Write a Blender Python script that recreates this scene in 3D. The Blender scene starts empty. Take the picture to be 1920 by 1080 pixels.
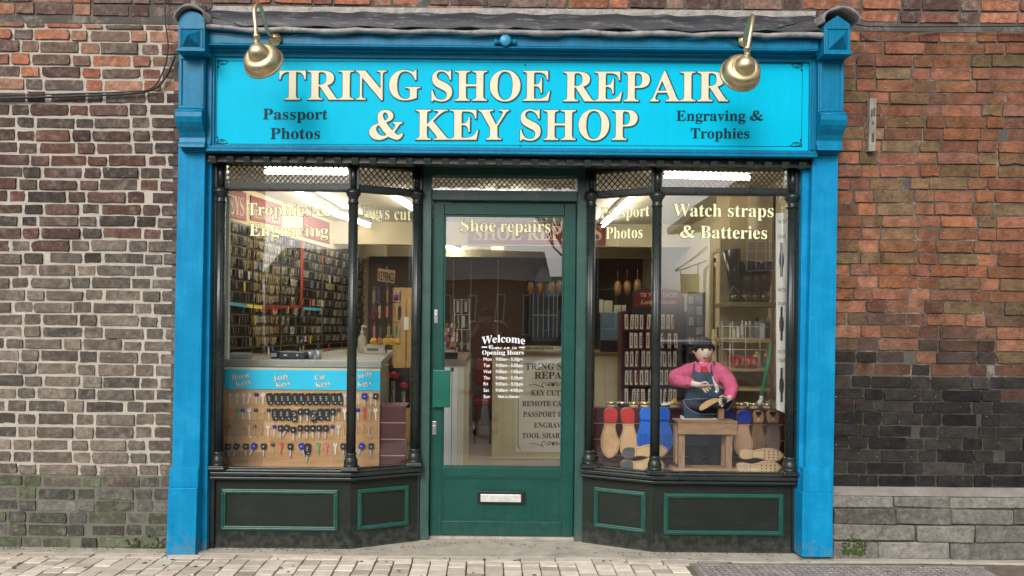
import bpy, math, random
from mathutils import Vector, Matrix
rnd = random.Random(7)
SC = bpy.context.scene
COL = SC.collection
F = 1380.0; PX, PY = 915.0, 612.0; ROLL = 0.010; CZ = 1.30; CY = -4.27
CR, SR = math.cos(ROLL), math.sin(ROLL)

# ---------------------------------------------------------------- picture helpers (a pixel and a distance -> a world point)
def ray(px, py):
    dx, dy = px - PX, py - PY
    return Vector(((dx*CR + dy*SR)/F, 1.0, -(-dx*SR + dy*CR)/F))
def P(px, py, d):
    r = ray(px, py); return Vector((r.x*d, CY + d, CZ + r.z*d))
def Xof(px, d): return (px - PX)*d/F
def Zof(py, d, px=915): return P(px, py, d).z
def plane_d(d): return (Vector((0, CY + d, 0)), Vector((0, 1, 0)))
def hit(px, py, pl):
    r = ray(px, py); o = Vector((0, CY, CZ)); p0, n = pl
    return o + r*((p0 - o).dot(n)/r.dot(n))
def S(v):
    v /= 255.0
    return v/12.92 if v <= 0.04045 else ((v + 0.055)/1.055)**2.4
def rgb(r, g, b): return (S(r), S(g), S(b))

# ---------------------------------------------------------------- mesh builder
class MB:
    def __init__(s): s.v = []; s.f = []; s.c = []; s.m = []; s.col = None; s.mi = 0; s.smooth = False; s.sm = []
    def add(s, vs, fs):
        b = len(s.v); s.v += [Vector(v) for v in vs]
        for f in fs:
            s.f.append([b + i for i in f]); s.c.append(s.col); s.m.append(s.mi); s.sm.append(s.smooth)
        return s
    def box(s, x0, x1, y0, y1, z0, z1, jit=0):
        vs = [(x, y, z) for z in (z0, z1) for y in (y0, y1) for x in (x0, x1)]
        if jit: vs = [tuple(c + rnd.uniform(-jit, jit) for c in v) for v in vs]
        return s.add(vs, [(0,2,3,1),(4,5,7,6),(0,1,5,4),(2,6,7,3),(0,4,6,2),(1,3,7,5)])
    def prism(s, pts, vec):
        n = len(pts); vec = Vector(vec); pts = [Vector(p) for p in pts]
        vs = pts + [p + vec for p in pts]
        fs = [tuple(range(n))[::-1], tuple(range(n, 2*n))] + [(i, (i+1) % n, n + (i+1) % n, n + i) for i in range(n)]
        return s.add(vs, fs)
    def rect(s, px0, py0, px1, py1, d, th):      # a box whose front stands at distance d
        pm, ym = (px0+px1)/2, (py0+py1)/2
        a = P(px0, ym, d); b = P(px1, ym, d); t = P(pm, py0, d); u = P(pm, py1, d)
        return s.box(a.x, b.x, a.y, a.y + th, u.z, t.z)
    def poly(s, pxs, d, th):                      # outline with its own distance and thickness
        return s.prism([P(x, y, d) for x, y in pxs], (0, th, 0))
    def frame4(s, bl, br, tl, w, th, out=0.0):    # rectangular moulding on a plane
        bl, br, tl = Vector(bl), Vector(br), Vector(tl)
        u = (br-bl); W = u.length; u.normalize(); v = (tl-bl); H = v.length; v.normalize(); n = u.cross(v).normalized()
        def bx(a0, a1, b0, b1):
            q = [bl + u*a + v*b + n*out for a, b in ((a0,b0),(a1,b0),(a1,b1),(a0,b1))]
            s.prism(q, n*th)
        bx(0, W, 0, w); bx(0, W, H-w, H); bx(0, w, w, H-w); bx(W-w, W, w, H-w)
        return s
    def tube(s, pts, r, n=10, caps=True):
        pts = [Vector(p) for p in pts]; N = len(pts)
        rs = r if isinstance(r, (list, tuple)) else [r]*N
        rings = []; prev = None
        for i, p in enumerate(pts):
            t = (pts[min(i+1, N-1)] - pts[max(i-1, 0)])
            if t.length < 1e-9: t = Vector((0, 0, 1))
            t.normalize()
            if prev is None:
                a = t.cross(Vector((0, 0, 1)))
                if a.length < 0.1: a = t.cross(Vector((1, 0, 0)))
            else: a = prev - t*prev.dot(t)
            a.normalize(); prev = a; b = t.cross(a)
            rings.append([p + (a*math.cos(2*math.pi*k/n) + b*math.sin(2*math.pi*k/n))*rs[i] for k in range(n)])
        vs = [v for g in rings for v in g]; fs = []
        for i in range(N-1):
            for k in range(n): fs.append((i*n+k, i*n+(k+1) % n, (i+1)*n+(k+1) % n, (i+1)*n+k))
        if caps: fs += [tuple(range(n))[::-1], tuple(range((N-1)*n, N*n))]
        sm = s.smooth; s.smooth = True; s.add(vs, fs); s.smooth = sm
        return s
    def lathe(s, prof, c, axis=(0, 0, 1), n=24, flute=0.0, nf=12, sx=1.0, caps=True):   # prof: (radius, offset along axis)
        c = Vector(c); ax = Vector(axis).normalized(); a = ax.cross(Vector((0, 1, 0)))
        if a.length < 0.05: a = ax.cross(Vector((1, 0, 0)))
        a.normalize(); b = ax.cross(a); vs = []
        for r, h in prof:
            for k in range(n):
                t = 2*math.pi*k/n; rr = r*(1 - flute*(0.5 + 0.5*math.cos(nf*t)))
                vs.append(c + ax*h + a*math.cos(t)*rr*sx + b*math.sin(t)*rr)
        fs = []
        for i in range(len(prof)-1):
            for k in range(n): fs.append((i*n+k, i*n+(k+1) % n, (i+1)*n+(k+1) % n, (i+1)*n+k))
        if caps:
            fs += [tuple(range(n))[::-1], tuple(range((len(prof)-1)*n, len(prof)*n))]
        sm = s.smooth; s.smooth = True; s.add(vs, fs); s.smooth = sm
        return s
    def ball(s, c, rx, ry=None, rz=None, n=12, m=8, jit=0):
        ry = ry or rx; rz = rz or rx; c = Vector(c); vs = [c + Vector((0, 0, -rz))]; fs = []
        for i in range(1, m):
            ph = -math.pi/2 + math.pi*i/m
            for k in range(n):
                t = 2*math.pi*k/n; q = 1 + (rnd.uniform(-jit, jit) if jit else 0)
                vs.append(c + Vector((rx*math.cos(ph)*math.cos(t)*q, ry*math.cos(ph)*math.sin(t)*q, rz*math.sin(ph)*q)))
        vs.append(c + Vector((0, 0, rz)))
        for k in range(n): fs.append((0, 1+(k+1) % n, 1+k))
        for i in range(m-2):
            for k in range(n): fs.append((1+i*n+k, 1+i*n+(k+1) % n, 1+(i+1)*n+(k+1) % n, 1+(i+1)*n+k))
        L = len(vs)-1
        for k in range(n): fs.append((L, 1+(m-2)*n+k, 1+(m-2)*n+(k+1) % n))
        sm = s.smooth; s.smooth = True; s.add(vs, fs); s.smooth = sm
        return s

def wloc(o):
    v = Vector((0, 0, 0))
    while o is not None: v += o.location; o = o.parent
    return v
def tag(o, label=None, cat=None, group=None, kind=None):
    if label: o['label'] = label
    if cat: o['category'] = cat
    if group: o['group'] = group
    if kind: o['kind'] = kind
    return o
def thing(name, label, cat, loc, group=None):
    o = bpy.data.objects.new(name, None); COL.objects.link(o); o.location = loc; o.empty_display_size = 0.1
    return tag(o, label, cat, group)
def build(mb, name, mats, parent=None, label=None, bevel=0.0, seg=2, origin=None, sub=0):
    if not isinstance(mats, (list, tuple)): mats = [mats]
    if parent is not None: org = wloc(parent)
    elif origin is not None: org = Vector(origin)
    else:
        xs = [v.x for v in mb.v]; ys = [v.y for v in mb.v]; zs = [v.z for v in mb.v]
        org = Vector(((min(xs)+max(xs))/2, (min(ys)+max(ys))/2, min(zs)))
    me = bpy.data.meshes.new(name)
    me.from_pydata([tuple(v - org) for v in mb.v], [], mb.f)
    for m in mats: me.materials.append(m)
    me.polygons.foreach_set('material_index', mb.m)
    me.polygons.foreach_set('use_smooth', mb.sm)
    if any(c is not None for c in mb.c):
        at = me.color_attributes.new('tint', 'FLOAT_COLOR', 'CORNER'); buf = []
        for p, c in zip(me.polygons, mb.c):
            buf += list((c or (1, 1, 1)) + (1.0,))*p.loop_total
        at.data.foreach_set('color', buf)
    me.update()
    o = bpy.data.objects.new(name, me); COL.objects.link(o)
    if parent is not None: o.parent = parent
    else: o.location = org
    if bevel:
        b = o.modifiers.new('b', 'BEVEL'); b.width = bevel; b.segments = seg; b.limit_method = 'ANGLE'; b.angle_limit = 0.7
    if sub:
        q = o.modifiers.new('s', 'SUBSURF'); q.levels = sub; q.render_levels = sub
    if label: o['label'] = label
    return o
def copy_tree(o, parent=None, loc=None, label=None):
    c = o.copy(); COL.objects.link(c)
    if parent is not None: c.parent = parent
    if loc is not None: c.location = loc
    if label: c['label'] = label
    for ch in list(o.children): copy_tree(ch, c)
    return c
ORD = 'first second third fourth fifth sixth seventh eighth ninth tenth eleventh twelfth thirteenth fourteenth fifteenth sixteenth seventeenth eighteenth nineteenth twentieth'.split()
def ordn(i): return ORD[i] if i < 20 else 'twenty-' + ORD[i-20]

# ---------------------------------------------------------------- materials
MATS = {}
def mat(name, c, rough=0.5, metal=0.0, var=0.12, vs=6.0, bump=0.1, bs=60.0, spec=0.5, grime=None, ga=0.0, gs=4.0, tint=False, coat=0.0, bd=0.004, stretch=None, chips=None, splash=None, streak=0.0):
    if name in MATS: return MATS[name]
    m = bpy.data.materials.new(name); m.use_nodes = True; nt = m.node_tree; N = nt.nodes; L = nt.links
    b = N['Principled BSDF']; b.inputs['Roughness'].default_value = rough; b.inputs['Metallic'].default_value = metal
    b.inputs['Specular IOR Level'].default_value = spec; b.inputs['Coat Weight'].default_value = coat
    geo = N.new('ShaderNodeNewGeometry'); src = geo.outputs['Position']
    if stretch:
        mp = N.new('ShaderNodeMapping'); mp.inputs['Scale'].default_value = stretch; L.new(src, mp.inputs[0]); src = mp.outputs[0]
    n1 = N.new('ShaderNodeTexNoise'); n1.inputs['Scale'].default_value = vs; n1.inputs['Detail'].default_value = 6; n1.inputs['Roughness'].default_value = 0.65
    L.new(src, n1.inputs['Vector'])
    mr = N.new('ShaderNodeMapRange'); mr.inputs[1].default_value = 0.3; mr.inputs[2].default_value = 0.7
    mr.inputs[3].default_value = 1 - var; mr.inputs[4].default_value = 1 + var; L.new(n1.outputs['Fac'], mr.inputs[0])
    mx = N.new('ShaderNodeVectorMath'); mx.operation = 'SCALE'; L.new(mr.outputs[0], mx.inputs['Scale'])
    if tint:
        at = N.new('ShaderNodeAttribute'); at.attribute_name = 'tint'; L.new(at.outputs['Color'], mx.inputs[0])
    else: mx.inputs[0].default_value = c
    out = mx.outputs[0]
    if grime:
        n2 = N.new('ShaderNodeTexNoise'); n2.inputs['Scale'].default_value = gs; n2.inputs['Detail'].default_value = 9; n2.inputs['Roughness'].default_value = 0.75
        L.new(src, n2.inputs['Vector'])
        r2 = N.new('ShaderNodeMapRange'); r2.inputs[1].default_value = 0.52; r2.inputs[2].default_value = 0.72; r2.inputs[4].default_value = ga
        L.new(n2.outputs['Fac'], r2.inputs[0])
        mi = N.new('ShaderNodeMix'); mi.data_type = 'RGBA'; L.new(r2.outputs[0], mi.inputs[0]); L.new(out, mi.inputs[6]); mi.inputs[7].default_value = grime + (1,)
        out = mi.outputs[2]
    if streak:
        ms_ = N.new('ShaderNodeMapping'); ms_.inputs['Scale'].default_value = (22, 22, 0.9); L.new(geo.outputs['Position'], ms_.inputs[0])
        n6 = N.new('ShaderNodeTexNoise'); n6.inputs['Scale'].default_value = 1.6; n6.inputs['Detail'].default_value = 5; n6.inputs['Roughness'].default_value = 0.7; L.new(ms_.outputs[0], n6.inputs['Vector'])
        r6 = N.new('ShaderNodeMapRange'); r6.inputs[1].default_value = 0.32; r6.inputs[2].default_value = 0.68; r6.inputs[3].default_value = 1-streak; r6.inputs[4].default_value = 1+streak*0.6; L.new(n6.outputs['Fac'], r6.inputs[0])
        v6 = N.new('ShaderNodeVectorMath'); v6.operation = 'SCALE'; L.new(out, v6.inputs[0]); L.new(r6.outputs[0], v6.inputs['Scale']); out = v6.outputs[0]
    if chips:
        n4 = N.new('ShaderNodeTexNoise'); n4.inputs['Scale'].default_value = 42; n4.inputs['Detail'].default_value = 8; n4.inputs['Roughness'].default_value = 0.7
        L.new(src, n4.inputs['Vector']); r4 = N.new('ShaderNodeMapRange'); r4.inputs[1].default_value = 0.66; r4.inputs[2].default_value = 0.69; r4.inputs[4].default_value = 0.8
        L.new(n4.outputs['Fac'], r4.inputs[0]); m4 = N.new('ShaderNodeMix'); m4.data_type = 'RGBA'; L.new(r4.outputs[0], m4.inputs[0]); L.new(out, m4.inputs[6]); m4.inputs[7].default_value = chips + (1,); out = m4.outputs[2]
    if splash:
        sx = N.new('ShaderNodeSeparateXYZ'); L.new(geo.outputs['Position'], sx.inputs[0])
        n5 = N.new('ShaderNodeTexNoise'); n5.inputs['Scale'].default_value = 26; n5.inputs['Detail'].default_value = 7; L.new(geo.outputs['Position'], n5.inputs['Vector'])
        ad = N.new('ShaderNodeMath'); ad.operation = 'MULTIPLY_ADD'; ad.inputs[1].default_value = 0.45; L.new(n5.outputs['Fac'], ad.inputs[0]); 
        ng = N.new('ShaderNodeMath'); ng.operation = 'MULTIPLY'; ng.inputs[1].default_value = -1; L.new(sx.outputs[2], ng.inputs[0]); L.new(ng.outputs[0], ad.inputs[2])
        r5 = N.new('ShaderNodeMapRange'); r5.inputs[1].default_value = 0.12; r5.inputs[2].default_value = 0.27; r5.inputs[4].default_value = 0.6; L.new(ad.outputs[0], r5.inputs[0])
        m5 = N.new('ShaderNodeMix'); m5.data_type = 'RGBA'; L.new(r5.outputs[0], m5.inputs[0]); L.new(out, m5.inputs[6]); m5.inputs[7].default_value = splash + (1,); out = m5.outputs[2]
    L.new(out, b.inputs['Base Color'])
    rr = N.new('ShaderNodeMapRange'); rr.inputs[3].default_value = max(0, rough-0.1); rr.inputs[4].default_value = min(1, rough+0.12)
    L.new(n1.outputs['Fac'], rr.inputs[0]); L.new(rr.outputs[0], b.inputs['Roughness'])
    if bump:
        n3 = N.new('ShaderNodeTexNoise'); n3.inputs['Scale'].default_value = bs; n3.inputs['Detail'].default_value = 4; L.new(src, n3.inputs['Vector'])
        bp = N.new('ShaderNodeBump'); bp.inputs['Strength'].default_value = bump; bp.inputs['Distance'].default_value = bd
        L.new(n3.outputs['Fac'], bp.inputs['Height']); L.new(bp.outputs[0], b.inputs['Normal'])
    MATS[name] = m; return m
def flat(name, c, rough=0.6, metal=0.0): return mat(name, c, rough, metal, var=0.06, bump=0, spec=0.25)
def emit(name, c, s):
    if name in MATS: return MATS[name]
    m = bpy.data.materials.new(name); m.use_nodes = True; b = m.node_tree.nodes['Principled BSDF']
    b.inputs['Base Color'].default_value = c + (1,); b.inputs['Emission Color'].default_value = c + (1,); b.inputs['Emission Strength'].default_value = s
    MATS[name] = m; return m
def glass(nm='window_glass', refl=0.09):
    m = bpy.data.materials.new(nm); m.use_nodes = True; nt = m.node_tree; N = nt.nodes; L = nt.links
    N.remove(N['Principled BSDF']); o = N['Material Output']
    t = N.new('ShaderNodeBsdfTransparent'); t.inputs[0].default_value = (0.93, 0.95, 0.94, 1)
    g = N.new('ShaderNodeBsdfGlossy'); g.inputs['Roughness'].default_value = 0.0; g.inputs[0].default_value = (1, 1, 1, 1)
    fr = N.new('ShaderNodeLayerWeight'); fr.inputs[0].default_value = 0.5
    pw = N.new('ShaderNodeMath'); pw.operation = 'POWER'; pw.inputs[1].default_value = 5; L.new(fr.outputs['Facing'], pw.inputs[0])
    mu = N.new('ShaderNodeMath'); mu.operation = 'MULTIPLY_ADD'; mu.inputs[1].default_value = 0.9; mu.inputs[2].default_value = refl; mu.use_clamp = True
    mx = N.new('ShaderNodeMixShader'); L.new(pw.outputs[0], mu.inputs[0]); L.new(mu.outputs[0], mx.inputs[0])
    L.new(t.outputs[0], mx.inputs[1]); L.new(g.outputs[0], mx.inputs[2]); L.new(mx.outputs[0], o.inputs[0])
    n = N.new('ShaderNodeTexNoise'); n.inputs['Scale'].default_value = 1.6; n.inputs['Detail'].default_value = 1
    geo = N.new('ShaderNodeNewGeometry'); L.new(geo.outputs['Position'], n.inputs['Vector'])
    bp = N.new('ShaderNodeBump'); bp.inputs['Strength'].default_value = 0.10; bp.inputs['Distance'].default_value = 0.02
    L.new(n.outputs['Fac'], bp.inputs['Height']); L.new(bp.outputs[0], g.inputs['Normal'])
    return m
GLASS = glass(); GLASS_R = glass('reflective_pane', 0.24); GLASS_D = glass('door_glass', 0.16)

# ---------------------------------------------------------------- lettering from the built-in font (serif forms are Unicode letters)
def serif(s): return ''.join(chr(0x1D400+ord(c)-65) if 'A' <= c <= 'Z' else chr(0x1D41A+ord(c)-97) if 'a' <= c <= 'z' else c for c in s)
def script(s): return ''.join(chr(0x1D4D0+ord(c)-65) if 'A' <= c <= 'Z' else chr(0x1D4EA+ord(c)-97) if 'a' <= c <= 'z' else c for c in s)
def italic(s): return ''.join(chr(0x1D468+ord(c)-65) if 'A' <= c <= 'Z' else chr(0x1D482+ord(c)-97) if 'a' <= c <= 'z' else c for c in s)
def bez(pts):        # closed Catmull-Rom curve through points; a point with a third value is a sharp corner
    out = []; n = len(pts)
    for i in range(n):
        p1, p2 = pts[i], pts[(i+1) % n]; p0 = pts[i-1] if len(p1) < 3 else p1; p3 = pts[(i+2) % n] if len(p2) < 3 else p2
        for k in range(6):
            t = k/6.0; q = []
            for a in (0, 1):
                q.append(0.5*((2*p1[a]) + (-p0[a]+p2[a])*t + (2*p0[a]-5*p1[a]+4*p2[a]-p3[a])*t*t + (-p0[a]+3*p1[a]-3*p2[a]+p3[a])*t**3))
            out.append(tuple(q))
    return out
AMP = [[(320,465,1),(300,380),(300,250),(360,150),(500,115),(630,150),(690,260),(650,370),(510,445,1),(590,560),(670,655,1),(735,570),(735,500),(680,465,1),(680,435,1),
        (915,435,1),(925,465,1),(850,500),(800,580),(718,700,1),(790,765),(850,765),(905,725,1),(945,750,1),(890,850),(800,900),(690,880),(575,820,1),(450,885),(320,905),(180,865),(90,740),(110,610),(190,520)],
       [(485,395,1),(440,320),(430,230),(480,180),(540,220),(560,310),(530,370)],
       [(335,515,1),(430,660),(522,770,1),(440,800),(350,770),(285,690),(262,600),(290,545)]]
AMPL = [[((x-90)/790.0*0.80, (900-y)/790.0*0.69) for x, y in bez(c)] for c in AMP]
def text_mesh(body, offset=0.0, conv=None):
    """vertices, faces of a text whose cap height is about 0.68; '&' is drawn from AMPL"""
    V, Fc = [], []; x = 0.0
    chunks = []; cur = ''
    for ch in body:
        if ch == '&' and conv is serif:
            if cur: chunks.append(cur)
            chunks.append('&'); cur = ''
        else: cur += ch
    if cur: chunks.append(cur)
    for chk in chunks:
        cu = bpy.data.curves.new('tmp', 'CURVE' if (chk == '&' and conv is serif) else 'FONT')
        if chk == '&' and conv is serif:
            cu.dimensions = '2D'; cu.fill_mode = 'BOTH'
            for loop in AMPL:
                sp = cu.splines.new('POLY'); sp.points.add(len(loop)-1); sp.use_cyclic_u = True
                for q, (a, b) in zip(sp.points, loop): q.co = (a, b, 0, 1)
            cu.offset = 0.0; adv = 0.86
        else:
            cu.body = conv(chk) if conv else chk; cu.size = 1.0; cu.offset = offset
            cu.resolution_u = 4
            adv = None
        ob = bpy.data.objects.new('tmp', cu); COL.objects.link(ob)
        dg = bpy.context.evaluated_depsgraph_get(); me = ob.evaluated_get(dg).to_mesh()
        vs = [(v.co.x + x, v.co.y) for v in me.vertices]; b = len(V)
        V += vs; Fc += [[b + i for i in p.vertices] for p in me.polygons]
        ob.evaluated_get(dg).to_mesh_clear()
        if adv is None:
            lead = 0.26*(len(chk) - len(chk.rstrip()))
            adv = (max([v[0] for v in vs]) - x if vs else 0.0) + lead + 0.02
        x += adv
        COL.objects.unlink(ob); bpy.data.objects.remove(ob); bpy.data.curves.remove(cu)
    return V, Fc
def letters(mb, body, BL, BR, TL, conv=serif, cap=0.676, outline=0.0, shadow=(0, 0), arch=0.0, lift=0.0008, mi_fill=0, mi_out=1):
    """lettering laid on the surface through BL, BR (base line) and TL (cap line above BL)"""
    BL, BR, TL = Vector(BL), Vector(BR), Vector(TL)
    V, Fc = text_mesh(body, 0.0, conv)
    x0 = min(v[0] for v in V); x1 = max(v[0] for v in V)
    U = (BR - BL)/(x1 - x0); W = (TL - BL)/cap; n = U.cross(W).normalized()
    def m(off, sx=0, sy=0):
        def f(x, y):
            t = (x - x0)/(x1 - x0); yy = y + arch*4*t*(1-t)
            return BL + U*(x - x0 + sx) + W*(yy + sy) + n*off
        return f
    if outline:
        mb.mi = mi_out; H = W.length*cap; k_ = 12 if H > 0.05 else 8
        us = U.length/W.length
        for q in range(k_):
            t_ = 2*math.pi*q/k_; f = m(lift*(0.55 + 0.4*q/k_), math.cos(t_)*outline/us + shadow[0], math.sin(t_)*outline + shadow[1])
            mb.add([f(*v) for v in V], Fc)
    f = m(lift*2); mb.mi = mi_fill
    mb.add([f(*v) for v in V], Fc); mb.mi = 0
    return mb
def ptext(mb, body, px0, px1, top, base, pl, base_r=None, **k):
    if not isinstance(pl, tuple): pl = plane_d(pl)
    base_r = base if base_r is None else base_r
    return letters(mb, body, hit(px0, base, pl), hit(px1, base_r, pl), hit(px0 + (base-top)*SR, top, pl), **k)
# ================================================================= EXTERIOR
DB, DR, DD = 4.27, 4.45, 4.50
blue = mat('blue_paint', (0.004, 0.225, 0.45), 0.42, var=0.13, vs=5, bump=0.35, bs=26, grime=(0.03, 0.30, 0.50), ga=0.5, gs=5, spec=0.12, streak=0.15, chips=(0.16, 0.34, 0.42), splash=(0.14, 0.20, 0.22))
blue2 = mat('blue_paint_trim', (0.0, 0.165, 0.31), 0.36, var=0.16, vs=5, bump=0.3, bs=30, grime=(0.015, 0.12, 0.20), ga=0.45, gs=9, spec=0.2, streak=0.2, chips=(0.12, 0.33, 0.42))
cyan = mat('cyan_sign_paint', (0.0, 0.46, 0.68), 0.42, var=0.06, vs=2.0, bump=0.03, bs=20, spec=0.06, streak=0.035)
dkgreen = mat('black_green_paint', (0.014, 0.020, 0.018), 0.28, var=0.25, vs=8, bump=0.2, bs=40, grime=(0.06, 0.068, 0.062), ga=0.30, gs=9)
riser = mat('riser_paint', (0.012, 0.0165, 0.013), 0.55, spec=0.25, splash=(0.08, 0.078, 0.068), chips=(0.08, 0.085, 0.075), var=0.15, vs=5, bump=0.25, bs=30, grime=(0.05, 0.055, 0.05), ga=0.25, gs=4, stretch=(1, 1, 2))
green = mat('green_paint', (0.005, 0.062, 0.047), 0.36, var=0.12, vs=5, bump=0.15, bs=30, grime=(0.03, 0.09, 0.08), ga=0.4, gs=8, stretch=(1, 1, 2.5), spec=0.35, streak=0.12, splash=(0.045, 0.075, 0.065))
teal = mat('green_moulding_paint', (0.005, 0.070, 0.054), 0.35, var=0.15, vs=8, bump=0.15, bs=30, grime=(0.09, 0.16, 0.14), ga=0.35, gs=12)
greyteal = mat('grey_green_frame', (0.022, 0.070, 0.060), 0.4, var=0.2, vs=6, bump=0.15, bs=30, grime=(0.10, 0.14, 0.13), ga=0.4, gs=8, splash=(0.12, 0.12, 0.11), chips=(0.12, 0.18, 0.17))
lead = mat('weathered_lead', (0.024, 0.024, 0.030), 0.55, var=0.35, vs=9, bump=0.5, bs=14, bd=0.01, grime=(0.42, 0.42, 0.42), ga=0.45, gs=14, stretch=(0.6, 1, 2))
leadlip = mat('pale_lead_lip', (0.24, 0.235, 0.225), 0.55, var=0.5, vs=12, bump=0.6, bs=30, bd=0.01, grime=(0.05, 0.05, 0.04), ga=0.7, gs=16)
brass = mat('brushed_brass', (0.66, 0.55, 0.33), 0.40, 1.0, var=0.12, vs=30, bump=0.08, bs=200)
cream_l = flat('cream_lettering', (0.68, 0.64, 0.46)); navy_l = flat('navy_lettering', (0.0, 0.028, 0.055)); outl = flat('dark_outline', (0.004, 0.06, 0.075))
glass_l = flat('cream_vinyl', (0.86, 0.82, 0.50)); glass_o = flat('olive_vinyl_edge', (0.05, 0.055, 0.02))
white_v = emit('white_vinyl', (0.9, 0.9, 0.9), 0.0)
chrome = mat('chrome', (0.75, 0.75, 0.74), 0.22, 1.0, var=0.1, bump=0.05)
black = mat('black_cable', (0.012, 0.012, 0.013), 0.5, var=0.2, bump=0)

# ---- brick walls -------------------------------------------------
brickm = mat('brick_face', (1, 1, 1), 0.9, var=0.38, vs=26, bump=1.0, bs=60, bd=0.008, grime=(0.34, 0.31, 0.27), ga=0.38, gs=13, tint=True, chips=(0.45, 0.42, 0.37), spec=0.1)
brick_r = mat('brick_face_red', (1, 1, 1), 0.92, var=0.42, vs=16, bump=1.0, bs=60, bd=0.009, grime=(0.045, 0.036, 0.028), ga=0.6, gs=7, tint=True, chips=(0.42, 0.38, 0.33), spec=0.1)
def mort(name, c, g): return mat(name, c, 0.95, var=0.2, vs=12, bump=0.8, bs=90, bd=0.006, grime=g, ga=0.5, gs=6)
m_pale = mort('pale_lime_mortar', (0.43, 0.395, 0.33), (0.22, 0.20, 0.17)); m_dark = mort('sooty_mortar', (0.085, 0.075, 0.065), (0.55, 0.51, 0.45))
m_base = mort('mossy_mortar', (0.15, 0.145, 0.115), (0.08, 0.10, 0.05))
m_soot = mort('black_mortar', (0.05, 0.045, 0.04), (0.14, 0.13, 0.12))
def mixc(a, b, t): return tuple(a[i]*(1-t) + b[i]*t for i in range(3))
def pick(pal):
    c = rnd.choice(pal); k = rnd.uniform(0.75, 1.25); return tuple(x*k for x in c)
RED = [(0.27, 0.105, 0.065), (0.30, 0.125, 0.075), (0.20, 0.09, 0.065), (0.16, 0.10, 0.075), (0.14, 0.095, 0.075), (0.28, 0.15, 0.10), (0.11, 0.085, 0.07)]
MAR = [(0.080, 0.052, 0.044), (0.10, 0.062, 0.052), (0.062, 0.050, 0.044), (0.095, 0.072, 0.060), (0.11, 0.06, 0.048)]
GRB = [(0.12, 0.10, 0.082), (0.15, 0.125, 0.10), (0.17, 0.14, 0.115), (0.10, 0.088, 0.074), (0.13, 0.105, 0.087)]
MOS = [(0.085, 0.083, 0.07), (0.11, 0.105, 0.09), (0.08, 0.085, 0.06), (0.12, 0.115, 0.10), (0.10, 0.112, 0.072)]
ORG = [(0.215, 0.092, 0.056), (0.19, 0.082, 0.052), (0.165, 0.08, 0.054), (0.18, 0.085, 0.046), (0.17, 0.10, 0.055), (0.25, 0.115, 0.068), (0.15, 0.10, 0.055), (0.24, 0.10, 0.052)]
SOO = [(0.022, 0.021, 0.020), (0.030, 0.027, 0.025), (0.018, 0.018, 0.018), (0.040, 0.036, 0.032)]
STO = [(0.17, 0.16, 0.14), (0.13, 0.122, 0.11), (0.20, 0.19, 0.165), (0.09, 0.085, 0.075)]
YW = CY + 4.24
def left_col(z):
    t = rnd.uniform(-0.12, 0.12)
    if z + t > 2.62: return pick(RED)
    if z + t > 1.72: return pick(MAR)
    if z + t*0.4 > 0.38: return pick(GRB)
    return pick(MOS)
def right_col(z):
    t = (1.48 - z)/0.50 + rnd.uniform(-0.40, 0.30); t = min(max(t, 0.0), 1.0)
    return mixc(pick(ORG), pick(SOO), t)
def above_col(z): return pick(RED + MAR[:2] + [(0.28, 0.12, 0.07)]*2)
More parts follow.
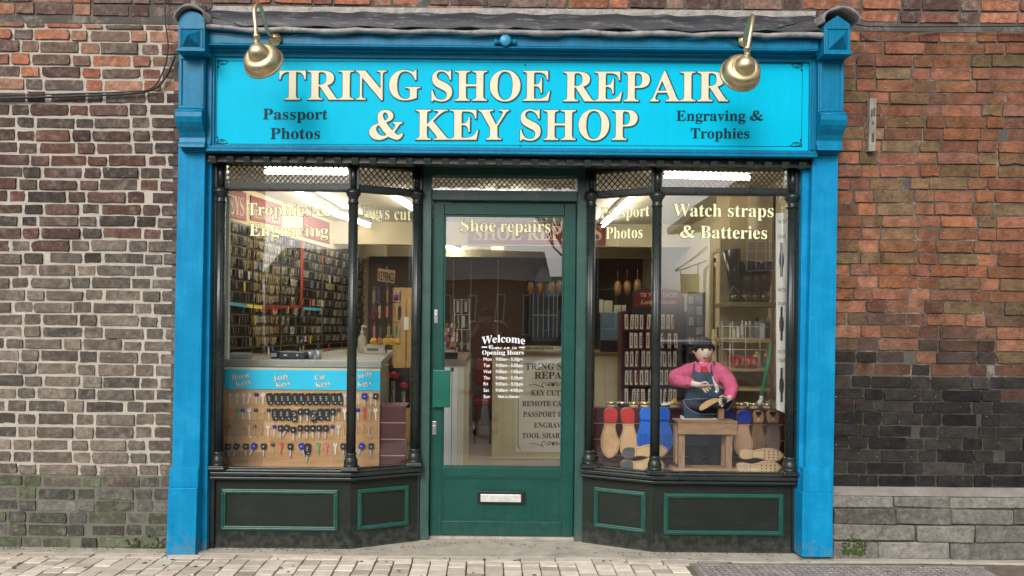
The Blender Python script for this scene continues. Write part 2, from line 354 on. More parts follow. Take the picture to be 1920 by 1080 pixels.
def brick_wall(name, x0, x1, z0, z1, colf, mortar, label, gap=0.011, back=0.25, jig=0.0035, course=0.0715):
    t = thing(name, label, 'wall', ((x0+x1)/2, YW, z0))
    mb = MB(); r = 0; z = z0
    while z < z1:
        h = course*rnd.uniform(0.96, 1.04)
        x = x0 - rnd.uniform(0, 0.11) - (0.11 if r % 2 else 0); k = r % 2
        while x < x1:
            L = (0.225 if k % 2 == 0 else 0.112)*rnd.uniform(0.95, 1.06); k += 1
            a, b = max(x, x0), min(x + L - gap*rnd.uniform(0.7, 1.4), x1)
            if b - a > 0.02:
                mb.col = colf(z); pr = rnd.uniform(-0.005, 0.006)
                zt = min(z + h - gap*rnd.uniform(0.7, 1.3), z1)
                f = YW - pr
                wv = 0.004*math.sin(a*1.9 + z*7) + 0.003*math.sin(a*5.3 - z*3); j = lambda: rnd.gauss(0, jig*0.42); cr = rnd.uniform(0.001, 0.005)
                nx_ = 6 if b-a > 0.14 else 4; ring = []
                for q in range(nx_): ring.append((a+cr+(b-a-2*cr)*q/(nx_-1), z+wv))
                ring += [(b, z+wv+(zt-z)*0.33), (b, z+wv+(zt-z)*0.67)]
                for q in range(nx_): ring.append((b-cr-(b-a-2*cr)*q/(nx_-1), zt+wv))
                ring += [(a, z+wv+(zt-z)*0.67), (a, z+wv+(zt-z)*0.33)]
                if rnd.random() < 0.10:
                    q = rnd.randrange(len(ring)); ring[q] = (ring[q][0]*0.9+(a+b)/2*0.1, ring[q][1]*0.75+(z+zt)/2*0.25)
                ring = [(x_+j(), z_+j()*0.8) for x_, z_ in ring]; n_ = len(ring); cxm, czm = (a+b)/2, (z+zt)/2+wv
                tl = rnd.uniform(-0.03, 0.03)
                vs = [(cxm+(x_-cxm)*0.988, f + (x_-cxm)*tl, czm+(z_-czm)*0.962) for x_, z_ in ring] + [(x_, f+0.0028+rnd.uniform(0, .0015), z_) for x_, z_ in ring] + [(x_, YW+0.03, z_) for x_, z_ in ring]
                mb.smooth = False
                mb.add(vs, [tuple(range(n_))]); base_ = len(mb.v)-len(vs)
                for lay in (0, 1):
                    for q in range(n_):
                        mb.f.append([base_+lay*n_+q, base_+(lay+1)*n_+q, base_+(lay+1)*n_+(q+1) % n_, base_+lay*n_+(q+1) % n_]); mb.c.append(mb.col); mb.m.append(0); mb.sm.append(False)
            x += L
        z += h; r += 1
    build(mb, 'brickwork', brick_r if x0 > 0 else brickm, t)
    zc = min(max(1.02 if x0 > 0 else 0.42, z0), z1)
    if z0 < 1 and zc < z1:
        build(MB().box(x0-0.001, x1+0.001, YW+0.006, YW+back, z0-0.05, zc), 'mortar_bed', m_soot if x0 > 0 else m_base, t, label='dark lower mortar')
        build(MB().box(x0-0.001, x1+0.001, YW+0.006, YW+back, zc, z1), 'mortar_bed', mortar, t)
    else: build(MB().box(x0-0.001, x1+0.001, YW+0.006, YW+back, z0-0.05, z1), 'mortar_bed', mortar, t)
    if x0 < 0 and z0 < 1: build(MB().box(XL-0.055, XL+0.02, YW+0.004, YW+0.0058, 0.42, 3.0, 0.0), 'sooty_mortar_edge', m_dark, t)
    return t
XL = Xof(329, 4.17); XR = Xof(1567, 4.17)
brick_wall('brick_wall', -3.9, XL+0.02, 0.0, 3.02, left_col, m_pale, 'weathered brick wall with wide pale mortar left of the shopfront', gap=0.015)
bw = brick_wall('brick_wall', XR-0.02, 3.9, 0.40, 3.02, right_col, m_dark, 'orange red brick wall with sooty black lower part right of the shopfront', gap=0.0075)
brick_wall('brick_wall', -3.9, 3.9, 3.075, 4.35, above_col, m_dark, 'brick wall running above the grey lead flashing', gap=0.012)
build(MB().box(-3.9, XL, YW+0.008, YW+0.2, 3.02, 3.075).box(XR, 3.9, YW+0.008, YW+0.2, 3.02, 3.075), 'mortar_bed', m_dark, bw)
# stone plinth under the right wall
pl = thing('stone_plinth', 'worn grey stone plinth at the foot of the right brick wall', 'plinth', (2.9, YW, 0))
mb = MB(); z = 0.0
for i, h in enumerate((0.10, 0.10, 0.09, 0.07)):
    x = XR + 0.005
    while x < 3.9:
        L = rnd.uniform(0.22, 0.5); mb.col = pick(STO); e = 0.055 if i < 3 else 0.04
        mb.box(x, min(x+L-0.006, 3.9), YW-e-rnd.uniform(0, 0.010), YW+0.1, z, z+h-0.005, 0.006); x += L
    z += h
build(mb, 'stone_course', brickm, pl, bevel=0.009, seg=3)
build(MB().prism([(XR, YW-0.045, 0.355), (XR, YW-0.002, 0.40), (XR, YW+0.08, 0.40), (XR, YW+0.08, 0.355)], (3.9-XR, 0, 0)), 'sloping_top', mat('stone_cap', (0.19, 0.175, 0.155), 0.9, var=0.3, vs=9, bump=0.8, bs=40), pl, bevel=0.006)
build(MB().box(XR, 3.9, YW-0.03, YW+0.09, 0, 0.352), 'mortar_bed', m_dark, pl)

# ---- ground ------------------------------------------------------
pavm = mat('paving_brick', (1, 1, 1), 0.92, var=0.14, vs=14, bump=0.6, bs=120, bd=0.003, grime=(0.20, 0.18, 0.15), ga=0.45, gs=6, tint=True, chips=(0.16, 0.14, 0.12))
conc = mat('apron_concrete', (0.40, 0.36, 0.30), 0.95, var=0.22, vs=9, bump=0.7, bs=110, bd=0.004, grime=(0.13, 0.115, 0.095), ga=0.6, gs=3.5)
joint = mat('joint_dirt', (0.15, 0.125, 0.10), 1.0, var=0.3, vs=20, bump=0.5, bs=150)
PAV = [(0.60, 0.52, 0.425), (0.57, 0.495, 0.41), (0.62, 0.54, 0.455), (0.54, 0.475, 0.395), (0.60, 0.505, 0.415)]
YF = CY + 4.155                       # front edge of the concrete apron
tag(build(MB().box(-30, 30, -2.6, 9, -0.12, -0.014), 'ground', joint), kind='structure')
mb = MB()
mb.prism([(x, YF + 0.012*math.sin(x*3.1) + rnd.uniform(-.004, .004) + (0.0 if x < 0.4 else -0.03*min(1, (x-0.4))), -0.012) for x in [-3.9+0.13*i for i in range(61)]] + [(3.9, YF+0.6, -0.012), (-3.9, YF+0.6, -0.012)], (0, 0, 0.014))
tag(build(mb, 'pavement_apron', conc, bevel=0.003), kind='structure')
mb = MB(); mb.mi = 0
def paver(x0, x1, y0, y1):
    if x1 > 1.115 and y0 < CY + 4.085 and y1 < CY+4.12: return
    mb.col = pick(PAV) if rnd.random() > 0.06 else tuple(c*0.7 for c in pick(PAV)); z = rnd.uniform(-0.003, 0.002); j = lambda: rnd.uniform(-0.002, 0.002)
    mb.add([(x0+j(), y0+j(), z+j()), (x1+j(), y0+j(), z+j()), (x1+j(), y1+j(), z+j()), (x0+j(), y1+j(), z+j()),
            (x0, y0, -0.03), (x1, y0, -0.03), (x1, y1, -0.03), (x0, y1, -0.03)], [(0,1,2,3), (0,4,5,1), (1,5,6,2), (2,6,7,3), (3,7,4,0)])
x = -4.0
while x < 4.0:
    L = 0.2*rnd.uniform(0.97, 1.03); off = -0.03*max(0, min(1, x-0.4)); paver(x, x+L-0.007, YF-0.072+off, YF-0.008+off); x += L
x = -4.0
while x < 4.0:
    y = YF - 0.08 - (0.03 if x > 0.9 else 0.03*max(0, min(1, x-0.4))); first = rnd.choice((0.075, 0.04, 0.06, 0.10))
    while y > -1.3:
        L = first if first else rnd.choice((0.075, 0.08, 0.085)); first = 0; paver(x, x+0.1-0.0075, y-L+0.0035, y); y -= L
    x += 0.1
tag(build(mb, 'pavement', pavm, bevel=0.0035, seg=2), kind='structure')
tag(build(MB().box(-30, 30, -2.55, -1.3, -0.1, -0.003).box(-30, -4.0, -1.3, 4, -0.1, -0.004).box(4.0, 30, -1.3, 4, -0.1, -0.004), 'far_pavement', mat('pavement_slab', (0.40, 0.35, 0.29), 0.95, var=0.2, vs=5)), kind='structure')
# chequered access cover, lower right
cv = thing('access_cover', 'steel access cover with raised studs set in the paving', 'manhole cover', (1.9, CY+3.7, 0))
steel = mat('worn_steel', (0.30, 0.27, 0.25), 0.5, 0.3, var=0.3, vs=14, bump=0.3, bs=80, grime=(0.30, 0.25, 0.22), ga=0.5, gs=6)
cx0, cx1, cy1, cy0 = 1.125, 2.75, CY+4.075, CY+3.35
build(MB().box(cx0+0.02, cx1-0.02, cy0, cy1-0.02, -0.03, -0.002), 'plate', steel, cv)
mb = MB(); r = 0; y = cy1-0.035
while y > cy1 - 0.32:
    x = cx0 + 0.035 + (0.018 if r % 2 else 0)
    while x < cx1-0.04:
        a = 0.011 if (r % 2) else -0.011
        mb.prism([(x-0.012, y-a*0.6-0.0035, -0.002), (x+0.012, y+a*0.6-0.0035, -0.002), (x+0.012, y+a*0.6+0.0035, -0.002), (x-0.012, y-a*0.6+0.0035, -0.002)], (0, 0, 0.0055)); x += 0.036
    y -= 0.017; r += 1
build(mb, 'raised_studs', steel, cv, bevel=0.0015, seg=1)
build(MB().box(cx0, cx1, cy1-0.016, cy1, -0.03, 0.001).box(cx0, cx0+0.016, cy0, cy1-0.016, -0.03, 0.001).box(cx0+0.57, cx0+0.578, cy0, cy1-0.016, -0.03, 0.002), 'rim', steel, cv)
rnd2 = random.Random(3)
leafm = flat('dry_leaf', (0.42, 0.36, 0.10))
mb = MB(); c = P(1292, 1047, 4.14); c.z = 0.004
mb.add([c+Vector(v) for v in ((-0.014,0,0), (-0.003,-0.008,0.004), (0.012,-0.004,0.001), (0.015,0.004,0.006), (0.002,0.009,0.002))], [(0,1,2,3,4)])
tag(build(mb, 'leaf', leafm), 'small yellow leaf lying on the concrete before the right bay', 'leaf')
mb = MB()
for i in range(520):
    x = rnd.uniform(-3.0, 3.0); e = rnd.random()**2*0.06; base = CY+4.24 if abs(x) > 1.9 else (CY+4.17 if abs(x) > 1.72 else CY + 4.25)
    if abs(x) < 0.78: base = CY+4.25 + 0.2*(1-abs(x)/0.78)
    s = rnd.uniform(0.002, 0.006); mb.ball((x, base-e, 0.003), s, s*0.8, s*0.5, 5, 3)
for i in range(60):
    x, y = rnd.uniform(-3.0, 3.0), rnd.uniform(-0.5, -0.12); s = rnd.uniform(0.005, 0.014)
    mb.lathe([(s, 0.0), (s*0.7, 0.0012)], (x, y, 0.0015), n=9)
tag(build(mb, 'dirt_and_grit', mat('grit', (0.10, 0.085, 0.06), 1, bump=0)), kind='stuff')
moss = mat('moss', (0.045, 0.07, 0.015), 1, var=0.4, vs=40, bump=0.8, bs=150)
mb = MB()
for i in range(150):
    p = P(rnd.uniform(1578, 1622), 1040 - abs(rnd.gauss(0, 14)), 4.18); s = rnd.uniform(0.004, 0.010); mb.ball((p.x, p.y-0.004, max(p.z, 0.004)), s, s*.5, s*.8, 5, 4)
for i in range(140):
    p = P(rnd.uniform(236, 306), 1042 - abs(rnd.gauss(0, 13)), 4.236); s = rnd.uniform(0.004, 0.010); mb.ball((p.x, p.y, max(p.z, 0.004)), s, s*.4, s*.8, 5, 4)
tag(build(mb, 'moss', moss), kind='stuff')

# ---- shopfront ---------------------------------------------------
SF = thing('shopfront', 'old bay-windowed shopfront with blue pilasters and dark green glazing between brick walls', 'shopfront', (0, 0, 0))
def pilaster(side):
    L = side < 0
    fx = lambda a, b: (a if L else b)
    mb = MB()
    if L: mb.poly([(334, 277), (385, 277), (371, 1040), (319, 1040)], 4.17, 0.13)
    else: mb.poly([(1524, 285), (1572, 285), (1561, 1040), (1508, 1040)], 4.17, 0.13)
    pil = build(mb, 'pilaster', blue, SF, bevel=0.004)
    mb = MB()
    if L: mb.poly([(384, 285), (397, 287), (387, 1036), (369, 1036)], 4.215, 0.1)
    else: mb.poly([(1505, 290), (1526, 290), (1512, 1040), (1496, 1040)], 4.215, 0.1)
    build(mb, 'inner_strip', blue, pil_parent(pil), bevel=0.003)
    mb = MB()
    if L: mb.poly([(315, 915), (370, 915), (366, 1041), (311, 1041)], 4.14, 0.16)
    else: mb.poly([(1505, 924), (1561, 924), (1562.5, 1045), (1504, 1045)], 4.14, 0.16)
    build(mb, 'plinth_block', blue, pil_parent(pil), bevel=0.004)
    mb = MB()
    if L: mb.poly([(317, 877), (372, 877), (371, 914), (316, 914)], 4.160, 0.14)
    else: mb.poly([(1507, 878), (1562, 878), (1561, 923), (1506, 923)], 4.160, 0.14)
    build(mb, 'plinth_neck', blue, pil_parent(pil), bevel=0.003)
    return pil
def pil_parent(o): return o
pl_l = pilaster(-1); pl_r = pilaster(1)
def console(side):
    L = side < 0
    x0, x1 = (330, 380) if L else (1530, 1578); dy = 0 if L else 6
    a, b = Xof(x0, 4.1), Xof(x1, 4.1); xr = lambda py: Zof(py+dy, 4.06, (x0+x1)/2)
    # side profile of the scroll and shaft, (y py, distance)
    prof = [(84, 4.10), (203, 4.10), (205, 4.068), (210, 4.058), (218, 4.056), (228, 4.064), (238, 4.082), (248, 4.104), (258, 4.118), (266, 4.112), (271, 4.102), (276, 4.10), (276, 4.14), (284, 4.15), (284, 4.24), (84, 4.24)]
    mb = MB(); pts = [(a, CY+d, Zof(y+dy, d, (x0+x1)/2)) for y, d in prof]
    mb.prism(pts, (b-a, 0, 0))
    con = build(mb, 'console', blue2, SF, bevel=0.003)
    mb = MB(); w = b-a
    mb.frame4((a+0.004, CY+4.0995, xr(200)), (b-0.004, CY+4.0995, xr(200)), (a+0.004, CY+4.0995, xr(101)), 0.018, 0.008)
    build(mb, 'sunk_panel_edge', blue2, con, bevel=0.003)
    mb = MB(); n = 7                                   # the small egg dentils on the scroll
    mb.tube([(a-0.001, CY+4.068, xr(208)), (b+0.001, CY+4.068, xr(208))], 0.009, 14)
    build(mb, 'scroll_roll', blue2, con)
    # head block with round top
    h0, h1 = (327, 377) if L else (1534, 1585); top, bot = (22, 97) if L else (30, 103)
    A, B = Xof(h0, 4.03), Xof(h1, 4.03); zb = Zof(bot, 4.03, (h0+h1)/2); zt = Zof(top, 4.03, (h0+h1)/2)
    A += 0.006 if not L else 0; sh = (SR*280/F*4.03); A += sh; B += sh
    mid = (A+B)/2; rr = (B-A)/2; zs = zt - rr*0.72; pts = [(A, CY+4.02, zb), (B, CY+4.02, zb), (B, CY+4.02, zs)]
    if L: pts += [(mid + rr*math.cos(t)*0.94, CY+4.02, zs + rr*0.72*math.sin(t)) for t in [math.pi*k/14 for k in range(0, 15)]]
    else: pts += [(B-0.01, CY+4.02, zs+0.01), (mid, CY+4.02, zt), (A+0.01, CY+4.02, zs+0.01)]
    pts += [(A, CY+4.02, zs)]
    hb = build(MB().prism(pts, (0, 0.22, 0)), 'console_head', blue2, SF, bevel=0.003)
    pz0, pz1 = Zof(90 if not L else 85, 4.0, h0+25), Zof(54 if not L else 54, 4.0, h0+25); pm = mid; hw = 0.05
    mb = MB().add([(pm-hw, CY+4.019, pz0), (pm+hw, CY+4.019, pz0), (pm+hw, CY+4.019, pz1), (pm-hw, CY+4.019, pz1), (pm, CY+3.965, (pz0+pz1)/2)], [(0,1,4), (1,2,4), (2,3,4), (3,0,4)])
    build(mb, 'pyramid_boss', blue2, hb)
    mb = MB().frame4((pm-hw-0.014, CY+4.0195, pz0-0.014), (pm+hw+0.014, CY+4.0195, pz0-0.014), (pm-hw-0.014, CY+4.0195, pz1+0.014), 0.009, 0.006)
    build(mb, 'boss_frame', blue2, hb, bevel=0.002)
    build(MB().box(A-0.006, B+0.006, CY+4.008, CY+4.095, zb-0.004, zb+0.012), 'drip_edge', blue2, hb, bevel=0.002)
    # lead hood
    mb = MB(); N = 30; mb.smooth = True; oz = 0.0 if L else -0.0
    ring = []
    for k in range(N+1):
        t = math.pi*(-0.06 + 1.12*k/N); q = 1.0 + 0.025*math.sin(5*t+side)
        if L: ring.append((mid + (rr+0.005)*math.cos(t)*q, zs + (rr*0.78+0.008)*math.sin(t)*q))
        else: ring.append((mid + 0.010 + (rr+0.022)*math.cos(t)*q*(1.0), zs + 0.012 + (rr*0.80+0.006)*max(math.sin(t), -0.3)*q))
    for k in range(N):
        (xa, za), (xb, zb2) = ring[k], ring[k+1]; ca = ((xa-mid)*0.06, (za-zs)*0.1); cb = ((xb-mid)*0.06, (zb2-zs)*0.1)
        y0, y1 = CY+3.99, CY+4.25
        mb.add([(xa, y0, za), (xb, y0, zb2), (xb, y1, zb2+0.03), (xa, y1, za+0.03), (xa+ca[0], y0, za+ca[1]+0.008), (xb+cb[0], y0, zb2+cb[1]+0.008), (xb+cb[0], y1, zb2+0.045), (xa+ca[0], y1, za+0.045)],
               [(0,1,2,3), (4,7,6,5), (0,4,5,1), (2,6,7,3), (0,3,7,4), (1,5,6,2)])
    build(mb, 'lead_hood', mat('hood_lead', (0.17, 0.165, 0.165), 0.55, var=0.5, vs=14, bump=0.6, bs=30, bd=0.01, grime=(0.30, 0.29, 0.28), ga=0.6, gs=18), SF, label='crumpled lead hood over the %s console' % ('left' if L else 'right'))
console(-1); console(1)

# fascia above the bays, sign frame mouldings
def hbar(name, y0, y1, d, th, m, xa=384, xb=1530, parent=None, bevel=0.003, label=None):
    za, zb = Zof(y1, d), Zof(y0, d); return build(MB().box(Xof(xa, d), Xof(xb, d), CY+d, CY+d+th, za, zb), name, m, parent or SF, bevel=bevel, label=label)
fas = hbar('fascia', 64, 288.6, 4.16, 0.10, blue2, 381, 1534)
def hb2(name, y0, y1, d, m=blue2, xa=383, xb=1530): return hbar(name, y0, y1, d, 4.159-d, m, xa, xb, fas)
hb2('upper_board', 66, 86.5, 4.075); hb2('bead', 86.5, 89.5, 4.06); hb2('cove', 89.5, 98, 4.10); hb2('lower_bead', 98, 101, 4.115)
hb2('top_rail', 101, 110.5, 4.13); hb2('bottom_rail', 276.5, 283, 4.13); hb2('bottom_bead', 283, 288.5, 4.115)
for nm, xa, xb in (('side_rail', 383, 398), ('side_rail', 1514, 1530)):
    build(MB().box(Xof(xa, 4.13), Xof(xb, 4.13), CY+4.13, CY+4.159, Zof(276.6, 4.13), Zof(110.4, 4.13)), nm, blue2, fas, bevel=0.003)
for nm, xa, xb in (('inner_bead', 389, 392.5), ('inner_bead', 1519, 1522.5)):
    build(MB().box(Xof(xa, 4.12), Xof(xb, 4.12), CY+4.12, CY+4.1299, Zof(275, 4.12), Zof(112, 4.12)), nm, blue2, fas, bevel=0.002)
# shop sign: thing of its own, held in the fascia
sg = thing('shop_sign', 'long cyan signboard reading TRING SHOE REPAIR & KEY SHOP above the windows', 'sign', P(956, 277, 4.145))
sl, sr_ = Xof(398, 4.145), Xof(1514, 4.145)
build(MB().box(sl+0.001, sr_-0.001, CY+4.145, CY+4.1585, Zof(276.4, 4.145)+0.0, Zof(110.6, 4.145)), 'board', cyan, sg)
def line(parent, body, x0, x1, top, base, d, mats, name='lettering', conv=serif, label=None, **k):
    mb = MB(); ptext(mb, body, x0, x1, top, base, d, conv=conv, **k)
    return build(mb, name, mats, parent, label=label)
ow = 0.026; D = 4.1445
line(sg, 'TRING', 523.5, 788, 132.5, 187, D, [cream_l, outl], outline=ow, shadow=(0.012, -0.012), label='cream word TRING')
line(sg, 'SHOE', 809, 1031, 133, 189, D, [cream_l, outl], outline=ow, shadow=(0.012, -0.012), label='cream word SHOE')
line(sg, 'REPAIR', 1056, 1365, 134.5, 190, D, [cream_l, outl], outline=ow, shadow=(0.012, -0.012), label='cream word REPAIR')
line(sg, '&', 692, 756, 206, 262, D, [cream_l, outl], outline=ow, shadow=(0.012, -0.012), cap=0.69, label='cream ampersand')
line(sg, 'KEY', 779, 954, 206, 262, D, [cream_l, outl], outline=ow, shadow=(0.012, -0.012), label='cream word KEY')
line(sg, 'SHOP', 975, 1195, 206.5, 262.5, D, [cream_l, outl], outline=ow, shadow=(0.012, -0.012), label='cream word SHOP')
line(sg, 'Passport', 493, 614, 204, 224, D, [navy_l, navy_l], outline=0.006, label='navy word Passport')
line(sg, 'Photos', 507, 600, 240, 260.5, D, [navy_l, navy_l], outline=0.006, label='navy word Photos')
line(sg, 'Engraving &', 1268, 1431, 207.5, 226.5, D, [navy_l, navy_l], outline=0.006, label='navy words Engraving &')
line(sg, 'Trophies', 1295, 1405, 240.5, 259.5, D, [navy_l, navy_l], outline=0.006, label='navy word Trophies')
mb = MB(); p = lambda x, y: P(x, y, 4.1438)
def ln(x0, y0, x1, y1, w=1.0, m=mb):
    a, b = p(x0, y0), p(x1, y1); t = (b-a).normalized(); q = Vector((-t.z, 0, t.x))*w*4.14/F/2
    m.add([a-q, b-q, b+q, a+q], [(0,1,2,3)])
ln(430, 114, 1488, 119.5); ln(430, 270, 1488, 274.5); ln(407.5, 127, 406, 258); ln(1504.5, 130, 1503, 262)
for cx, cy, sx, sy in ((407, 113.5, 1, 1), (406, 269.5, 1, -1), (1505, 119.5, -1, 1), (1503.5, 274.5, -1, -1)):
    pr = None
    for (a0, b0), (a1, b1), w in (((0,0),(14,0),2.4), ((14,0),(22,1),2.0), ((0,0),(2,8),2.2), ((2,8),(2,13),1.4), ((3,3),(8,1.5),1.2), ((3,3),(5,7),1.4), ((5,7),(12,8),1.6), ((12,8),(17,6),1.5), ((17,6),(20,1),1.2), ((8,5),(12,4),1.5), ((12,4),(14,6),1.2), ((8,5),(10,7),1.2)):
        ln(cx+sx*a0, cy+sy*b0, cx+sx*a1, cy+sy*b1, w)
    c = p(cx+sx*1.6, cy+sy*12); mb.add([c + Vector((0.006*math.cos(t), 0, 0.006*math.sin(t))) for t in [k*math.pi/4 for k in range(8)]], [tuple(range(8))])
build(mb, 'border_line', navy_l, sg)
mb = MB()
for x, y in ((984.5, 122), (975.5, 273)):
    c = p(x, y); build(MB().lathe([(0.005, 0), (0.004, 0.003)], c, (0, -1, 0), 10), 'screw_head', outl, sg)

# dentil band
band = hbar('dentil_band', 289, 308.5, 4.20, 0.08, dkgreen, 386, 1524)
hbar('band_top_moulding', 288.8, 292.5, 4.165, 0.035, dkgreen, 386, 1524, band, 0.001); hbar('band_foot_moulding', 304, 308.6, 4.18, 0.019, dkgreen, 386, 1524, band, 0.001)
dent_m = mat('dentil_paint', (0.030, 0.050, 0.042), 0.35, var=0.2, bump=0.2, grime=(0.12, 0.15, 0.13), ga=0.5, gs=16)
den = None; x = 393.0; i = 0
gaps = [33, 31, 37, 33, 32, 35, 34, 32, 33, 37, 32, 34]
while x < 1515:
    if den is None:
        c = P(x+6, 296, 4.17); w = 6.5*4.17/F
        mb = MB().prism([(c.x-w, CY+4.1645, c.z+0.012), (c.x-w, CY+4.158, c.z+0.004), (c.x-w, CY+4.166, c.z-0.014), (c.x-w, CY+4.176, c.z-0.026), (c.x-w, CY+4.199, c.z-0.028), (c.x-w, CY+4.199, c.z+0.012)], (2*w, 0, 0))
        den = build(mb, 'dentil', dent_m, band, bevel=0.002, seg=1); x00 = x
    else:
        o = den.copy(); COL.objects.link(o); o.location = ((x-x00)*4.17/F, 0, 0)
    x += gaps[i % 12]*1.0; i += 1

# lead flashing on top
mb = MB(); zt, zl = Zof(28, 4.25), Zof(54, 4.06)
NX = 60; xa, xb = Xof(376, 4.1), Xof(1540, 4.1); vs = []
for k in range(NX+1):
    x = xa + (xb-xa)*k/NX; w = 0.006*math.sin(k*1.3)+rnd.uniform(-.003, .003)
    for (y, z) in ((CY+4.262, zt+0.004+w*0.4), (CY+4.232, zt-0.004+w*0.5), (CY+4.17, zt-0.032+w), (CY+4.06, zl+w)): vs.append((x, y, z))
mb.smooth = True
mb.add(vs, [(k*4+j, (k+1)*4+j, (k+1)*4+j+1, k*4+j+1) for k in range(NX) for j in range(3)])
lf = build(mb, 'lead_flashing', lead, SF)
sol = lf.modifiers.new('t', 'SOLIDIFY'); sol.thickness = 0.004
mb = MB(); pts = []
for k in range(NX+1):
    x = xa + (xb-xa)*k/NX; sag = 0.004*math.sin(k*0.9)+rnd.uniform(-.002, .002) + (0.018 if k < 5 else 0)*(5-k)/5
    pts.append((x, CY+4.045, Zof(60.5, 4.045)+sag))
mb.tube(pts, [0.0135+rnd.uniform(-.0025, .0035) for _ in pts], 12)
build(mb, 'rolled_lead_lip', leadlip, lf)
build(MB().box(xa, xb, CY+4.215, CY+4.30, Zof(27, 4.22)-0.004, Zof(20, 4.22)+0.01, 0.004), 'mortar_fillet', mat('grey_mortar_fillet', (0.33, 0.31, 0.28), 0.95, var=0.35, vs=18, bump=0.9, bs=50, bd=0.01), lf)
build(MB().box(xa, xb, CY+4.07, CY+4.24, Zof(66, 4.07)+0.002, zl-0.008), 'fascia_core', blue2, SF)

# junction box on the fascia
jb = thing('junction_box', 'small round blue conduit box in the middle of the fascia', 'conduit box', P(947.5, 88, 4.06))
mb = MB().lathe([(0.031, 0), (0.031, 0.022), (0.027, 0.026)], P(947.5, 78, 4.066)+Vector((0, 0, 0)), (0, -1, 0), 24)
build(mb, 'lid', mat('blue_box_paint', (0.02, 0.24, 0.42), 0.4, bump=0.1), jb)
build(MB().tube([P(929, 79, 4.06), P(967, 79, 4.06)], 0.012, 12).tube([P(927, 79, 4.06), P(933, 79, 4.06)], 0.016, 12).tube([P(962, 79, 4.06), P(968, 79, 4.06)], 0.016, 12), 'conduit_spout', blue2, jb)

# cables
def smooth_path(pts, n=6):
    out = []; pts = [Vector(p) for p in pts]
    for i in range(len(pts)-1):
        p0 = pts[max(i-1, 0)]; p1 = pts[i]; p2 = pts[i+1]; p3 = pts[min(i+2, len(pts)-1)]
        for k in range(n):
            t = k/n; out.append(0.5*((2*p1) + (p2-p0)*t + (2*p0-5*p1+4*p2-p3)*t*t + (3*p1-p0-3*p2+p3)*t**3))
    out.append(pts[-1]); return out
def cable(pxs, d, r, label, m=black):
    pts = smooth_path([P(x, y, (dd[0] if dd else d)) for x, y, *dd in pxs])
    return tag(build(MB().tube(pts, r, 8), 'cable', m), label, 'cable')
cable([(-30, 186), (120, 181), (240, 176), (290, 166), (313, 140), (328, 105)], 4.215, 0.0065, 'thick black cable sweeping over the left brickwork to the pilaster')
cable([(-30, 180), (120, 176), (240, 172), (285, 165), (308, 128), (315, 85), (309, 30), (312, -30)], 4.21, 0.0042, 'thin black cable rising along the left side of the lead hood')
cable([(396, 0), (397, 14), (388, 20), (377, 24, 4.10), (420, 38, 4.10), (460, 51, 4.05)], 4.16, 0.004, 'black cable crossing from the left lead hood down to the left lamp')
cable([(700, 46, 4.13), (735, 36, 4.17), (757, 33, 4.19), (785, 38, 4.16), (820, 49, 4.11), (850, 55, 4.07)], 4.12, 0.0055, 'black cable drooping on the flashing right of centre')
cable([(400, 62), (450, 69), (500, 70), (530, 71), (560, 66)], 4.018, 0.003, 'black cable clipped under the lead lip behind the left lamp')
cable([(760, 33, 4.20), (950, 42, 4.16), (1200, 43, 4.16), (1400, 34, 4.18), (1530, 29, 4.2)], 4.2, 0.0015, 'thin grey wire running along the right half of the flashing', flat('grey_wire', (0.2, 0.17, 0.17)))
cable([(1455, 53, 4.07), (1500, 42, 4.13), (1535, 33, 4.17)], 4.1, 0.0025, 'short black cable from the flashing up to the right lead hood')
cable([(1361, 70), (1372, 78), (1384, 88)], 4.058, 0.003, 'short black cable feeding the right lamp')
cable([(1585, 38), (1612, 47), (1650, 50), (1760, 50), (1930, 49)], 4.215, 0.0035, 'black cable leaving the right lead hood along the brickwork')
cable([(1588, 42), (1610, 58), (1630, 72), (1650, 77), (1680, 72), (1760, 60), (1930, 62)], 4.222, 0.0025, 'thin sagging brown wire on the right brickwork', flat('brown_wire', (0.15, 0.12, 0.10)))

# slotted batten on the right wall
bt = thing('slotted_batten', 'short weathered grey channel with slots fixed upright on the right brickwork', 'batten', P(1637, 283, 4.21))
build(MB().poly([(1631.5, 184), (1644, 184), (1642, 283), (1629, 283)], 4.20, 0.03), 'channel', mat('weathered_grey', (0.23, 0.22, 0.17), 0.7, var=0.4, vs=20, bump=0.5), bt, bevel=0.002)
mb = MB()
for x, y0, y1 in ((1635, 205, 220), (1639, 203, 218), (1637, 228, 233), (1635.5, 250, 266), (1638.5, 250, 266)): build(MB().rect(x-0.9, y0, x+0.9, y1, 4.198, 0.004), 'slot', flat('dark_slot', (0.01, 0.01, 0.01)), bt)

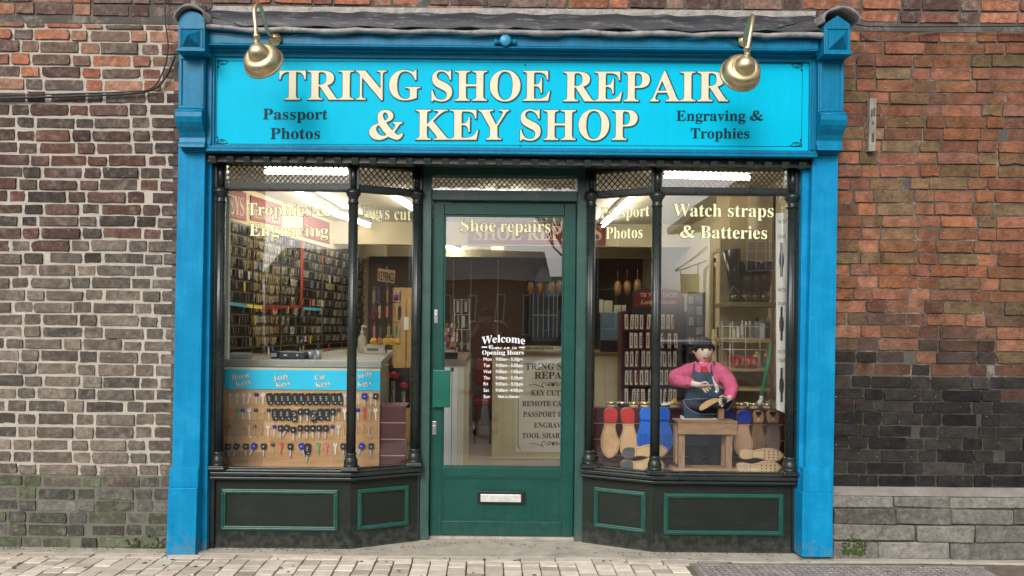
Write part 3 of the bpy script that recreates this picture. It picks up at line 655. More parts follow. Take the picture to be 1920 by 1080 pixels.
# wall lamps
def lamp(label, ros, armpts, neck, cap_c, rim_c, cap_d):
    t = thing('wall_lamp', label, 'lamp', P(ros[0], ros[1], 4.07))
    build(MB().lathe([(0.002, 0.03), (0.012, 0.028), (0.02, 0.018), (0.034, 0.012), (0.036, 0.004), (0.036, 0)], P(ros[0], ros[1], 4.062), (0, -1, 0), 28, caps=False), 'wall_rose', brass, t)
    build(MB().tube(smooth_path([P(*q) for q in armpts], 10), 0.0105, 14), 'swan_neck_arm', brass, t)
    sh = Vector((rim_c[0]-cap_c[0], 0, -(rim_c[1]-cap_c[1])))*cap_d/F; dep = 0.085
    ax = Vector((sh.x, 0, sh.z)); L = ax.length; ax.y = math.sqrt(max(dep*dep - L*L, 0.0009)); ax.normalize()
    c = P(cap_c[0], cap_c[1], cap_d)
    prof = [(0.001, -0.046), (0.018, -0.043), (0.034, -0.033), (0.046, -0.017), (0.052, -0.001), (0.055, 0.008), (0.0565, 0.009), (0.060, 0.0065), (0.071, 0.008), (0.083, 0.015), (0.092, 0.027), (0.097, 0.041), (0.099, 0.056), (0.0995, 0.060), (0.104, 0.061), (0.1065, 0.066), (0.1065, 0.072), (0.102, 0.075),
            (0.097, 0.068), (0.092, 0.045), (0.080, 0.026), (0.055, 0.014), (0.03, -0.02), (0.001, -0.03)]
    shd = build(MB().lathe(prof, c, ax, 48, caps=False), 'lamp_shade', brass, t)
    build(MB().lathe([(0.0105, 0.03), (0.0165, 0.03), (0.0175, 0.026), (0.0175, 0.014), (0.015, 0.012), (0.015, -0.012), (0.0135, -0.02)], P(neck[0], neck[1], cap_d), (0, 0, 1), 20), 'socket_collar', brass, t)
    build(MB().ball(c + ax*0.02, 0.028, n=14, m=10), 'bulb', flat('frosted_bulb', (0.8, 0.8, 0.78), 0.3), t)
lamp('left brass swan-neck lamp over the start of the word TRING', (516, 74), [(514, 73, 4.06), (503, 60, 4.0), (494, 34, 3.92), (489, 14, 3.85), (482, 9, 3.79), (477, 20, 3.755), (479, 45, 3.75), (480.5, 72, 3.75)], (481, 76), (484, 99), (489, 112), 3.75)
lamp('right brass swan-neck lamp covering the last R of REPAIR', (1395, 77), [(1395, 78, 4.06), (1398, 64, 4.0), (1404, 42, 3.93), (1410, 30, 3.86), (1411.5, 33, 3.80), (1408, 55, 3.76), (1402, 90, 3.75)], (1401, 99), (1397, 123), (1395.5, 133), 3.75)
# ---- bays --------------------------------------------------------
def pathL(): return [Vector((Xof(401, DB), 0, 0)), Vector((Xof(661, DB), 0, 0)), Vector((Xof(790, DR), CY+DR, 0))]
def pathR(): return [Vector((Xof(1095, DR), CY+DR, 0)), Vector((Xof(1229, DB), 0, 0)), Vector((Xof(1493, DB), 0, 0))]
def offset(path, o):                    # outward = towards the street
    out = []; ns = []
    for i in range(len(path)-1):
        t = (path[i+1]-path[i]).normalized(); ns.append(Vector((t.y, -t.x, 0)))
    for i, p in enumerate(path):
        if i == 0: n = ns[0]; k = 1
        elif i == len(path)-1: n = ns[-1]; k = 1
        else: n = (ns[i-1]+ns[i]).normalized(); k = 1/max(n.dot(ns[i]), 0.3)
        out.append(p + n*o*k)
    return out
def strip(mb, path, oo, oi, z0, z1):    # wall-like strip following the bay plan
    A = offset(path, oo); B = offset(path, oi)
    for i in range(len(path)-1):
        mb.prism([(A[i].x, A[i].y, z0), (A[i+1].x, A[i+1].y, z0), (B[i+1].x, B[i+1].y, z0), (B[i].x, B[i].y, z0)], (0, 0, z1-z0))
    return mb
ZS1, ZS0 = Zof(885, 4.24), Zof(904.5, 4.22)
ZD = Zof(885, 4.40)
ZTL, ZTH = Zof(360.5, DB), Zof(347, DB)        # transom bar
ZLT = Zof(312, DB)                             # top of the lattice light
def col_profile(z0, z1, r):
    return [(r, z0), (r, z1)]
colp = {}
def column(px, d, label):
    x = Xof(px, d); y = CY + d - 0.012; r = 0.0275
    zb0, zb1 = ZS1-0.001, ZS1 + 0.095; zc0, zc1 = Zof(386, d), Zof(360, d)
    sh = build(MB().lathe([(r, zb1-0.01), (r, zc0+0.005)], (x, y, 0), n=48, flute=0.10, nf=12), 'column', dkgreen, SF, label=label)
    p = [(r*0.95, zc0), (r*1.18, zc0+0.003), (r*1.2, zc0+0.009), (r*1.0, zc0+0.013), (r*1.02, zc0+0.03), (r*1.2, zc0+0.045), (r*1.55, zc0+0.056), (r*1.62, zc0+0.062), (r*1.62, zc0+0.070), (r*1.45, zc0+0.074), (r*1.4, zc1+0.004)]
    build(MB().lathe(p, (x, y, 0), n=32), 'capital', dkgreen, sh)
    b = [(r*1.45, zb0+0.022), (r*1.5, zb0+0.03), (r*1.35, zb0+0.034), (r*1.45, zb0+0.040), (r*1.45, zb0+0.055), (r*1.2, zb0+0.072), (r*1.05, zb0+0.088), (r*1.2, zb0+0.092), (r*1.2, zb0+0.100), (r*0.95, zb0+0.103)]
    build(MB().lathe(b, (x, y, 0), n=32), 'base', dkgreen, sh)
    q = r*1.75
    build(MB().box(x-q, x+q, y-q, y+q, zb0, zb0+0.013).box(x-q*0.9, x+q*0.9, y-q*0.9, y+q*0.9, zb0+0.0131, zb0+0.022), 'base_plinth', dkgreen, sh, bevel=0.003)
    u = r*0.62
    build(MB().lathe([(u, zc1), (u, ZLT+0.004)], (x, y-0.006, 0), n=20).box(x-r*1.05, x+r*1.05, y+0.004, y+0.04, zc1+0.002, ZLT+0.004), 'upper_post', dkgreen, sh)
for px, d, l in ((413.5, DB, 'far left column'), (661, DB, 'column on the corner of the left bay'), (780, DR-0.01, 'column beside the left of the door'), (1106, DR-0.01, 'column beside the right of the door'), (1229, DB, 'column on the corner of the right bay'), (1481, DB, 'far right column')):
    column(px, d, l)
def pt3(v, z): return Vector((v.x, v.y, z))
def lattice(mb, BL, BR, TL, nx, w, th):
    BL, BR, TL = Vector(BL), Vector(BR), Vector(TL); U = BR-BL; W = U.length; U.normalize(); V = TL-BL; H = V.length; V.normalize(); n = U.cross(V).normalized()
    s = W/nx
    for sgn in (1, -1):
        k = -int(H/s) - 2
        while k < nx + int(H/s) + 2:
            # line: u = k*s + sgn*v*k1
            pts = []
            u0 = k*s; v0, v1 = 0.0, H; sl = sgn*0.92
            ua, ub = u0, u0 + sl*H
            lo, hi = 0.0, H
            def clip(vmin, vmax): return max(lo, vmin), min(hi, vmax)
            if sl > 0: lo2, hi2 = max(0, (0-u0)/sl), min(H, (W-u0)/sl)
            else: lo2, hi2 = max(0, (W-u0)/sl), min(H, (0-u0)/sl)
            if hi2 - lo2 > 0.004:
                a = BL + U*(u0+sl*lo2) + V*lo2; b = BL + U*(u0+sl*hi2) + V*hi2; t = (b-a).normalized(); q = n.cross(t)*w/2; e = n*(0.0015*sgn)
                mb.prism([a-q+e, b-q+e, b+q+e, a+q+e], n*th)
            k += 1
def bay(path, side):
    L = side < 0; wd = 'left' if L else 'right'
    main = 0 if L else 1
    # stall riser
    mb = MB(); strip(mb, path, 0.0, -0.06, 0.0, ZS0+0.004)
    sr = build(mb, 'stall_riser', riser, SF, bevel=0.003, label=wd+' stall riser with two green framed panels')
    mb = MB(); strip(mb, path, 0.006, -0.01, 0.0, 0.018); build(mb, 'skirting', riser, sr)
    if L: pans = [((415.5, 634, 916, 996.5), 0), ((670, 766, 0, 0), 1)]
    else: pans = [((1114, 1211, 0, 0), 0), ((1244, 1468, 927, 1005.5), 1)]
    for (a, b, y0, y1), seg in pans:
        A, B = path[seg], path[seg+1]; t = (B-A).normalized(); n = Vector((t.y, -t.x, 0))
        def on(px):
            h = hit(px, 955, (A, n)); return h
        za, zb = Zof(998.5, DB) , Zof(921, DB)
        if L: pass
        p0, p1 = on(a), on(b)
        bl = pt3(p0, za) + n*0.0005; br = pt3(p1, za) + n*0.0005; tl = pt3(p0, zb) + n*0.0005
        mb = MB().frame4(bl, br, tl, 0.026, 0.010); mb.frame4(bl + t*0.009 + Vector((0,0,0.009)), br - t*0.009 + Vector((0,0,0.009)), tl + t*0.009 - Vector((0,0,0.009)), 0.008, 0.0155)
        build(mb, 'panel_moulding', teal, sr, bevel=0.004)
    # sill in layers
    mb = MB(); strip(mb, path, 0.034, -0.035, ZS1-0.014, ZS1); strip(mb, path, 0.044, -0.035, ZS1-0.034, ZS1-0.0142); strip(mb, path, 0.030, -0.035, ZS1-0.0405, ZS1-0.0342); strip(mb, path, 0.046, -0.035, ZS0, ZS1-0.0407)
    build(mb, 'sill', dkgreen, SF, bevel=0.005, label=wd+' moulded sill')
    # bottom rail behind the columns, transom bar, head
    mb = MB(); strip(mb, path, -0.004, -0.034, ZS1+0.0005, ZS1+0.006); build(mb, 'bottom_rail', dkgreen, SF, bevel=0.002)
    mb = MB(); strip(mb, path, 0.002, -0.045, ZTL, ZTH); tb = build(mb, 'transom_bar', dkgreen, SF, bevel=0.003)
    mb = MB(); strip(mb, path, 0.006, -0.006, ZTL+0.008, ZTL+0.016); build(mb, 'bead', dkgreen, tb)
    mb = MB(); strip(mb, path, 0.002, -0.05, ZLT, ZLT+0.06); build(mb, 'window_head', dkgreen, SF, bevel=0.002)
    # panes and lattices
    G = offset(path, -0.025); La = offset(path, -0.018)
    for i in (0, 1):
        front = (i == main)
        mb = MB().add([pt3(G[i], ZS1+0.01), pt3(G[i+1], ZS1+0.01), pt3(G[i+1], ZTL+0.01), pt3(G[i], ZTL+0.01)], [(0,1,2,3)])
        g = build(mb, 'window_pane', GLASS_R if (front and not L) else GLASS, SF, label='large %s pane of the %s bay' % ('front' if front else 'slanted', wd))
        pn = (G[i], Vector(((G[i+1]-G[i]).y, -(G[i+1]-G[i]).x, 0)).normalized())
        pn = (G[i] + pn[1]*0.002, pn[1])
        W = [glass_l, glass_o]
        def vin(body, x0, x1, t, b, br=None, lab=None):
            mb = MB(); ptext(mb, body, x0, x1, t, b, pn, base_r=br, outline=0.020); build(mb, 'window_lettering', W, g, label=lab)
        if L and front: vin('Trophies &', 463, 621, 380.5, 403.5, 406, 'cream words Trophies &'); vin('Engraving', 467.5, 616, 419.5, 442, 444, 'cream word Engraving')
        elif L: vin('Keys cut', 678.5, 771, 385, 408, 413.5, 'cream words Keys cut')
        elif front: vin('Watch straps', 1262, 1450, 382, 405.5, 407, 'cream words Watch straps'); vin('& Batteries', 1275, 1438, 423, 446, 448, 'cream words & Batteries')
        else: vin('Passport', 1126, 1218, 389, 410, 405, 'cream word Passport'); vin('Photos', 1136, 1205, 426.5, 448, 446, 'cream word Photos')
        mb = MB().add([pt3(G[i], ZTH-0.01), pt3(G[i+1], ZTH-0.01), pt3(G[i+1], ZLT+0.01), pt3(G[i], ZLT+0.01)], [(0,1,2,3)])
        tl_ = build(mb, 'top_light_pane', GLASS_R if (front and not L) else GLASS, SF)
        mb = MB(); A, B = La[i], La[i+1]
        lattice(mb, pt3(A, ZTH), pt3(B, ZTH), pt3(A, ZLT), 27 if front else 12, 0.0055, 0.002)
        if L or not front: build(mb, 'lattice', dkgreen, tl_)
        else:  # the right front light has its lattice behind the glass
            mb = MB(); q = offset(path, -0.04); lattice(mb, pt3(q[i], ZTH), pt3(q[i+1], ZTH), pt3(q[i], ZLT), 27, 0.0045, 0.002); build(mb, 'lattice', mat('grey_lattice', (0.12, 0.12, 0.10), 0.5, bump=0), tl_)
bay(pathL(), -1); bay(pathR(), 1)
# dark jamb strips next to the pilasters and the soffit over the doorway
for a, b in ((387, 404), (1489, 1504)):
    build(MB().rect(a, 306, b, 1034, 4.25, 0.055), 'jamb', dkgreen, SF, bevel=0.003)
xl3, xr3 = Xof(790, DR), Xof(1095, DR)
build(MB().box(Xof(388, 4.28), Xof(1508, 4.28), CY+4.285, CY+4.62, ZLT+0.0605, ZLT+0.20), 'soffit', dkgreen, SF)
build(MB().box(Xof(388, 4.28), Xof(1508, 4.28), CY+4.202, CY+4.284, ZLT+0.005, ZLT+0.062), 'head_board', dkgreen, SF)
# door frame
zd1 = Zof(379, DD); zt0, zt1 = Zof(358.5, 4.49), Zof(331, 4.49)
mb = MB(); d = 4.455
xa, xb, xc, xd_ = Xof(790, d), Xof(807.2, d), Xof(1080.5, d), Xof(1099, d)
mb.box(xa, xb, CY+d, CY+4.56, 0, ZLT+0.06).box(xc, xd_, CY+d, CY+4.56, 0, ZLT+0.06)
df = build(mb, 'door_frame', greyteal, SF, bevel=0.004)
build(MB().box(xb+0.0005, xc-0.0005, CY+d+0.004, CY+4.55, zd1+0.004, zt0), 'transom_rail', greyteal, df, bevel=0.004)
build(MB().box(xb+0.0005, xc-0.0005, CY+d+0.004, CY+4.55, zt1, ZLT+0.0605), 'head_rail', greyteal, df, bevel=0.003)
for a, b in ((xa-0.03, xa-0.0005), (xd_+0.0005, xd_+0.03)): build(MB().box(a, b, CY+4.445, CY+4.56, 0, ZLT+0.06), 'outer_architrave', dkgreen, df, bevel=0.003)
tp = build(MB().add([(xb, CY+4.53, zt0), (xc, CY+4.53, zt0), (xc, CY+4.53, zt1), (xb, CY+4.53, zt1)], [(0,1,2,3)]), 'top_light_pane', GLASS_R, SF)
mb = MB(); lattice(mb, (xb+0.004, CY+4.545, zt0), (xc-0.004, CY+4.545, zt0), (xb+0.004, CY+4.545, zt1), 28, 0.0045, 0.002); build(mb, 'lattice', dkgreen, tp)
# door leaf
dz = lambda y: Zof(y, DD, 945)
la, lb = xb+0.003, xc-0.003; ga, gb = Xof(831, DD), Xof(1056.5, DD); gt, gbm = dz(403), dz(877)
z0 = 0.018
mb = MB(); Y0, Y1 = CY+DD, CY+DD+0.045
mb.box(la, ga-0.0, Y0, Y1, z0, zd1).box(gb, lb, Y0, Y1, z0, zd1).box(ga+0.0005, gb-0.0005, Y0+0.001, Y1-0.001, gt, zd1-0.001).box(ga+0.0005, gb-0.0005, Y0+0.001, Y1-0.001, dz(895), gbm).box(ga+0.0005, gb-0.0005, Y0+0.001, Y1-0.001, z0+0.001, dz(978))
door = build(mb, 'door', green, SF, bevel=0.003, label='green glazed door with letter plate')
build(MB().box(ga+0.001, gb-0.001, Y0+0.012, Y1-0.008, dz(978)+0.0005, dz(895)-0.0005), 'lower_panel', green, door)
mb = MB().frame4((ga+0.001, Y0+0.012, dz(978)+0.001), (gb-0.001, Y0+0.012, dz(978)+0.001), (ga+0.001, Y0+0.012, dz(895)-0.001), 0.006, 0.008); build(mb, 'panel_bead', teal, door)
mb = MB().frame4((ga+0.001, Y0+0.012, gbm+0.001), (gb-0.001, Y0+0.012, gbm+0.001), (ga+0.001, Y0+0.012, gt-0.001), 0.010, 0.007); build(mb, 'glazing_bead', green, door, bevel=0.002)
dg_ = build(MB().add([(ga+0.001, Y0+0.018, gbm), (gb-0.001, Y0+0.018, gbm), (gb-0.001, Y0+0.018, gt), (ga+0.001, Y0+0.018, gt)], [(0,1,2,3)]), 'door_pane', GLASS_D, door)
dpl = plane_d(DD+0.016)
mb = MB(); ptext(mb, 'Shoe', 863.5, 929.5, 411, 434, dpl, base_r=434.7, outline=0.020); build(mb, 'window_lettering', [glass_l, glass_o], door, label='cream word Shoe')
mb = MB(); ptext(mb, 'repairs', 938, 1032, 411.8, 434.9, dpl, base_r=436, outline=0.020); build(mb, 'window_lettering', [glass_l, glass_o], door, label='cream word repairs')
mb = MB()
ptext(mb, 'Welcome', 903, 984.5, 632, 646, dpl, arch=0.20)
ptext(mb, 'Come on in', 916, 969, 646.3, 654.5, dpl, conv=script)
mb.rect(903, 649.8, 913.5, 651.8, DD+0.0155, 0.0004); mb.rect(973, 650.3, 984, 652.3, DD+0.0155, 0.0004)
ptext(mb, 'Opening Hours', 904, 982, 657, 665, dpl)
for i, (dn, hr) in enumerate((('Mon', '9:00am - 5:30pm'), ('Tue', '9:00am - 5:30pm'), ('Wed', '9:00am - 1:00pm'), ('Thu', '9:00am - 5.30pm'), ('Fri', '9:00am - 5:30pm'), ('Sat', '9:00am -4:00pm'), ('Sun', 'Not a chance'))):
    y = 676.3 + 11.65*i; w = {'Mon': 15, 'Tue': 11.5, 'Wed': 14, 'Thu': 11.5, 'Fri': 8, 'Sat': 10, 'Sun': 11.5}[dn]
    ptext(mb, dn, 906.7, 906.7+w, y-6, y, dpl, conv=None, outline=0.010, cap=0.70)
    if i < 6: ptext(mb, hr, 929.5, 980, y-6, y, dpl, conv=None, outline=0.010, cap=0.70)
    else: ptext(mb, hr, 934, 973.5, y-6, y, dpl, conv=None, outline=0.010, cap=0.70)
build(mb, 'opening_hours', [white_v, white_v], door, label='white Welcome and opening hours lettering on the door glass')
lp = build(MB().rect(895.5, 921.5, 984, 945, DD-0.008, 0.0078), 'letter_plate', mat('dark_metal', (0.03, 0.032, 0.035), 0.35, 0.6), door, bevel=0.004)
build(MB().rect(901, 927, 977, 941.5, DD-0.013, 0.005), 'letter_flap', mat('worn_chrome', (0.78, 0.78, 0.75), 0.32, 0.55, var=0.2, vs=30, bump=0.3, bs=60), door, bevel=0.003)
build(MB().rect(811, 694, 844, 764, DD-0.035, 0.0345), 'pull_handle_box', mat('green_box_paint', (0.006, 0.10, 0.068), 0.3, bump=0.05), door, bevel=0.004)
for y0, y1 in ((581, 606), (790, 815)):
    mb = MB().rect(814 if y0 < 700 else 810.5, y0, 821 if y0 < 700 else 818, y1, DD-0.004, 0.0038)
    c = P(817.5 if y0 < 700 else 814, (y0+y1)/2-3, DD-0.006); mb.lathe([(0.007, 0), (0.006, 0.005)], c, (0, -1, 0), 12); mb.box(c.x-0.003, c.x+0.003, c.y, c.y+0.004, c.z-0.022, c.z)
    build(mb, 'lock', chrome, door, bevel=0.001)
build(MB().rect(820, 378, 845, 383, DD-0.004, 0.0038), 'hinge_plate', greyteal, door)
build(MB().rect(815, 1014.5, 1072, 1020, 4.47, 0.08), 'threshold_strip', mat('aluminium', (0.8, 0.8, 0.8), 0.4, 0.3), SF)
build(MB().box(la-0.02, lb+0.02, CY+4.49, CY+4.62, 0.0025, 0.0165), 'door_step', conc, SF)
# ================================================================= INTERIOR
ZC = 2.48
creamw = mat('cream_wall', (0.60, 0.53, 0.37), 0.8, var=0.06, vs=3, bump=0.2, bs=60)
ceilm = mat('ceiling_paint', (0.62, 0.58, 0.47), 0.9, var=0.05, vs=2, bump=0.2)
darkw = mat('dark_back_wall', (0.085, 0.07, 0.062), 0.8, var=0.3, vs=4, bump=0.3)
floorm = mat('worn_lino', (0.20, 0.165, 0.13), 0.6, var=0.25, vs=9, stretch=(6, 1, 1))
maroon = mat('maroon_slatwall', (0.075, 0.018, 0.022), 0.35, var=0.15, vs=5, bump=0.05)
redsign = mat('red_board', (0.22, 0.028, 0.022), 0.5, var=0.1, bump=0); signcr = flat('sign_cream', (0.62, 0.50, 0.36))
def st(mb, name, m, **k): return tag(build(mb, name, m, **k), kind='structure')
WL0 = Vector((-2.40, CY+4.7, 0)); WLD = Vector((0.169, 1, 0)).normalized(); WLN = Vector((WLD.y, -WLD.x, 0)); WL = (WL0, WLN)
def wl(px, py, off=0.0): return hit(px, py, (WL0 + WLN*off, WLN))
a = WL0 - WLD*0.2; b = WL0 + WLD*6.3; n = WLN*0.1
st(MB().prism([a, b, b-n, a-n], (0, 0, ZC)), 'wall_left', mat('left_wall_paint', (0.60, 0.50, 0.32), 0.8, var=0.06, vs=3))
st(MB().box(2.3, 2.4, CY+4.5, CY+11.2, 0, ZC), 'wall_right', creamw)
st(MB().box(-2.7, 2.4, CY+11.0, CY+11.1, 0, ZC), 'wall_back', darkw)
st(MB().box(-2.8, 2.4, CY+4.625, CY+8.4, ZC, ZC+0.08).box(-2.8, 2.4, CY+8.45, CY+11, 2.43, 2.47), 'ceiling', ceilm)
st(MB().box(-1.85, 2.3, CY+8.4, CY+8.449, 2.225, ZC-0.002).box(-2.6, 2.3, CY+10.4, CY+10.45, 2.28, 2.429), 'ceiling_beam', creamw)
st(MB().box(-2.8, 2.4, CY+4.56, CY+11.1, -0.05, 0.003), 'floor', floorm)
st(MB().box(-2.9, -1.66, CY+4.50, CY+4.62, 0, ZC+0.05).box(1.93, 2.6, CY+4.50, CY+4.62, 0, ZC+0.05), 'wall_front', creamw)
st(MB().box(-2.9, 2.6, CY+4.30, CY+4.63, ZLT+0.2005, ZC+0.4), 'wall_over_windows', creamw)
# window display floors
disp = mat('display_floor', (0.05, 0.02, 0.02), 0.5)
st(MB().prism([pt3(v, ZD-0.03) for v in offset(pathL(), -0.0615)] + [Vector((Xof(790, DR), CY+4.80, ZD-0.03)), Vector((-1.66, CY+4.80, ZD-0.03))], (0, 0, 0.03)), 'display_floor', disp)
st(MB().prism([pt3(v, ZD-0.03) for v in offset(pathR(), -0.0615)] + [Vector((1.93, CY+4.98, ZD-0.03)), Vector((Xof(1095, DR), CY+4.98, ZD-0.03))], (0, 0, 0.03)), 'display_floor', disp)
st(MB().box(Xof(795, 4.56), Xof(795, 4.56)+0.03, CY+4.565, CY+4.80, 0, ZD).box(Xof(1098, 4.56)-0.03, Xof(1098, 4.56), CY+4.565, CY+4.98, 0, ZD), 'display_side', creamw)
fr_w = mat('white_inner_frame', (0.62, 0.60, 0.53), 0.6, var=0.15)
tag(build(MB().rect(419, 366, 428.5, 674, 4.40, 0.03), 'window_lining', fr_w), 'white painted lining post inside the far left edge of the left bay', 'lining')
# lights
tube_m = emit('fluorescent_tube', (1.0, 0.93, 0.78), 34.0); bat_m = flat('light_batten', (0.8, 0.8, 0.76))
def tubelight(p0, p1, label):
    p0, p1 = Vector(p0), Vector(p1); t = thing('ceiling_light', label, 'light', (p0+p1)/2, 'fluorescent strip lights on the shop ceiling')
    ax = (p1-p0).normalized(); q = Vector((-ax.y, ax.x, 0))*0.035; up = Vector((0, 0, 1))
    build(MB().prism([p0-q+up*0.03, p1-q+up*0.03, p1+q+up*0.03, p0+q+up*0.03], (0, 0, 0.045)), 'batten', bat_m, t, bevel=0.004)
    build(MB().tube([p0, p1], 0.0145, 14), 'tube', tube_m, t)
def L2(px, py, px2, py2, z=2.41):
    d1 = (z-CZ)/ray(px, py).z; d2 = (z-CZ)/ray(px2, py2).z
    return P(px, py, d1), P(px2, py2, d2)
tubelight(*L2(497, 322, 652, 324), 'fluorescent strip light parallel to the window, behind the left front lattice')
tubelight(*L2(556, 364, 632, 404), 'fluorescent strip light running into the shop above the words Trophies &')
tubelight(*L2(634, 404, 692, 424), 'fluorescent strip light further back, crossing the corner column of the left bay')
tubelight(*L2(735, 368, 790, 402), 'fluorescent strip light above the words Keys cut')
tubelight(*L2(1186, 374, 1131, 424), 'fluorescent strip light above the words Passport Photos')
tubelight(*L2(1246, 330, 1405, 334), 'fluorescent strip light parallel to the window, behind the right front lattice')
tubelight(*L2(838, 463, 864, 473, 2.36), 'short fluorescent strip light in the back of the shop, seen left in the door glass')
tubelight((0.12, CY+6.15, 2.41), (0.12, CY+7.2, 2.41), 'added unseen strip light brightening the middle of the shop, hidden above the door')  # extra tube out of sight, added to brighten the lower interior
em = thing('emergency_light', 'small cream bulkhead lamp in the middle of the rear ceiling beam', 'light', P(933, 468, 10.38))
build(MB().rect(921, 462, 945, 468.5, 10.34, 0.055), 'body', emit('cream_diffuser', (0.9, 0.85, 0.6), 0.6), em, bevel=0.01)

# red sign boards on the left wall
def wsign(corners, body, tx, label):
    bl, br, tr, tl = [wl(*c, 0.012) for c in corners]; n = -WLN*0.0115
    t = thing('wall_sign', label, 'sign', (bl+br)/2)
    build(MB().prism([bl, br, tr, tl], n), 'board', redsign, t)
    x0, y0, x1, y1, x2, y2 = tx
    mb = MB(); letters(mb, body, wl(x0, y0, 0.013), wl(x1, y1, 0.013), wl(x2, y2, 0.013)); build(mb, 'lettering', signcr, t)
wsign([(418, 403), (462, 414), (462, 362), (418, 345)], 'KEYS', (417, 397, 457, 405, 417, 362), 'red board reading KEYS at the near end of the left wall')
wsign([(471, 412), (529, 425), (529, 385), (471, 366)], 'SECURITY KEYS', (476, 407, 525, 420, 476, 392), 'red board reading SECURITY KEYS in the middle of the left wall')
wsign([(570, 444), (618, 457.5), (618, 417.5), (570, 400)], 'KEYS CUT', (573, 437, 614, 449, 573, 423), 'dull red board reading KEYS CUT at the far end of the left wall')

# rack of key blanks on the left wall
rk = thing('key_rack', 'long dark rack of hooks with red, yellow and cyan label strips filling the left wall', 'key rack', pt3(WL0 + WLD*2.6, 1.06))
def wp(s, z, off=0.0): v = WL0 + WLD*s + WLN*off; return Vector((v.x, v.y, z))
S0, S1 = 1.0, 4.75
build(MB().prism([wp(S0, 1.04, .001), wp(S1, 1.04, .001), wp(S1, 2.16, .001), wp(S0, 2.16, .001)], WLN*0.012), 'back_board', mat('rack_back', (0.035, 0.027, 0.018), 0.7, var=0.4, vs=12), rk)
rows = [2.135 - 0.095*i for i in range(12)]
rail_m = mat('rack_rail', (0.16, 0.14, 0.10), 0.4, 0.5, var=0.3, vs=20)
for z in rows: build(MB().prism([wp(S0, z, .013), wp(S1, z, .013), wp(S1, z+0.009, .013), wp(S0, z+0.009, .013)], WLN*0.035), 'rail', rail_m, rk)
def strip_w(px0, py0, px1, py1, c, nm, lab):
    a_, b_ = wl(px0, py0, 0.052), wl(px1, py1, 0.052); 
    build(MB().prism([a_, pt3(b_, b_.z) if False else b_, b_+Vector((0,0,0.028)), a_+Vector((0,0,0.028))], WLN*0.004), nm, flat(nm+lab, c), rk, label=lab+' label strip')
strip_w(430, 572, 462, 577, (0.10, 0.34, 0.42), 'label_strip', 'cyan'); strip_w(462.5, 576, 491, 580, (0.70, 0.55, 0.06), 'label_strip', 'yellow')
strip_w(492, 580, 566, 577, (0.25, 0.03, 0.025), 'label_strip', 'red'); strip_w(568, 581, 602, 583, (0.06, 0.36, 0.50), 'label_strip', 'blue')
a_ = wl(562, 572, .053); b_ = wl(567, 572, .053)
build(MB().prism([a_, b_, pt3(b_, 2.13), pt3(a_, 2.13)], WLN*0.006), 'upright_strip', flat('red_upright', (0.28, 0.045, 0.03)), rk, label='red upright strip')
for s_ in (1.75, 2.3, 3.3, 3.9, 4.4):
    build(MB().prism([wp(s_, 1.05, .05), wp(s_+0.012, 1.05, .05), wp(s_+0.012, 2.13, .05), wp(s_, 2.13, .05)], WLN*0.01), 'upright_rod', rail_m, rk)
kb_m = [mat('blank_steel', (0.36, 0.34, 0.29), 0.3, 0.35, bump=0), mat('blank_brass', (0.46, 0.33, 0.12), 0.3, 0.35, bump=0), mat('blank_dark', (0.03, 0.032, 0.035), 0.4, bump=0), mat('blank_pale', (0.62, 0.60, 0.52), 0.4, 0.3, bump=0)]
protos = []
for v in range(8):                        # bundles of blanks: fans of flat keys
    mb = MB(); k0 = v % 4
    for i in range(6):
        o_ = -0.021 + 0.0085*i + rnd.uniform(-.001, .001); l_ = rnd.uniform(0.052, 0.07); mb.mi = (k0 if rnd.random() < 0.7 else (k0+2) % 4)
        e = WLD*o_; w = WLD*0.0026; out = WLN*rnd.uniform(0.012, 0.03); dn = Vector((0, 0, -1))
        mb.prism([e - w*2.2 + out, e + w*2.2 + out, e + w*2.2 + out + dn*0.022, e - w*2.2 + out + dn*0.022], WLN*0.004)
        mb.prism([e - w + out + dn*0.022, e + w + out + dn*0.022, e + w + out + dn*l_, e - w + out + dn*l_], WLN*0.003)
    me = build(mb, 'key_bundle', kb_m, origin=(0, 0, 0)); protos.append(me)
spots = []
for ri, z in enumerate(rows[:-1]):
    s_ = S0 + 0.06
    while s_ < S1 - 0.03:
        if rnd.random() > 0.06: spots.append((s_, z, ri))
        s_ += 0.054
vis = [q for q in spots if q[0] > 1.30]
vis.sort(key=lambda q: q[0]); near = vis[:290]; far = vis[290:]
used = set(); LB = 'small bundle of key blanks hanging from a rail of the rack on the left wall'
def bpi(s_, ri):
    if s_ < 1.75 and ri > 4: return rnd.choice((2, 6, 2, 0))
    if 1.75 < s_ < 2.3: return rnd.choice((1, 5, 3, 1, 7))
    return rnd.choice((0, 4, 2, 0, 3, 1, 6))
for s_, z, ri in near:
    k = bpi(s_, ri); pos = wp(s_, z-0.001, 0.016)
    pos = pos + Vector((0, 0, rnd.uniform(-0.006, 0.0)))
    if k not in used: o = protos[k]; used.add(k); o.location = pos
    else: o = protos[k].copy(); COL.objects.link(o); o.location = pos; q = rnd.uniform(0.82, 1.22); o.scale = (q*rnd.uniform(0.85, 1.15), q, q); o.rotation_euler = (0, rnd.uniform(-0.16, 0.16), 0)
    tag(o, LB, 'key bundle', 'bundles of key blanks on the wall rack')
mb = MB()
for s_, z, ri in far:
    k = bpi(s_, ri); src = protos[k].data; pos = wp(s_, z-0.001, 0.016); b0 = len(mb.v)
    for p_ in src.polygons:
        mb.mi = p_.material_index; mb.add([Vector(src.vertices[i].co) + pos for i in p_.vertices], [tuple(range(len(p_.vertices)))])
tag(build(mb, 'key_blanks', kb_m), kind='stuff')
for i, o in enumerate(protos):
    if i not in used: bpy.data.objects.remove(o)

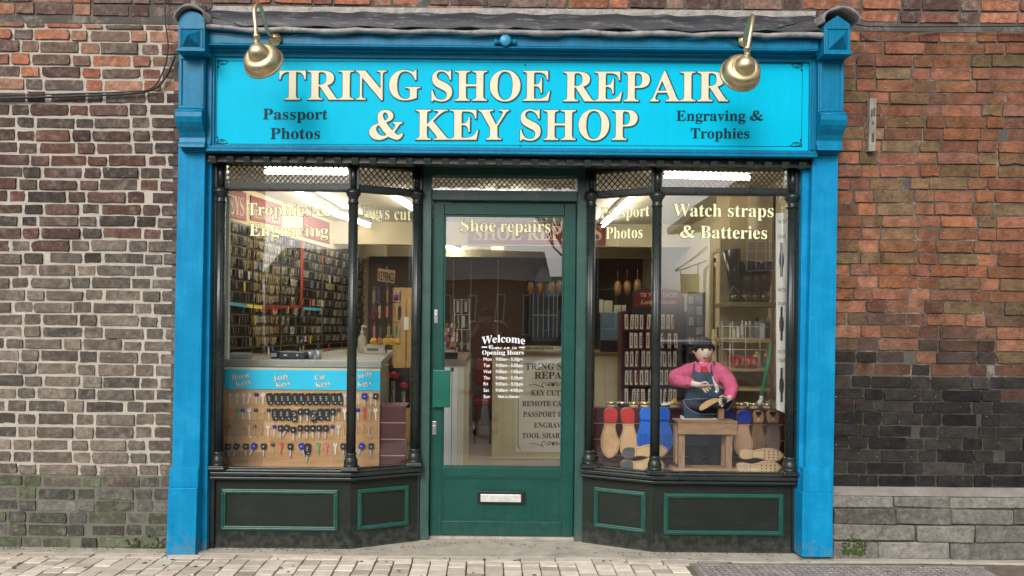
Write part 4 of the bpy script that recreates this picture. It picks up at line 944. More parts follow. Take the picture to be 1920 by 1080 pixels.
CARDC = [(0.50, 0.06, 0.05), (0.60, 0.45, 0.06), (0.62, 0.60, 0.55), (0.10, 0.16, 0.40), (0.03, 0.03, 0.035), (0.55, 0.38, 0.12)]; CARDN = ['red', 'yellow', 'white', 'blue', 'black', 'amber']
for i in range(26):
    s_ = rnd.uniform(1.45, 3.7); z = rnd.choice(rows[1:]); ci = rnd.randrange(6); h = rnd.uniform(0.05, 0.085); w = rnd.uniform(0.018, 0.03); a_ = wp(s_, z-0.004, 0.056)
    mb = MB().prism([a_, a_ + WLD*w, a_ + WLD*w - Vector((0, 0, h)), a_ - Vector((0, 0, h))], WLN*0.006).tube([a_ + WLD*w*0.5, a_ + WLD*w*0.5 + Vector((0, 0, 0.006)) - WLN*0.03], 0.0015, 5)
    tag(build(mb, 'blister_card', flat('card_' + CARDN[ci], CARDC[ci], 0.4)), '%s key packet hooked over the rail of the wall rack' % CARDN[ci], 'packet', '%s key packets on the wall rack' % CARDN[ci])
# ---- left counter and key display board -------------------------
ctop = mat('grey_counter_top', (0.33, 0.32, 0.29), 0.35, var=0.15, vs=10, stretch=(1, 4, 1)); ccream = mat('cream_panelling', (0.62, 0.56, 0.37), 0.6, var=0.08, vs=4)
lc = thing('shop_counter', 'grey-topped counter running into the shop behind the key display board', 'counter', (-1.15, CY+5.6, 0))
cz = Zof(675, 4.62, 560); xa_, xb_ = -1.95, Xof(717, 4.62)
build(MB().prism([(xa_, CY+4.60, cz), (xb_, CY+4.60, cz), (-0.86, CY+6.7, cz), (-1.35, CY+6.7, cz), (-1.35, CY+5.15, cz), (xa_, CY+5.15, cz)], (0, 0, -0.045)), 'counter_top', ctop, lc, bevel=0.004)
build(MB().box(xa_+0.03, xb_-0.02, CY+4.64, CY+5.1, ZS1+0.001, cz-0.0455).box(-1.30, -0.90, CY+5.101, CY+6.65, 0.004, cz-0.0455), 'counter_body', mat('grey_beige_panel', (0.36, 0.32, 0.23), 0.6, var=0.1), lc)
woodm = mat('oak_board', (0.50, 0.27, 0.115), 0.45, var=0.28, vs=3.0, bump=0.1, bs=40, stretch=(2.0, 1, 16))
hdr = mat('cyan_header', (0.01, 0.56, 0.86), 0.4, var=0.03, bump=0)
bd = thing('key_display_board', 'upright oak board with a cyan header full of hanging keys in the left window', 'display board', P(567, 878, 4.50))
mb = MB(); BD = 4.50
y = 731.5
r_ = 0
for yy in (731.5, 757, 789, 818, 848, 879.5):
    if yy == 731.5: y = yy; continue
    x = 421.5; 
    while x < 713.5:
        L = rnd.uniform(60, 150); x2 = min(x+L, 713.5); k = rnd.uniform(0.72, 1.2); mb.col = (0.50*k, 0.275*k, 0.12*k)
        z0_, z1_ = Zof(yy, BD, 567), Zof(y, BD, 567); mb.box(Xof(x, BD), Xof(x2, BD)-0.0005, CY+BD, CY+BD+0.018, z0_+0.0004, z1_); x = x2
    y = yy
woodt = mat('oak_staves', (1, 1, 1), 0.45, var=0.25, vs=3.0, bump=0.1, bs=40, stretch=(2.0, 1, 18), tint=True)
build(mb, 'board', woodt, bd)
hd = build(MB().box(Xof(422.5, BD-.004), Xof(713.5, BD-.004), CY+BD-0.004, CY+BD+0.012, Zof(731, BD, 567)+0.001, Zof(694, BD, 567)), 'header', hdr, bd, bevel=0.001)
build(MB().box(Xof(421, BD), Xof(714, BD), CY+BD-0.001, CY+BD+0.02, Zof(694, BD, 567)+0.0005, Zof(690, BD, 567)), 'top_edge', creamw, bd)
hl = [flat('header_lettering', (0.80, 0.74, 0.58)), flat('header_outline', (0.05, 0.10, 0.12))]
for ws, x0, y0, w0, x1, y1, w1, lab in ((('House', 'Keys'), 435.5, 712.5, 34, 443, 725, 28.5, 'House Keys'), (('Jazzy', 'Keys'), 513, 714, 29, 518, 727, 27, 'Jazzy Keys'), (('Car', 'Keys'), 591.5, 713, 20, 592.5, 727, 28, 'Car Keys'), (('Security', 'Keys'), 654, 712.5, 46, 671, 726, 26, 'Security Keys')):
    mb = MB(); pl_ = plane_d(BD-0.0045)
    for wd_, (xx, yy, ww) in zip(ws, ((x0, y0, w0), (x1, y1, w1))):
        an = -0.20; BLp = hit(xx, yy, pl_); BRp = hit(xx+ww*math.cos(an), yy+ww*math.sin(an)*0.9, pl_); TLp = hit(xx-2.0, yy-9.5, pl_)
        letters(mb, wd_, BLp, BRp, TLp, outline=0.018)
    build(mb, 'header_lettering', hl, hd, label='words '+lab)
# keys
KM = {'steel': mat('key_steel', (0.68, 0.66, 0.62), 0.3, 0.3, bump=0), 'brass': mat('key_brass', (0.60, 0.46, 0.25), 0.3, 0.3, bump=0), 'black': mat('fob_black', (0.016, 0.017, 0.019), 0.35, bump=0),
      'blue': flat('key_blue', (0.02, 0.03, 0.36), 0.35), 'pink': flat('key_pink', (0.75, 0.18, 0.28), 0.35), 'green': flat('key_green', (0.12, 0.36, 0.14), 0.35), 'white': flat('key_white', (0.75, 0.72, 0.68), 0.35), 'red': flat('key_red', (0.60, 0.09, 0.07), 0.35), 'dark': flat('key_dark', (0.06, 0.045, 0.035), 0.35)}
KD = BD-0.003
def house_key(px, py, c, tilt=0, long=False, spots_=None):
    p = P(px, py, KD); mb = MB(); dn = Vector((math.sin(tilt), 0, -math.cos(tilt))); rt = Vector((dn.z*-1, 0, dn.x)); o = Vector((0, -0.002, 0))
    R_ = 0.0095 if long else 0.013; n = 14; cc = p + dn*0.010
    rin = R_*(0.62 if long else 0.30); hole = cc - dn*(0 if long else R_*0.45)
    outer = [cc + (rt*math.cos(t) + dn*math.sin(t))*R_*(1.0 if c != 'square' else 1) for t in [2*math.pi*k/n for k in range(n)]]; inner = [hole + (rt*math.cos(t) + dn*math.sin(t))*rin for t in [2*math.pi*k/n for k in range(n)]]
    mb.mi = 0; vs = outer + inner + [v + Vector((0, -0.003, 0)) for v in outer + inner]
    fs = [(i, (i+1) % n, n+(i+1) % n, n+i) for i in range(n)] + [(2*n+i, 3*n+i, 3*n+(i+1) % n, 2*n+(i+1) % n) for i in range(n)] + [(i, 2*n+i, 2*n+(i+1) % n, (i+1) % n) for i in range(n)] + [(n+i, n+(i+1) % n, 3*n+(i+1) % n, 3*n+i) for i in range(n)]
    mb.add(vs, fs)
    bl = 0.072 if long else 0.066; w = 0.0024 if long else 0.0042; mb.mi = 1
    mb.prism([cc - rt*w + dn*R_*0.9, cc + rt*w + dn*R_*0.9, cc + rt*w*0.9 + dn*(bl-0.010), cc + dn*(bl-0.004), cc - rt*w + dn*(bl-0.012)], (0, -0.0028, 0))
    if long: mb.prism([cc + dn*(bl-0.017), cc + rt*0.013 + dn*(bl-0.017), cc + rt*0.013 + dn*(bl-0.004), cc + dn*(bl-0.004)], (0, -0.0028, 0))
    else:
        for q in (0.25, 0.45, 0.7): mb.prism([cc + rt*w*0.95 + dn*(R_+0.04*q), cc + rt*w*1.5 + dn*(R_+0.04*q+0.003), cc + rt*w*0.95 + dn*(R_+0.04*q+0.006)], (0, -0.0024, 0))
    mb.mi = 1; mb.tube([p + Vector((0, 0.002, 0.002)), p + Vector((0, -0.006, 0.0)), p + Vector((0, -0.007, 0.005))], 0.0012, 6)
    return mb
def fob(px, py, kind, tilt=0.0):
    p = P(px, py, KD); mb = MB(); dn = Vector((math.sin(tilt), 0, -math.cos(tilt))); rt = Vector((-dn.z, 0, dn.x)); 
    W_, H_ = (0.0185, 0.070) if kind in ('fob', 'patterned', 'flip') else (0.0165, 0.038)
    def outl_(w, h, s=0.75):
        return [(-w*0.7, 0), (w*0.7, 0), (w, h*0.12), (w*1.0, h*0.6), (w*0.8*s/0.75, h*0.93), (w*0.5, h), (-w*0.5, h), (-w*0.8*s/0.75, h*0.93), (-w, h*0.6), (-w, h*0.12)]
    mb.mi = 0; mb.prism([p + rt*a_ + dn*b_ + Vector((0, -0.002, 0)) for a_, b_ in outl_(W_, H_)], (0, -0.011, 0))
    mb.mi = 1; o = Vector((0, -0.0142, 0))
    if kind in ('fob', 'flip'):
        for q in (0.28, 0.42, 0.56): mb.prism([p + rt*a_ + dn*(H_*q+b_) + Vector((0, -0.0131, 0)) for a_, b_ in ((-0.006, 0), (0.004, 0), (0.004, 0.004), (-0.006, 0.004))], (0, -0.0006, 0))
        mb.lathe([(0.0045, 0), (0.0035, 0.001)], p + rt*0.008 + dn*H_*0.86 + Vector((0, -0.013, 0)), (0, -1, 0), 10)
        if rnd.random() < 0.5: mb.tube([p + rt*(W_*0.85) + dn*(H_*q) + Vector((0, -0.011, 0)) for q in (0.15, 0.4, 0.7)], 0.0016, 6)
    elif kind == 'patterned':
        for i in range(12): mb.ball(p + rt*rnd.uniform(-.013, .013) + dn*rnd.uniform(0.008, 0.065) + Vector((0, -0.013, 0)), 0.0032, 0.0012, 0.0032, 6, 4)
    else:
        mb.lathe([(0.005, 0), (0.004, 0.001)], p + dn*H_*0.5 + Vector((0, -0.013, 0)), (0, -1, 0), 10)
    if kind in ('carkey', 'flip'):
        mb.mi = 1; t0 = H_*0.95; mb.prism([p + rt*a_ + dn*(t0+b_) + Vector((0, -0.004, 0)) for a_, b_ in ((-0.0042, 0), (0.0042, 0), (0.0042, 0.040), (0, 0.046), (-0.0042, 0.040))], (0, -0.003, 0))
    mb.mi = 1; mb.tube([p + Vector((0, 0.002, 0.003)), p + Vector((0, -0.012, 0.001)), p + Vector((0, -0.013, 0.006))], 0.0015, 6)
    return mb
K = []   # row, px, py, kind, colour, tilt
for x, c, t in ((432, 'steel', 0), (445, 'steel', 0), (457, 'steel', 0), (470, 'steel', -.25), (481, 'blue', 0), (493.5, 'white', 0)): K.append((0, x, 737, 'house', c, t))
for x in (505, 518, 529, 540, 553, 565, 578, 589, 601, 612, 625, 636): K.append((0, x, 737, 'fob', 'black', 0.12 if x < 640 else 0))
K += [(0, 647, 738, 'house', 'steel', 0), (0, 673, 738, 'house', 'steel', 0), (0, 684, 737, 'carkey', 'blue', 0), (0, 696, 738, 'house', 'steel', 0), (0, 705, 737, 'carkey', 'black', 0)]
for x, c in ((431, 'pink'), (444, 'green'), (455, 'blue'), (467.5, 'white'), (480, 'dark'), (493, 'brass'), (504, 'black')): K.append((1, x, 766, 'house', c, 0.05))
for x, k in ((516, 'fob'), (528, 'fob'), (540, 'fob'), (552, 'patterned'), (564, 'carkey'), (576, 'carkey'), (588.5, 'patterned'), (600.6, 'fob'), (612.8, 'fob'), (624.5, 'carkey')): K.append((1, x, 766 if k != 'patterned' else 769, k, 'black', 0.03))
for x, c in ((635, 'dark'), (646, 'white'), (671, 'blue'), (682.6, 'red'), (693, 'brass'), (704, 'white')): K.append((1, x, 766, 'house', c, 0.05))
for x, c in ((430, 'dark'), (442.6, 'brass'), (454, 'brass'), (467, 'white'), (478, 'dark'), (491, 'brass')): K.append((2, x, 797, 'long', c, 0.04))
K += [(2, 503, 797, 'house', 'white', 0), (2, 515, 797, 'house', 'blue', 0)]
for x, t in ((526.7, 0), (541, -.45), (550.6, .03), (563.8, -.05), (576, 0), (587.4, 0), (599.6, -.05), (611.7, -.05)): K.append((2, x, 797 if x != 550.6 else 800, 'carkey', 'black', t))
K += [(2, 623.4, 797, 'house', 'blue', 0), (2, 635, 797, 'house', 'steel', 0), (2, 645, 797, 'long', 'brass', 0), (2, 669, 797, 'long', 'brass', 0), (2, 680.5, 797, 'long', 'brass', 0), (2, 691.6, 797, 'long', 'steel', 0), (2, 703, 797, 'long', 'brass', 0)]
for x, c, t in ((429, 'black', 0), (446, 'black', -.3), (461.8, 'black', 0), (479, 'blue', -.4), (495, 'black', 0)): K.append((3, x, 831, 'carkey', c, t))
K += [(3, 512, 831, 'house', 'dark', 0), (3, 529, 831, 'house', 'red', -.1), (3, 545, 831, 'carkey', 'black', 0), (3, 564.4, 831, 'carkey', 'blue', .3), (3, 578, 831, 'flip', 'black', -.08), (3, 597, 831, 'house', 'green', 0), (3, 612, 831, 'house', 'pink', 0), (3, 629, 831, 'house', 'white', 0), (3, 644, 831, 'carkey', 'black', 0), (3, 680.5, 831, 'carkey', 'blue', -.4), (3, 697, 831, 'carkey', 'black', -.1)]
cnt = {}
RN = ['top', 'second', 'third', 'bottom']
KN = {'house': ('house_key', 'house key'), 'long': ('mortice_key', 'long mortice key'), 'fob': ('key_fob', 'remote key fob'), 'patterned': ('key_fob', 'fob with silver patterned face'), 'carkey': ('car_key', 'car key with steel blade'), 'flip': ('key_fob', 'flip fob with its blade out')}
for row, x, y, kind, c, t in K:
    i = cnt.get(row, 0); cnt[row] = i+1; nm, ds = KN[kind]
    mb = house_key(x, y, c, t, kind == 'long') if kind in ('house', 'long') else fob(x, y, kind, t)
    m2 = KM['steel'] if kind not in ('house', 'long') else (KM['brass'] if c in ('brass', 'dark') else (KM[c] if c in ('pink', 'green', 'white', 'red') else KM['steel']))
    o = build(mb, nm, [KM[c], m2])
    tag(o, '%s %s, %s from left in %s row of oak board' % ('silver' if c == 'steel' else 'brass-coloured' if c == 'brass' else 'dark brown' if c == 'dark' else c, ds, ordn(i), RN[row]), 'key', 'keys hanging on the oak display board')

# slatwall panels with aluminium grooves
alu = mat('slatwall_insert', (0.62, 0.56, 0.46), 0.3, 0.7, bump=0)
def slatwall(px0, px1, top, bot, d, ys, label, toph):
    t = thing('slatwall_panel', label, 'slatwall', P((px0+px1)/2, bot, d)); 
    pys = [top] + ys + [bot]
    mb = MB()
    for i in range(len(pys)-1): mb.box(Xof(px0, d), Xof(px1, d), CY+d, CY+d+0.018, Zof(pys[i+1], d, (px0+px1)/2) + (0.006 if i < len(pys)-2 else 0), Zof(pys[i], d, (px0+px1)/2))
    build(mb, 'slats', maroon, t, bevel=0.001)
    mb = MB()
    for y_ in ys: mb.box(Xof(px0, d)+0.001, Xof(px1, d)-0.001, CY+d+0.004, CY+d+0.016, Zof(y_, d, (px0+px1)/2)+0.0003, Zof(y_, d, (px0+px1)/2)+0.0057)
    build(mb, 'groove_insert', alu, t)
    build(MB().box(Xof(px0, d), Xof(px1, d), CY+d-0.002, CY+d+toph, Zof(top, d, (px0+px1)/2)+0.0005, Zof(top, d, (px0+px1)/2)+0.008), 'top_cap', mat('maroon_cap', (0.13, 0.035, 0.035), 0.4), t)
slatwall(714.5, 762, 763, 885, 4.53, [793.5, 824.5, 855], 'narrow maroon slatwall panel right of the oak key board', 0.20)
slatwall(1112, 1490, 768, 900, 4.88, [796, 826, 857], 'wide maroon slatwall panel behind the soles in the right window', 0.09)

# counter-top items, left
def lathe_thing(name, label, cat, c, prof, m, parts=()):
    t = thing(name, label, cat, c); build(MB().lathe(prof, c, n=20), parts[0] if parts else 'body', m, t); return t
cz2 = lambda px, d: Vector((Xof(px, d), CY+d, cz))
d_ = 5.9; c = Vector((Xof(679, d_), CY+d_, cz)); t = thing('sanitiser_bottle', 'cream pump bottle standing on the counter behind the corner column', 'bottle', c)
build(MB().lathe([(0.030, 0), (0.033, 0.01), (0.033, 0.10), (0.026, 0.13), (0.012, 0.145), (0.012, 0.155)], c, n=20), 'bottle_body', mat('cream_plastic', (0.62, 0.57, 0.42), 0.35), t)
build(MB().lathe([(0.014, 0.155), (0.014, 0.175), (0.005, 0.178), (0.005, 0.215)], c, n=14).tube([c+Vector((0.004, 0, 0.213)), c+Vector((-0.004, 0, 0.217)), c+Vector((0.035, -0.01, 0.208))], 0.006, 8), 'pump', flat('white_plastic', (0.75, 0.74, 0.7)), t)
t = thing('card_tray', 'white cardboard tray on the counter beside the pump bottle', 'tray', P(702, 667, 5.9)); cc = P(702, 666, 5.9); cc.z = cz
mb = MB(); w, dd, h = 0.075, 0.06, 0.065
mb.box(cc.x-w, cc.x+w, cc.y-dd, cc.y-dd+0.003, cc.z+0.001, cc.z+h*0.8).box(cc.x-w, cc.x+w, cc.y+dd-0.003, cc.y+dd, cc.z+0.001, cc.z+h*1.1).box(cc.x-w, cc.x-w+0.003, cc.y-dd+0.0031, cc.y+dd-0.0031, cc.z+0.001, cc.z+h).box(cc.x+w-0.003, cc.x+w, cc.y-dd+0.0031, cc.y+dd-0.0031, cc.z+0.001, cc.z+h).box(cc.x-w+.0031, cc.x+w-.0031, cc.y-dd+.0031, cc.y+dd-.0031, cc.z+0.001, cc.z+0.004)
build(mb, 'tray', flat('white_card', (0.68, 0.66, 0.60)), t)
build(MB().box(cc.x-0.05, cc.x+0.04, cc.y-dd-0.0012, cc.y-dd-0.0004, cc.z+0.02, cc.z+0.04), 'printed_label', flat('dark_print', (0.2, 0.18, 0.16)), t)
def counter_box(name, label, cat, px, d, w, dp, h, m, extra=None):
    c = Vector((Xof(px, d), CY+d, cz+0.001)); t = thing(name, label, cat, c)
    build(MB().prism([(c.x-w/2, c.y-dp/2, c.z), (c.x+w/2, c.y-dp/2, c.z), (c.x+w/2, c.y+dp/2, c.z), (c.x-w/2, c.y+dp/2, c.z)], (0, 0, h)), 'body', m, t, bevel=0.008)
    if extra: extra(t, c)
    return t
greyp = flat('grey_plastic', (0.33, 0.35, 0.36)); 
def lidx(t, c): build(MB().box(c.x-0.062, c.x+0.062, c.y-0.045, c.y+0.045, c.z+0.0305, c.z+0.036), 'lid', flat('pale_grey_lid', (0.42, 0.43, 0.42)), t, bevel=0.002)
counter_box('storage_box', 'flat pale grey box on the near left end of the counter', 'box', 452, 4.72, 0.13, 0.10, 0.03, greyp, lidx)
def mach(t, c):
    build(MB().box(c.x-0.05, c.x-0.03, c.y-0.062, c.y-0.058, c.z+0.02, c.z+0.03).box(c.x+0.03, c.x+0.04, c.y-0.062, c.y-0.058, c.z+0.02, c.z+0.03), 'buttons', KM['steel'], t)
    build(MB().tube([c+Vector((0.02, 0, 0.05)), c+Vector((0.03, 0, 0.085)), c+Vector((0.05, -0.01, 0.10))], 0.012, 10).ball(c+Vector((0.052, -0.01, 0.105)), 0.02), 'clamp_head', mat('engraver_black', (0.02, 0.022, 0.025), 0.35), t)
counter_box('engraving_machine', 'low black engraving machine with a raised head on the counter', 'machine', 552, 4.78, 0.17, 0.11, 0.05, mat('engraver_body', (0.03, 0.04, 0.05), 0.35), mach)
def bluet(t, c): build(MB().box(c.x-0.02, c.x+0.02, c.y-0.036, c.y-0.034, c.z+0.01, c.z+0.035), 'label', greyp, t)
counter_box('card_terminal', 'small dark blue box left of the engraving machine', 'box', 517, 4.80, 0.05, 0.06, 0.05, flat('dark_blue_plastic', (0.015, 0.025, 0.10)), bluet)
for i, (px, r_, h_) in enumerate(((583, 0.022, 0.052), (598, 0.021, 0.058))):
    c = Vector((Xof(px, 4.8), CY+4.8, cz+0.001)); t = thing('steel_pot', ('shorter' if i == 0 else 'taller') + ' of the two grey pots on the counter right of the engraving machine', 'pot', c)
    build(MB().lathe([(r_*.85, 0), (r_, h_), (r_*.92, h_), (r_*.8, 0.006)], c, n=20), 'pot', mat('grey_pot', (0.34, 0.37, 0.39), 0.3, 0.4), t)
    if i == 1:
        build(MB().box(c.x-0.015, c.x+0.012, c.y-0.004, c.y+0.004, c.z+0.02, c.z+0.105, 0.002), 'black_tool', flat('tool_black', (0.02, 0.02, 0.02)), t, bevel=0.002)

# keyring carousel with sign
d_ = 5.9; c0 = P(724, 700, d_); cr = thing('keyring_carousel', 'tall wire stand of coloured keyrings with a KEYRINGS sign on top', 'display stand', Vector((c0.x, c0.y, 0.004)))
wire = mat('dark_wire', (0.04, 0.038, 0.035), 0.4, 0.5); zz = lambda py: Zof(py, d_, 724)
mb = MB().tube([(c0.x, c0.y, 0.03), (c0.x, c0.y, zz(500))], 0.006, 8).lathe([(0.13, 0), (0.13, 0.012), (0.02, 0.025)], (c0.x, c0.y, 0.004), n=24)
build(mb, 'pole', wire, cr)
mb = MB()
for py in (538, 567, 604, 632):
    z_ = zz(py); mb.tube([(c0.x + 0.09*math.cos(t), c0.y + 0.09*math.sin(t), z_) for t in [2*math.pi*k/20 for k in range(21)]], 0.0022, 6)
    for k in range(8): t = 2*math.pi*k/8; mb.tube([(c0.x, c0.y, z_), (c0.x+0.11*math.cos(t), c0.y+0.11*math.sin(t), z_)], 0.0015, 5)
for k in range(8): t = 2*math.pi*k/8; mb.tube([(c0.x+0.09*math.cos(t), c0.y+0.09*math.sin(t), zz(632)), (c0.x+0.09*math.cos(t), c0.y+0.09*math.sin(t), zz(538))], 0.0012, 5)
build(mb, 'wire_rings', wire, cr)
sgn_ = build(MB().poly([(709, 503), (741, 507), (739, 531), (729, 529), (716, 528), (707.5, 526)], d_-0.02, 0.004), 'header_sign', flat('peach_card', (0.72, 0.48, 0.28)), cr)
mb = MB(); ptext(mb, 'KEYRINGS', 710, 738.5, 508, 525, plane_d(d_-0.021), base_r=528.5, conv=None, cap=0.7, outline=0.008); build(mb, 'lettering', [black, black], sgn_)
KC = [(0.45, 0.05, 0.04), (0.60, 0.20, 0.16), (0.20, 0.06, 0.32), (0.13, 0.30, 0.16), (0.55, 0.52, 0.46), (0.12, 0.12, 0.30), (0.4, 0.3, 0.15), (0.1, 0.1, 0.1)]
n_ = 0
for tier, py, nk in ((0, 540, 9), (1, 569, 11), (2, 606, 10)):
    for k in range(nk):
        t = 2*math.pi*k/nk + tier*0.3
        if math.sin(t) > 0.45: continue
        x_, y_, z_ = c0.x+0.108*math.cos(t), c0.y+0.108*math.sin(t), zz(py); ci = rnd.randrange(len(KC)); mb = MB(); h = rnd.uniform(0.05, 0.10); w = rnd.uniform(0.006, 0.013)
        mb.tube([(x_, y_, z_+0.003), (x_+0.003, y_, z_-0.012), (x_, y_, z_-0.026)], 0.002, 6)
        mb.box(x_-w, x_+w, y_-0.004, y_+0.004, z_-0.026-h, z_-0.024)
        mb.ball((x_, y_, z_-0.03-h), w*1.1, w*0.8, w*1.2, 8, 6)
        o = build(mb, 'keyring', flat('keyring_%d' % ci, KC[ci], 0.4), bevel=0.002)
        side = 'left' if math.cos(t) < -0.3 else 'right' if math.cos(t) > 0.3 else 'front'
        tag(o, '%s keyring hanging on the %s of the %s tier of the carousel' % (['red', 'salmon', 'purple', 'green', 'cream', 'navy', 'tan', 'black'][ci], side, ['top', 'middle', 'lower'][tier]), 'keyring', 'keyrings on the %s tier of the carousel, %s' % (['top', 'middle', 'lower'][tier], side))
def puff(px, py, d, r, m, label, nm='pompom_keyring', cat='keyring', grp=None):
    c = P(px, py, d); mb = MB()
    for i in range(14):
        v = Vector((rnd.gauss(0, 1), rnd.gauss(0, 1), rnd.gauss(0, 1))).normalized()*r*0.55; mb.ball(c+v, r*0.5, n=8, m=6)
    mb.tube([c + Vector((0, 0, r*0.6)), c + Vector((0, 0, r+0.02))], 0.002, 6)
    return tag(build(mb, nm, m), label, cat, grp)
yel = flat('yellow_fluff', (0.75, 0.47, 0.08), 0.8)
for i, px in enumerate((701, 712, 724, 734, 745)):
    puff(px, 640, d_-0.10, 0.030, flat('orange_fluff', (0.6, 0.25, 0.09), 0.8) if i == 1 else yel, ('orange' if i == 1 else 'yellow') + ' pompom keyring, %s from the left under the carousel' % ordn(i), grp='pompom keyrings under the carousel')
puff(742, 558, d_-0.10, 0.026, flat('violet_fluff', (0.35, 0.05, 0.40), 0.8), 'violet pompom keyring at the upper right of the carousel')
puff(705, 588, d_-0.11, 0.026, flat('red_fluff', (0.30, 0.02, 0.02), 0.8), 'dark red pompom keyring at the left of the carousel')

# roses and dark things at the end of the counter
def rose(px, py, d, r, label, m):
    c = P(px, py, d); t = thing('artificial_rose', label, 'flower', Vector((c.x, c.y, c.z - 0.24))); mb = MB()
    for i in range(5):
        a0 = i*2.4; q = r*(1-0.14*i); vs = []
        for k in range(7):
            t_ = a0 + (k-3)*0.42; vs += [c + Vector((math.cos(t_)*q*0.7, math.sin(t_)*q*0.7, -q*0.55)), c + Vector((math.cos(t_)*q, math.sin(t_)*q, q*(0.25+0.06*math.sin(k*2+i))))]
        mb.add(vs, [(2*k, 2*k+2, 2*k+3, 2*k+1) for k in range(6)])
    mb.ball(c, r*0.6, r*0.6, r*0.55); build(mb, 'bloom', m, t)
    build(MB().tube([c - Vector((0, 0, r*0.5)), c - Vector((0.01, 0, 0.12)), c - Vector((0, 0, 0.24))], 0.004, 6), 'stem', flat('stem', (0.05, 0.07, 0.03)), t)
redm = flat('rose_red', (0.38, 0.012, 0.02), 0.6); dkr = flat('rose_dark', (0.09, 0.008, 0.014), 0.6)
rose(738, 703, 5.0, 0.042, 'bright red artificial rose, middle of the three beside the counter', redm); rose(757, 722, 4.95, 0.034, 'small red artificial rose, lowest of the three', redm); rose(727, 688, 5.1, 0.040, 'dark red artificial rose, highest of the three', dkr)
cb = thing('gift_cabinet', 'dark cabinet with patterned red gift tubes behind the roses', 'cabinet', P(738, 763, 5.1))
build(MB().rect(718, 690, 768, 765, 5.16, 0.05), 'back_panel', flat('near_black', (0.015, 0.012, 0.012)), cb)
for px, t_ in ((737, 715), (756, 735)):
    build(MB().rect(px-3, t_, px+3, 764, 5.12, 0.03), 'gift_tube', mat('patterned_tube', (0.45, 0.32, 0.24), 0.6, var=0.6, vs=60), cb)
wc = thing('wooden_cabinet', 'tall light wood cupboard seen past the carousel', 'cupboard', Vector((Xof(758, 8.0), CY+8.0, 0.004)))
wm_ = mat('warm_wood', (0.42, 0.26, 0.11), 0.5, var=0.2, stretch=(6, 1, 1), bump=0.05)
build(MB().box(Xof(736, 8), Xof(785, 8), CY+8.0, CY+8.35, 0.004, Zof(541, 8)), 'carcass', wm_, wc, bevel=0.004)
build(MB().box(Xof(739, 8), Xof(761, 8), CY+7.98, CY+7.999, 0.05, Zof(560, 8)).box(Xof(763, 8), Xof(783, 8), CY+7.98, CY+7.999, 0.05, Zof(560, 8)), 'door', mat('warm_wood_door', (0.48, 0.31, 0.14), 0.5, var=0.2, stretch=(6, 1, 1), bump=0.05), wc, bevel=0.004)
build(MB().box(Xof(757, 7.97), Xof(766, 7.97), CY+7.97, CY+7.979, Zof(620, 7.97), Zof(596, 7.97)), 'paper_note', flat('white_paper', (0.8, 0.8, 0.8)), wc)

# ---- middle counter behind the door ------------------------------
mc = thing('cream_counter_end', 'cream counter end with a white notice panel, left in the door glass', 'counter', Vector((Xof(835, 4.9), CY+5.4, 0.004)))
d_ = 4.95; zt_ = Zof(674, d_, 850)
build(MB().box(Xof(800, d_), Xof(871, d_), CY+d_, CY+6.4, 0.004, zt_-0.04), 'body', ccream, mc, bevel=0.003)
build(MB().box(Xof(798, d_), Xof(875, d_), CY+d_-0.02, CY+6.42, zt_-0.0395, zt_), 'top', mat('brown_top', (0.16, 0.10, 0.06), 0.4), mc, bevel=0.003)
build(MB().box(Xof(812, d_), Xof(859, d_), CY+d_-0.008, CY+d_-0.0005, 0.06, Zof(689, d_, 850)), 'notice_panel', flat('white_panel', (0.74, 0.73, 0.70)), mc)
mb = MB().box(Xof(848, d_), Xof(849, d_), CY+d_-0.0095, CY+d_-0.0082, 0.1, Zof(697, d_, 850)).ball(P(848, 693, d_-0.009), 0.012, 0.001, 0.016)
build(mb, 'border_line', flat('navy_ink', (0.02, 0.02, 0.04)), mc)
st_ = thing('accessory_stand', 'small countertop rack crammed with watch straps and shoe polish', 'display stand', P(850, 673, 5.05))
zb_ = zt_+0.001
build(MB().box(Xof(826, 5.0), Xof(858, 5.0), CY+5.0, CY+5.2, zb_, zb_+0.045), 'base', mat('black_display', (0.012, 0.012, 0.014), 0.3), st_, bevel=0.003)


build(MB().rect(836, 656, 853, 660, 4.998, 0.0015), 'base_badge', flat('badge_grey', (0.35, 0.35, 0.33)), st_, bevel=0.0006)
RC = [(0.12, 0.015, 0.02), (0.35, 0.05, 0.03), (0.015, 0.012, 0.012), (0.30, 0.22, 0.06), (0.45, 0.42, 0.36), (0.16, 0.08, 0.04)]
for r in range(6):
    mb = MB()
    for k in range(9):
        mb.mi = rnd.randrange(6); x_ = Xof(829+3.3*k, 5.02+0.02*r); z_ = zb_+0.05+0.033*r; y_ = CY+5.02+0.02*r
        mb.prism([(x_, y_, z_), (x_+0.009, y_, z_), (x_+0.014, y_+0.012, z_+0.030), (x_+0.004, y_+0.012, z_+0.030)], (0, 0.006, 0))
    build(mb, 'tier_of_straps', [flat('strap_%d' % i, q, 0.4) for i, q in enumerate(RC)], st_)
wr = thing('wire_rack', 'white wire hook rack of packets above the countertop stand', 'rack', P(862, 655, 5.3))
mb = MB(); wm2 = flat('cream_wire', (0.5, 0.48, 0.40)); d_ = 5.3
for px in (852, 866, 880): mb.tube([P(px, 665, d_), P(px, 560, d_)], 0.004, 6)
for py in (562, 590, 618, 645): mb.tube([P(852, py, d_), P(880, py, d_)], 0.003, 6)
build(mb, 'frame', wm2, wr)
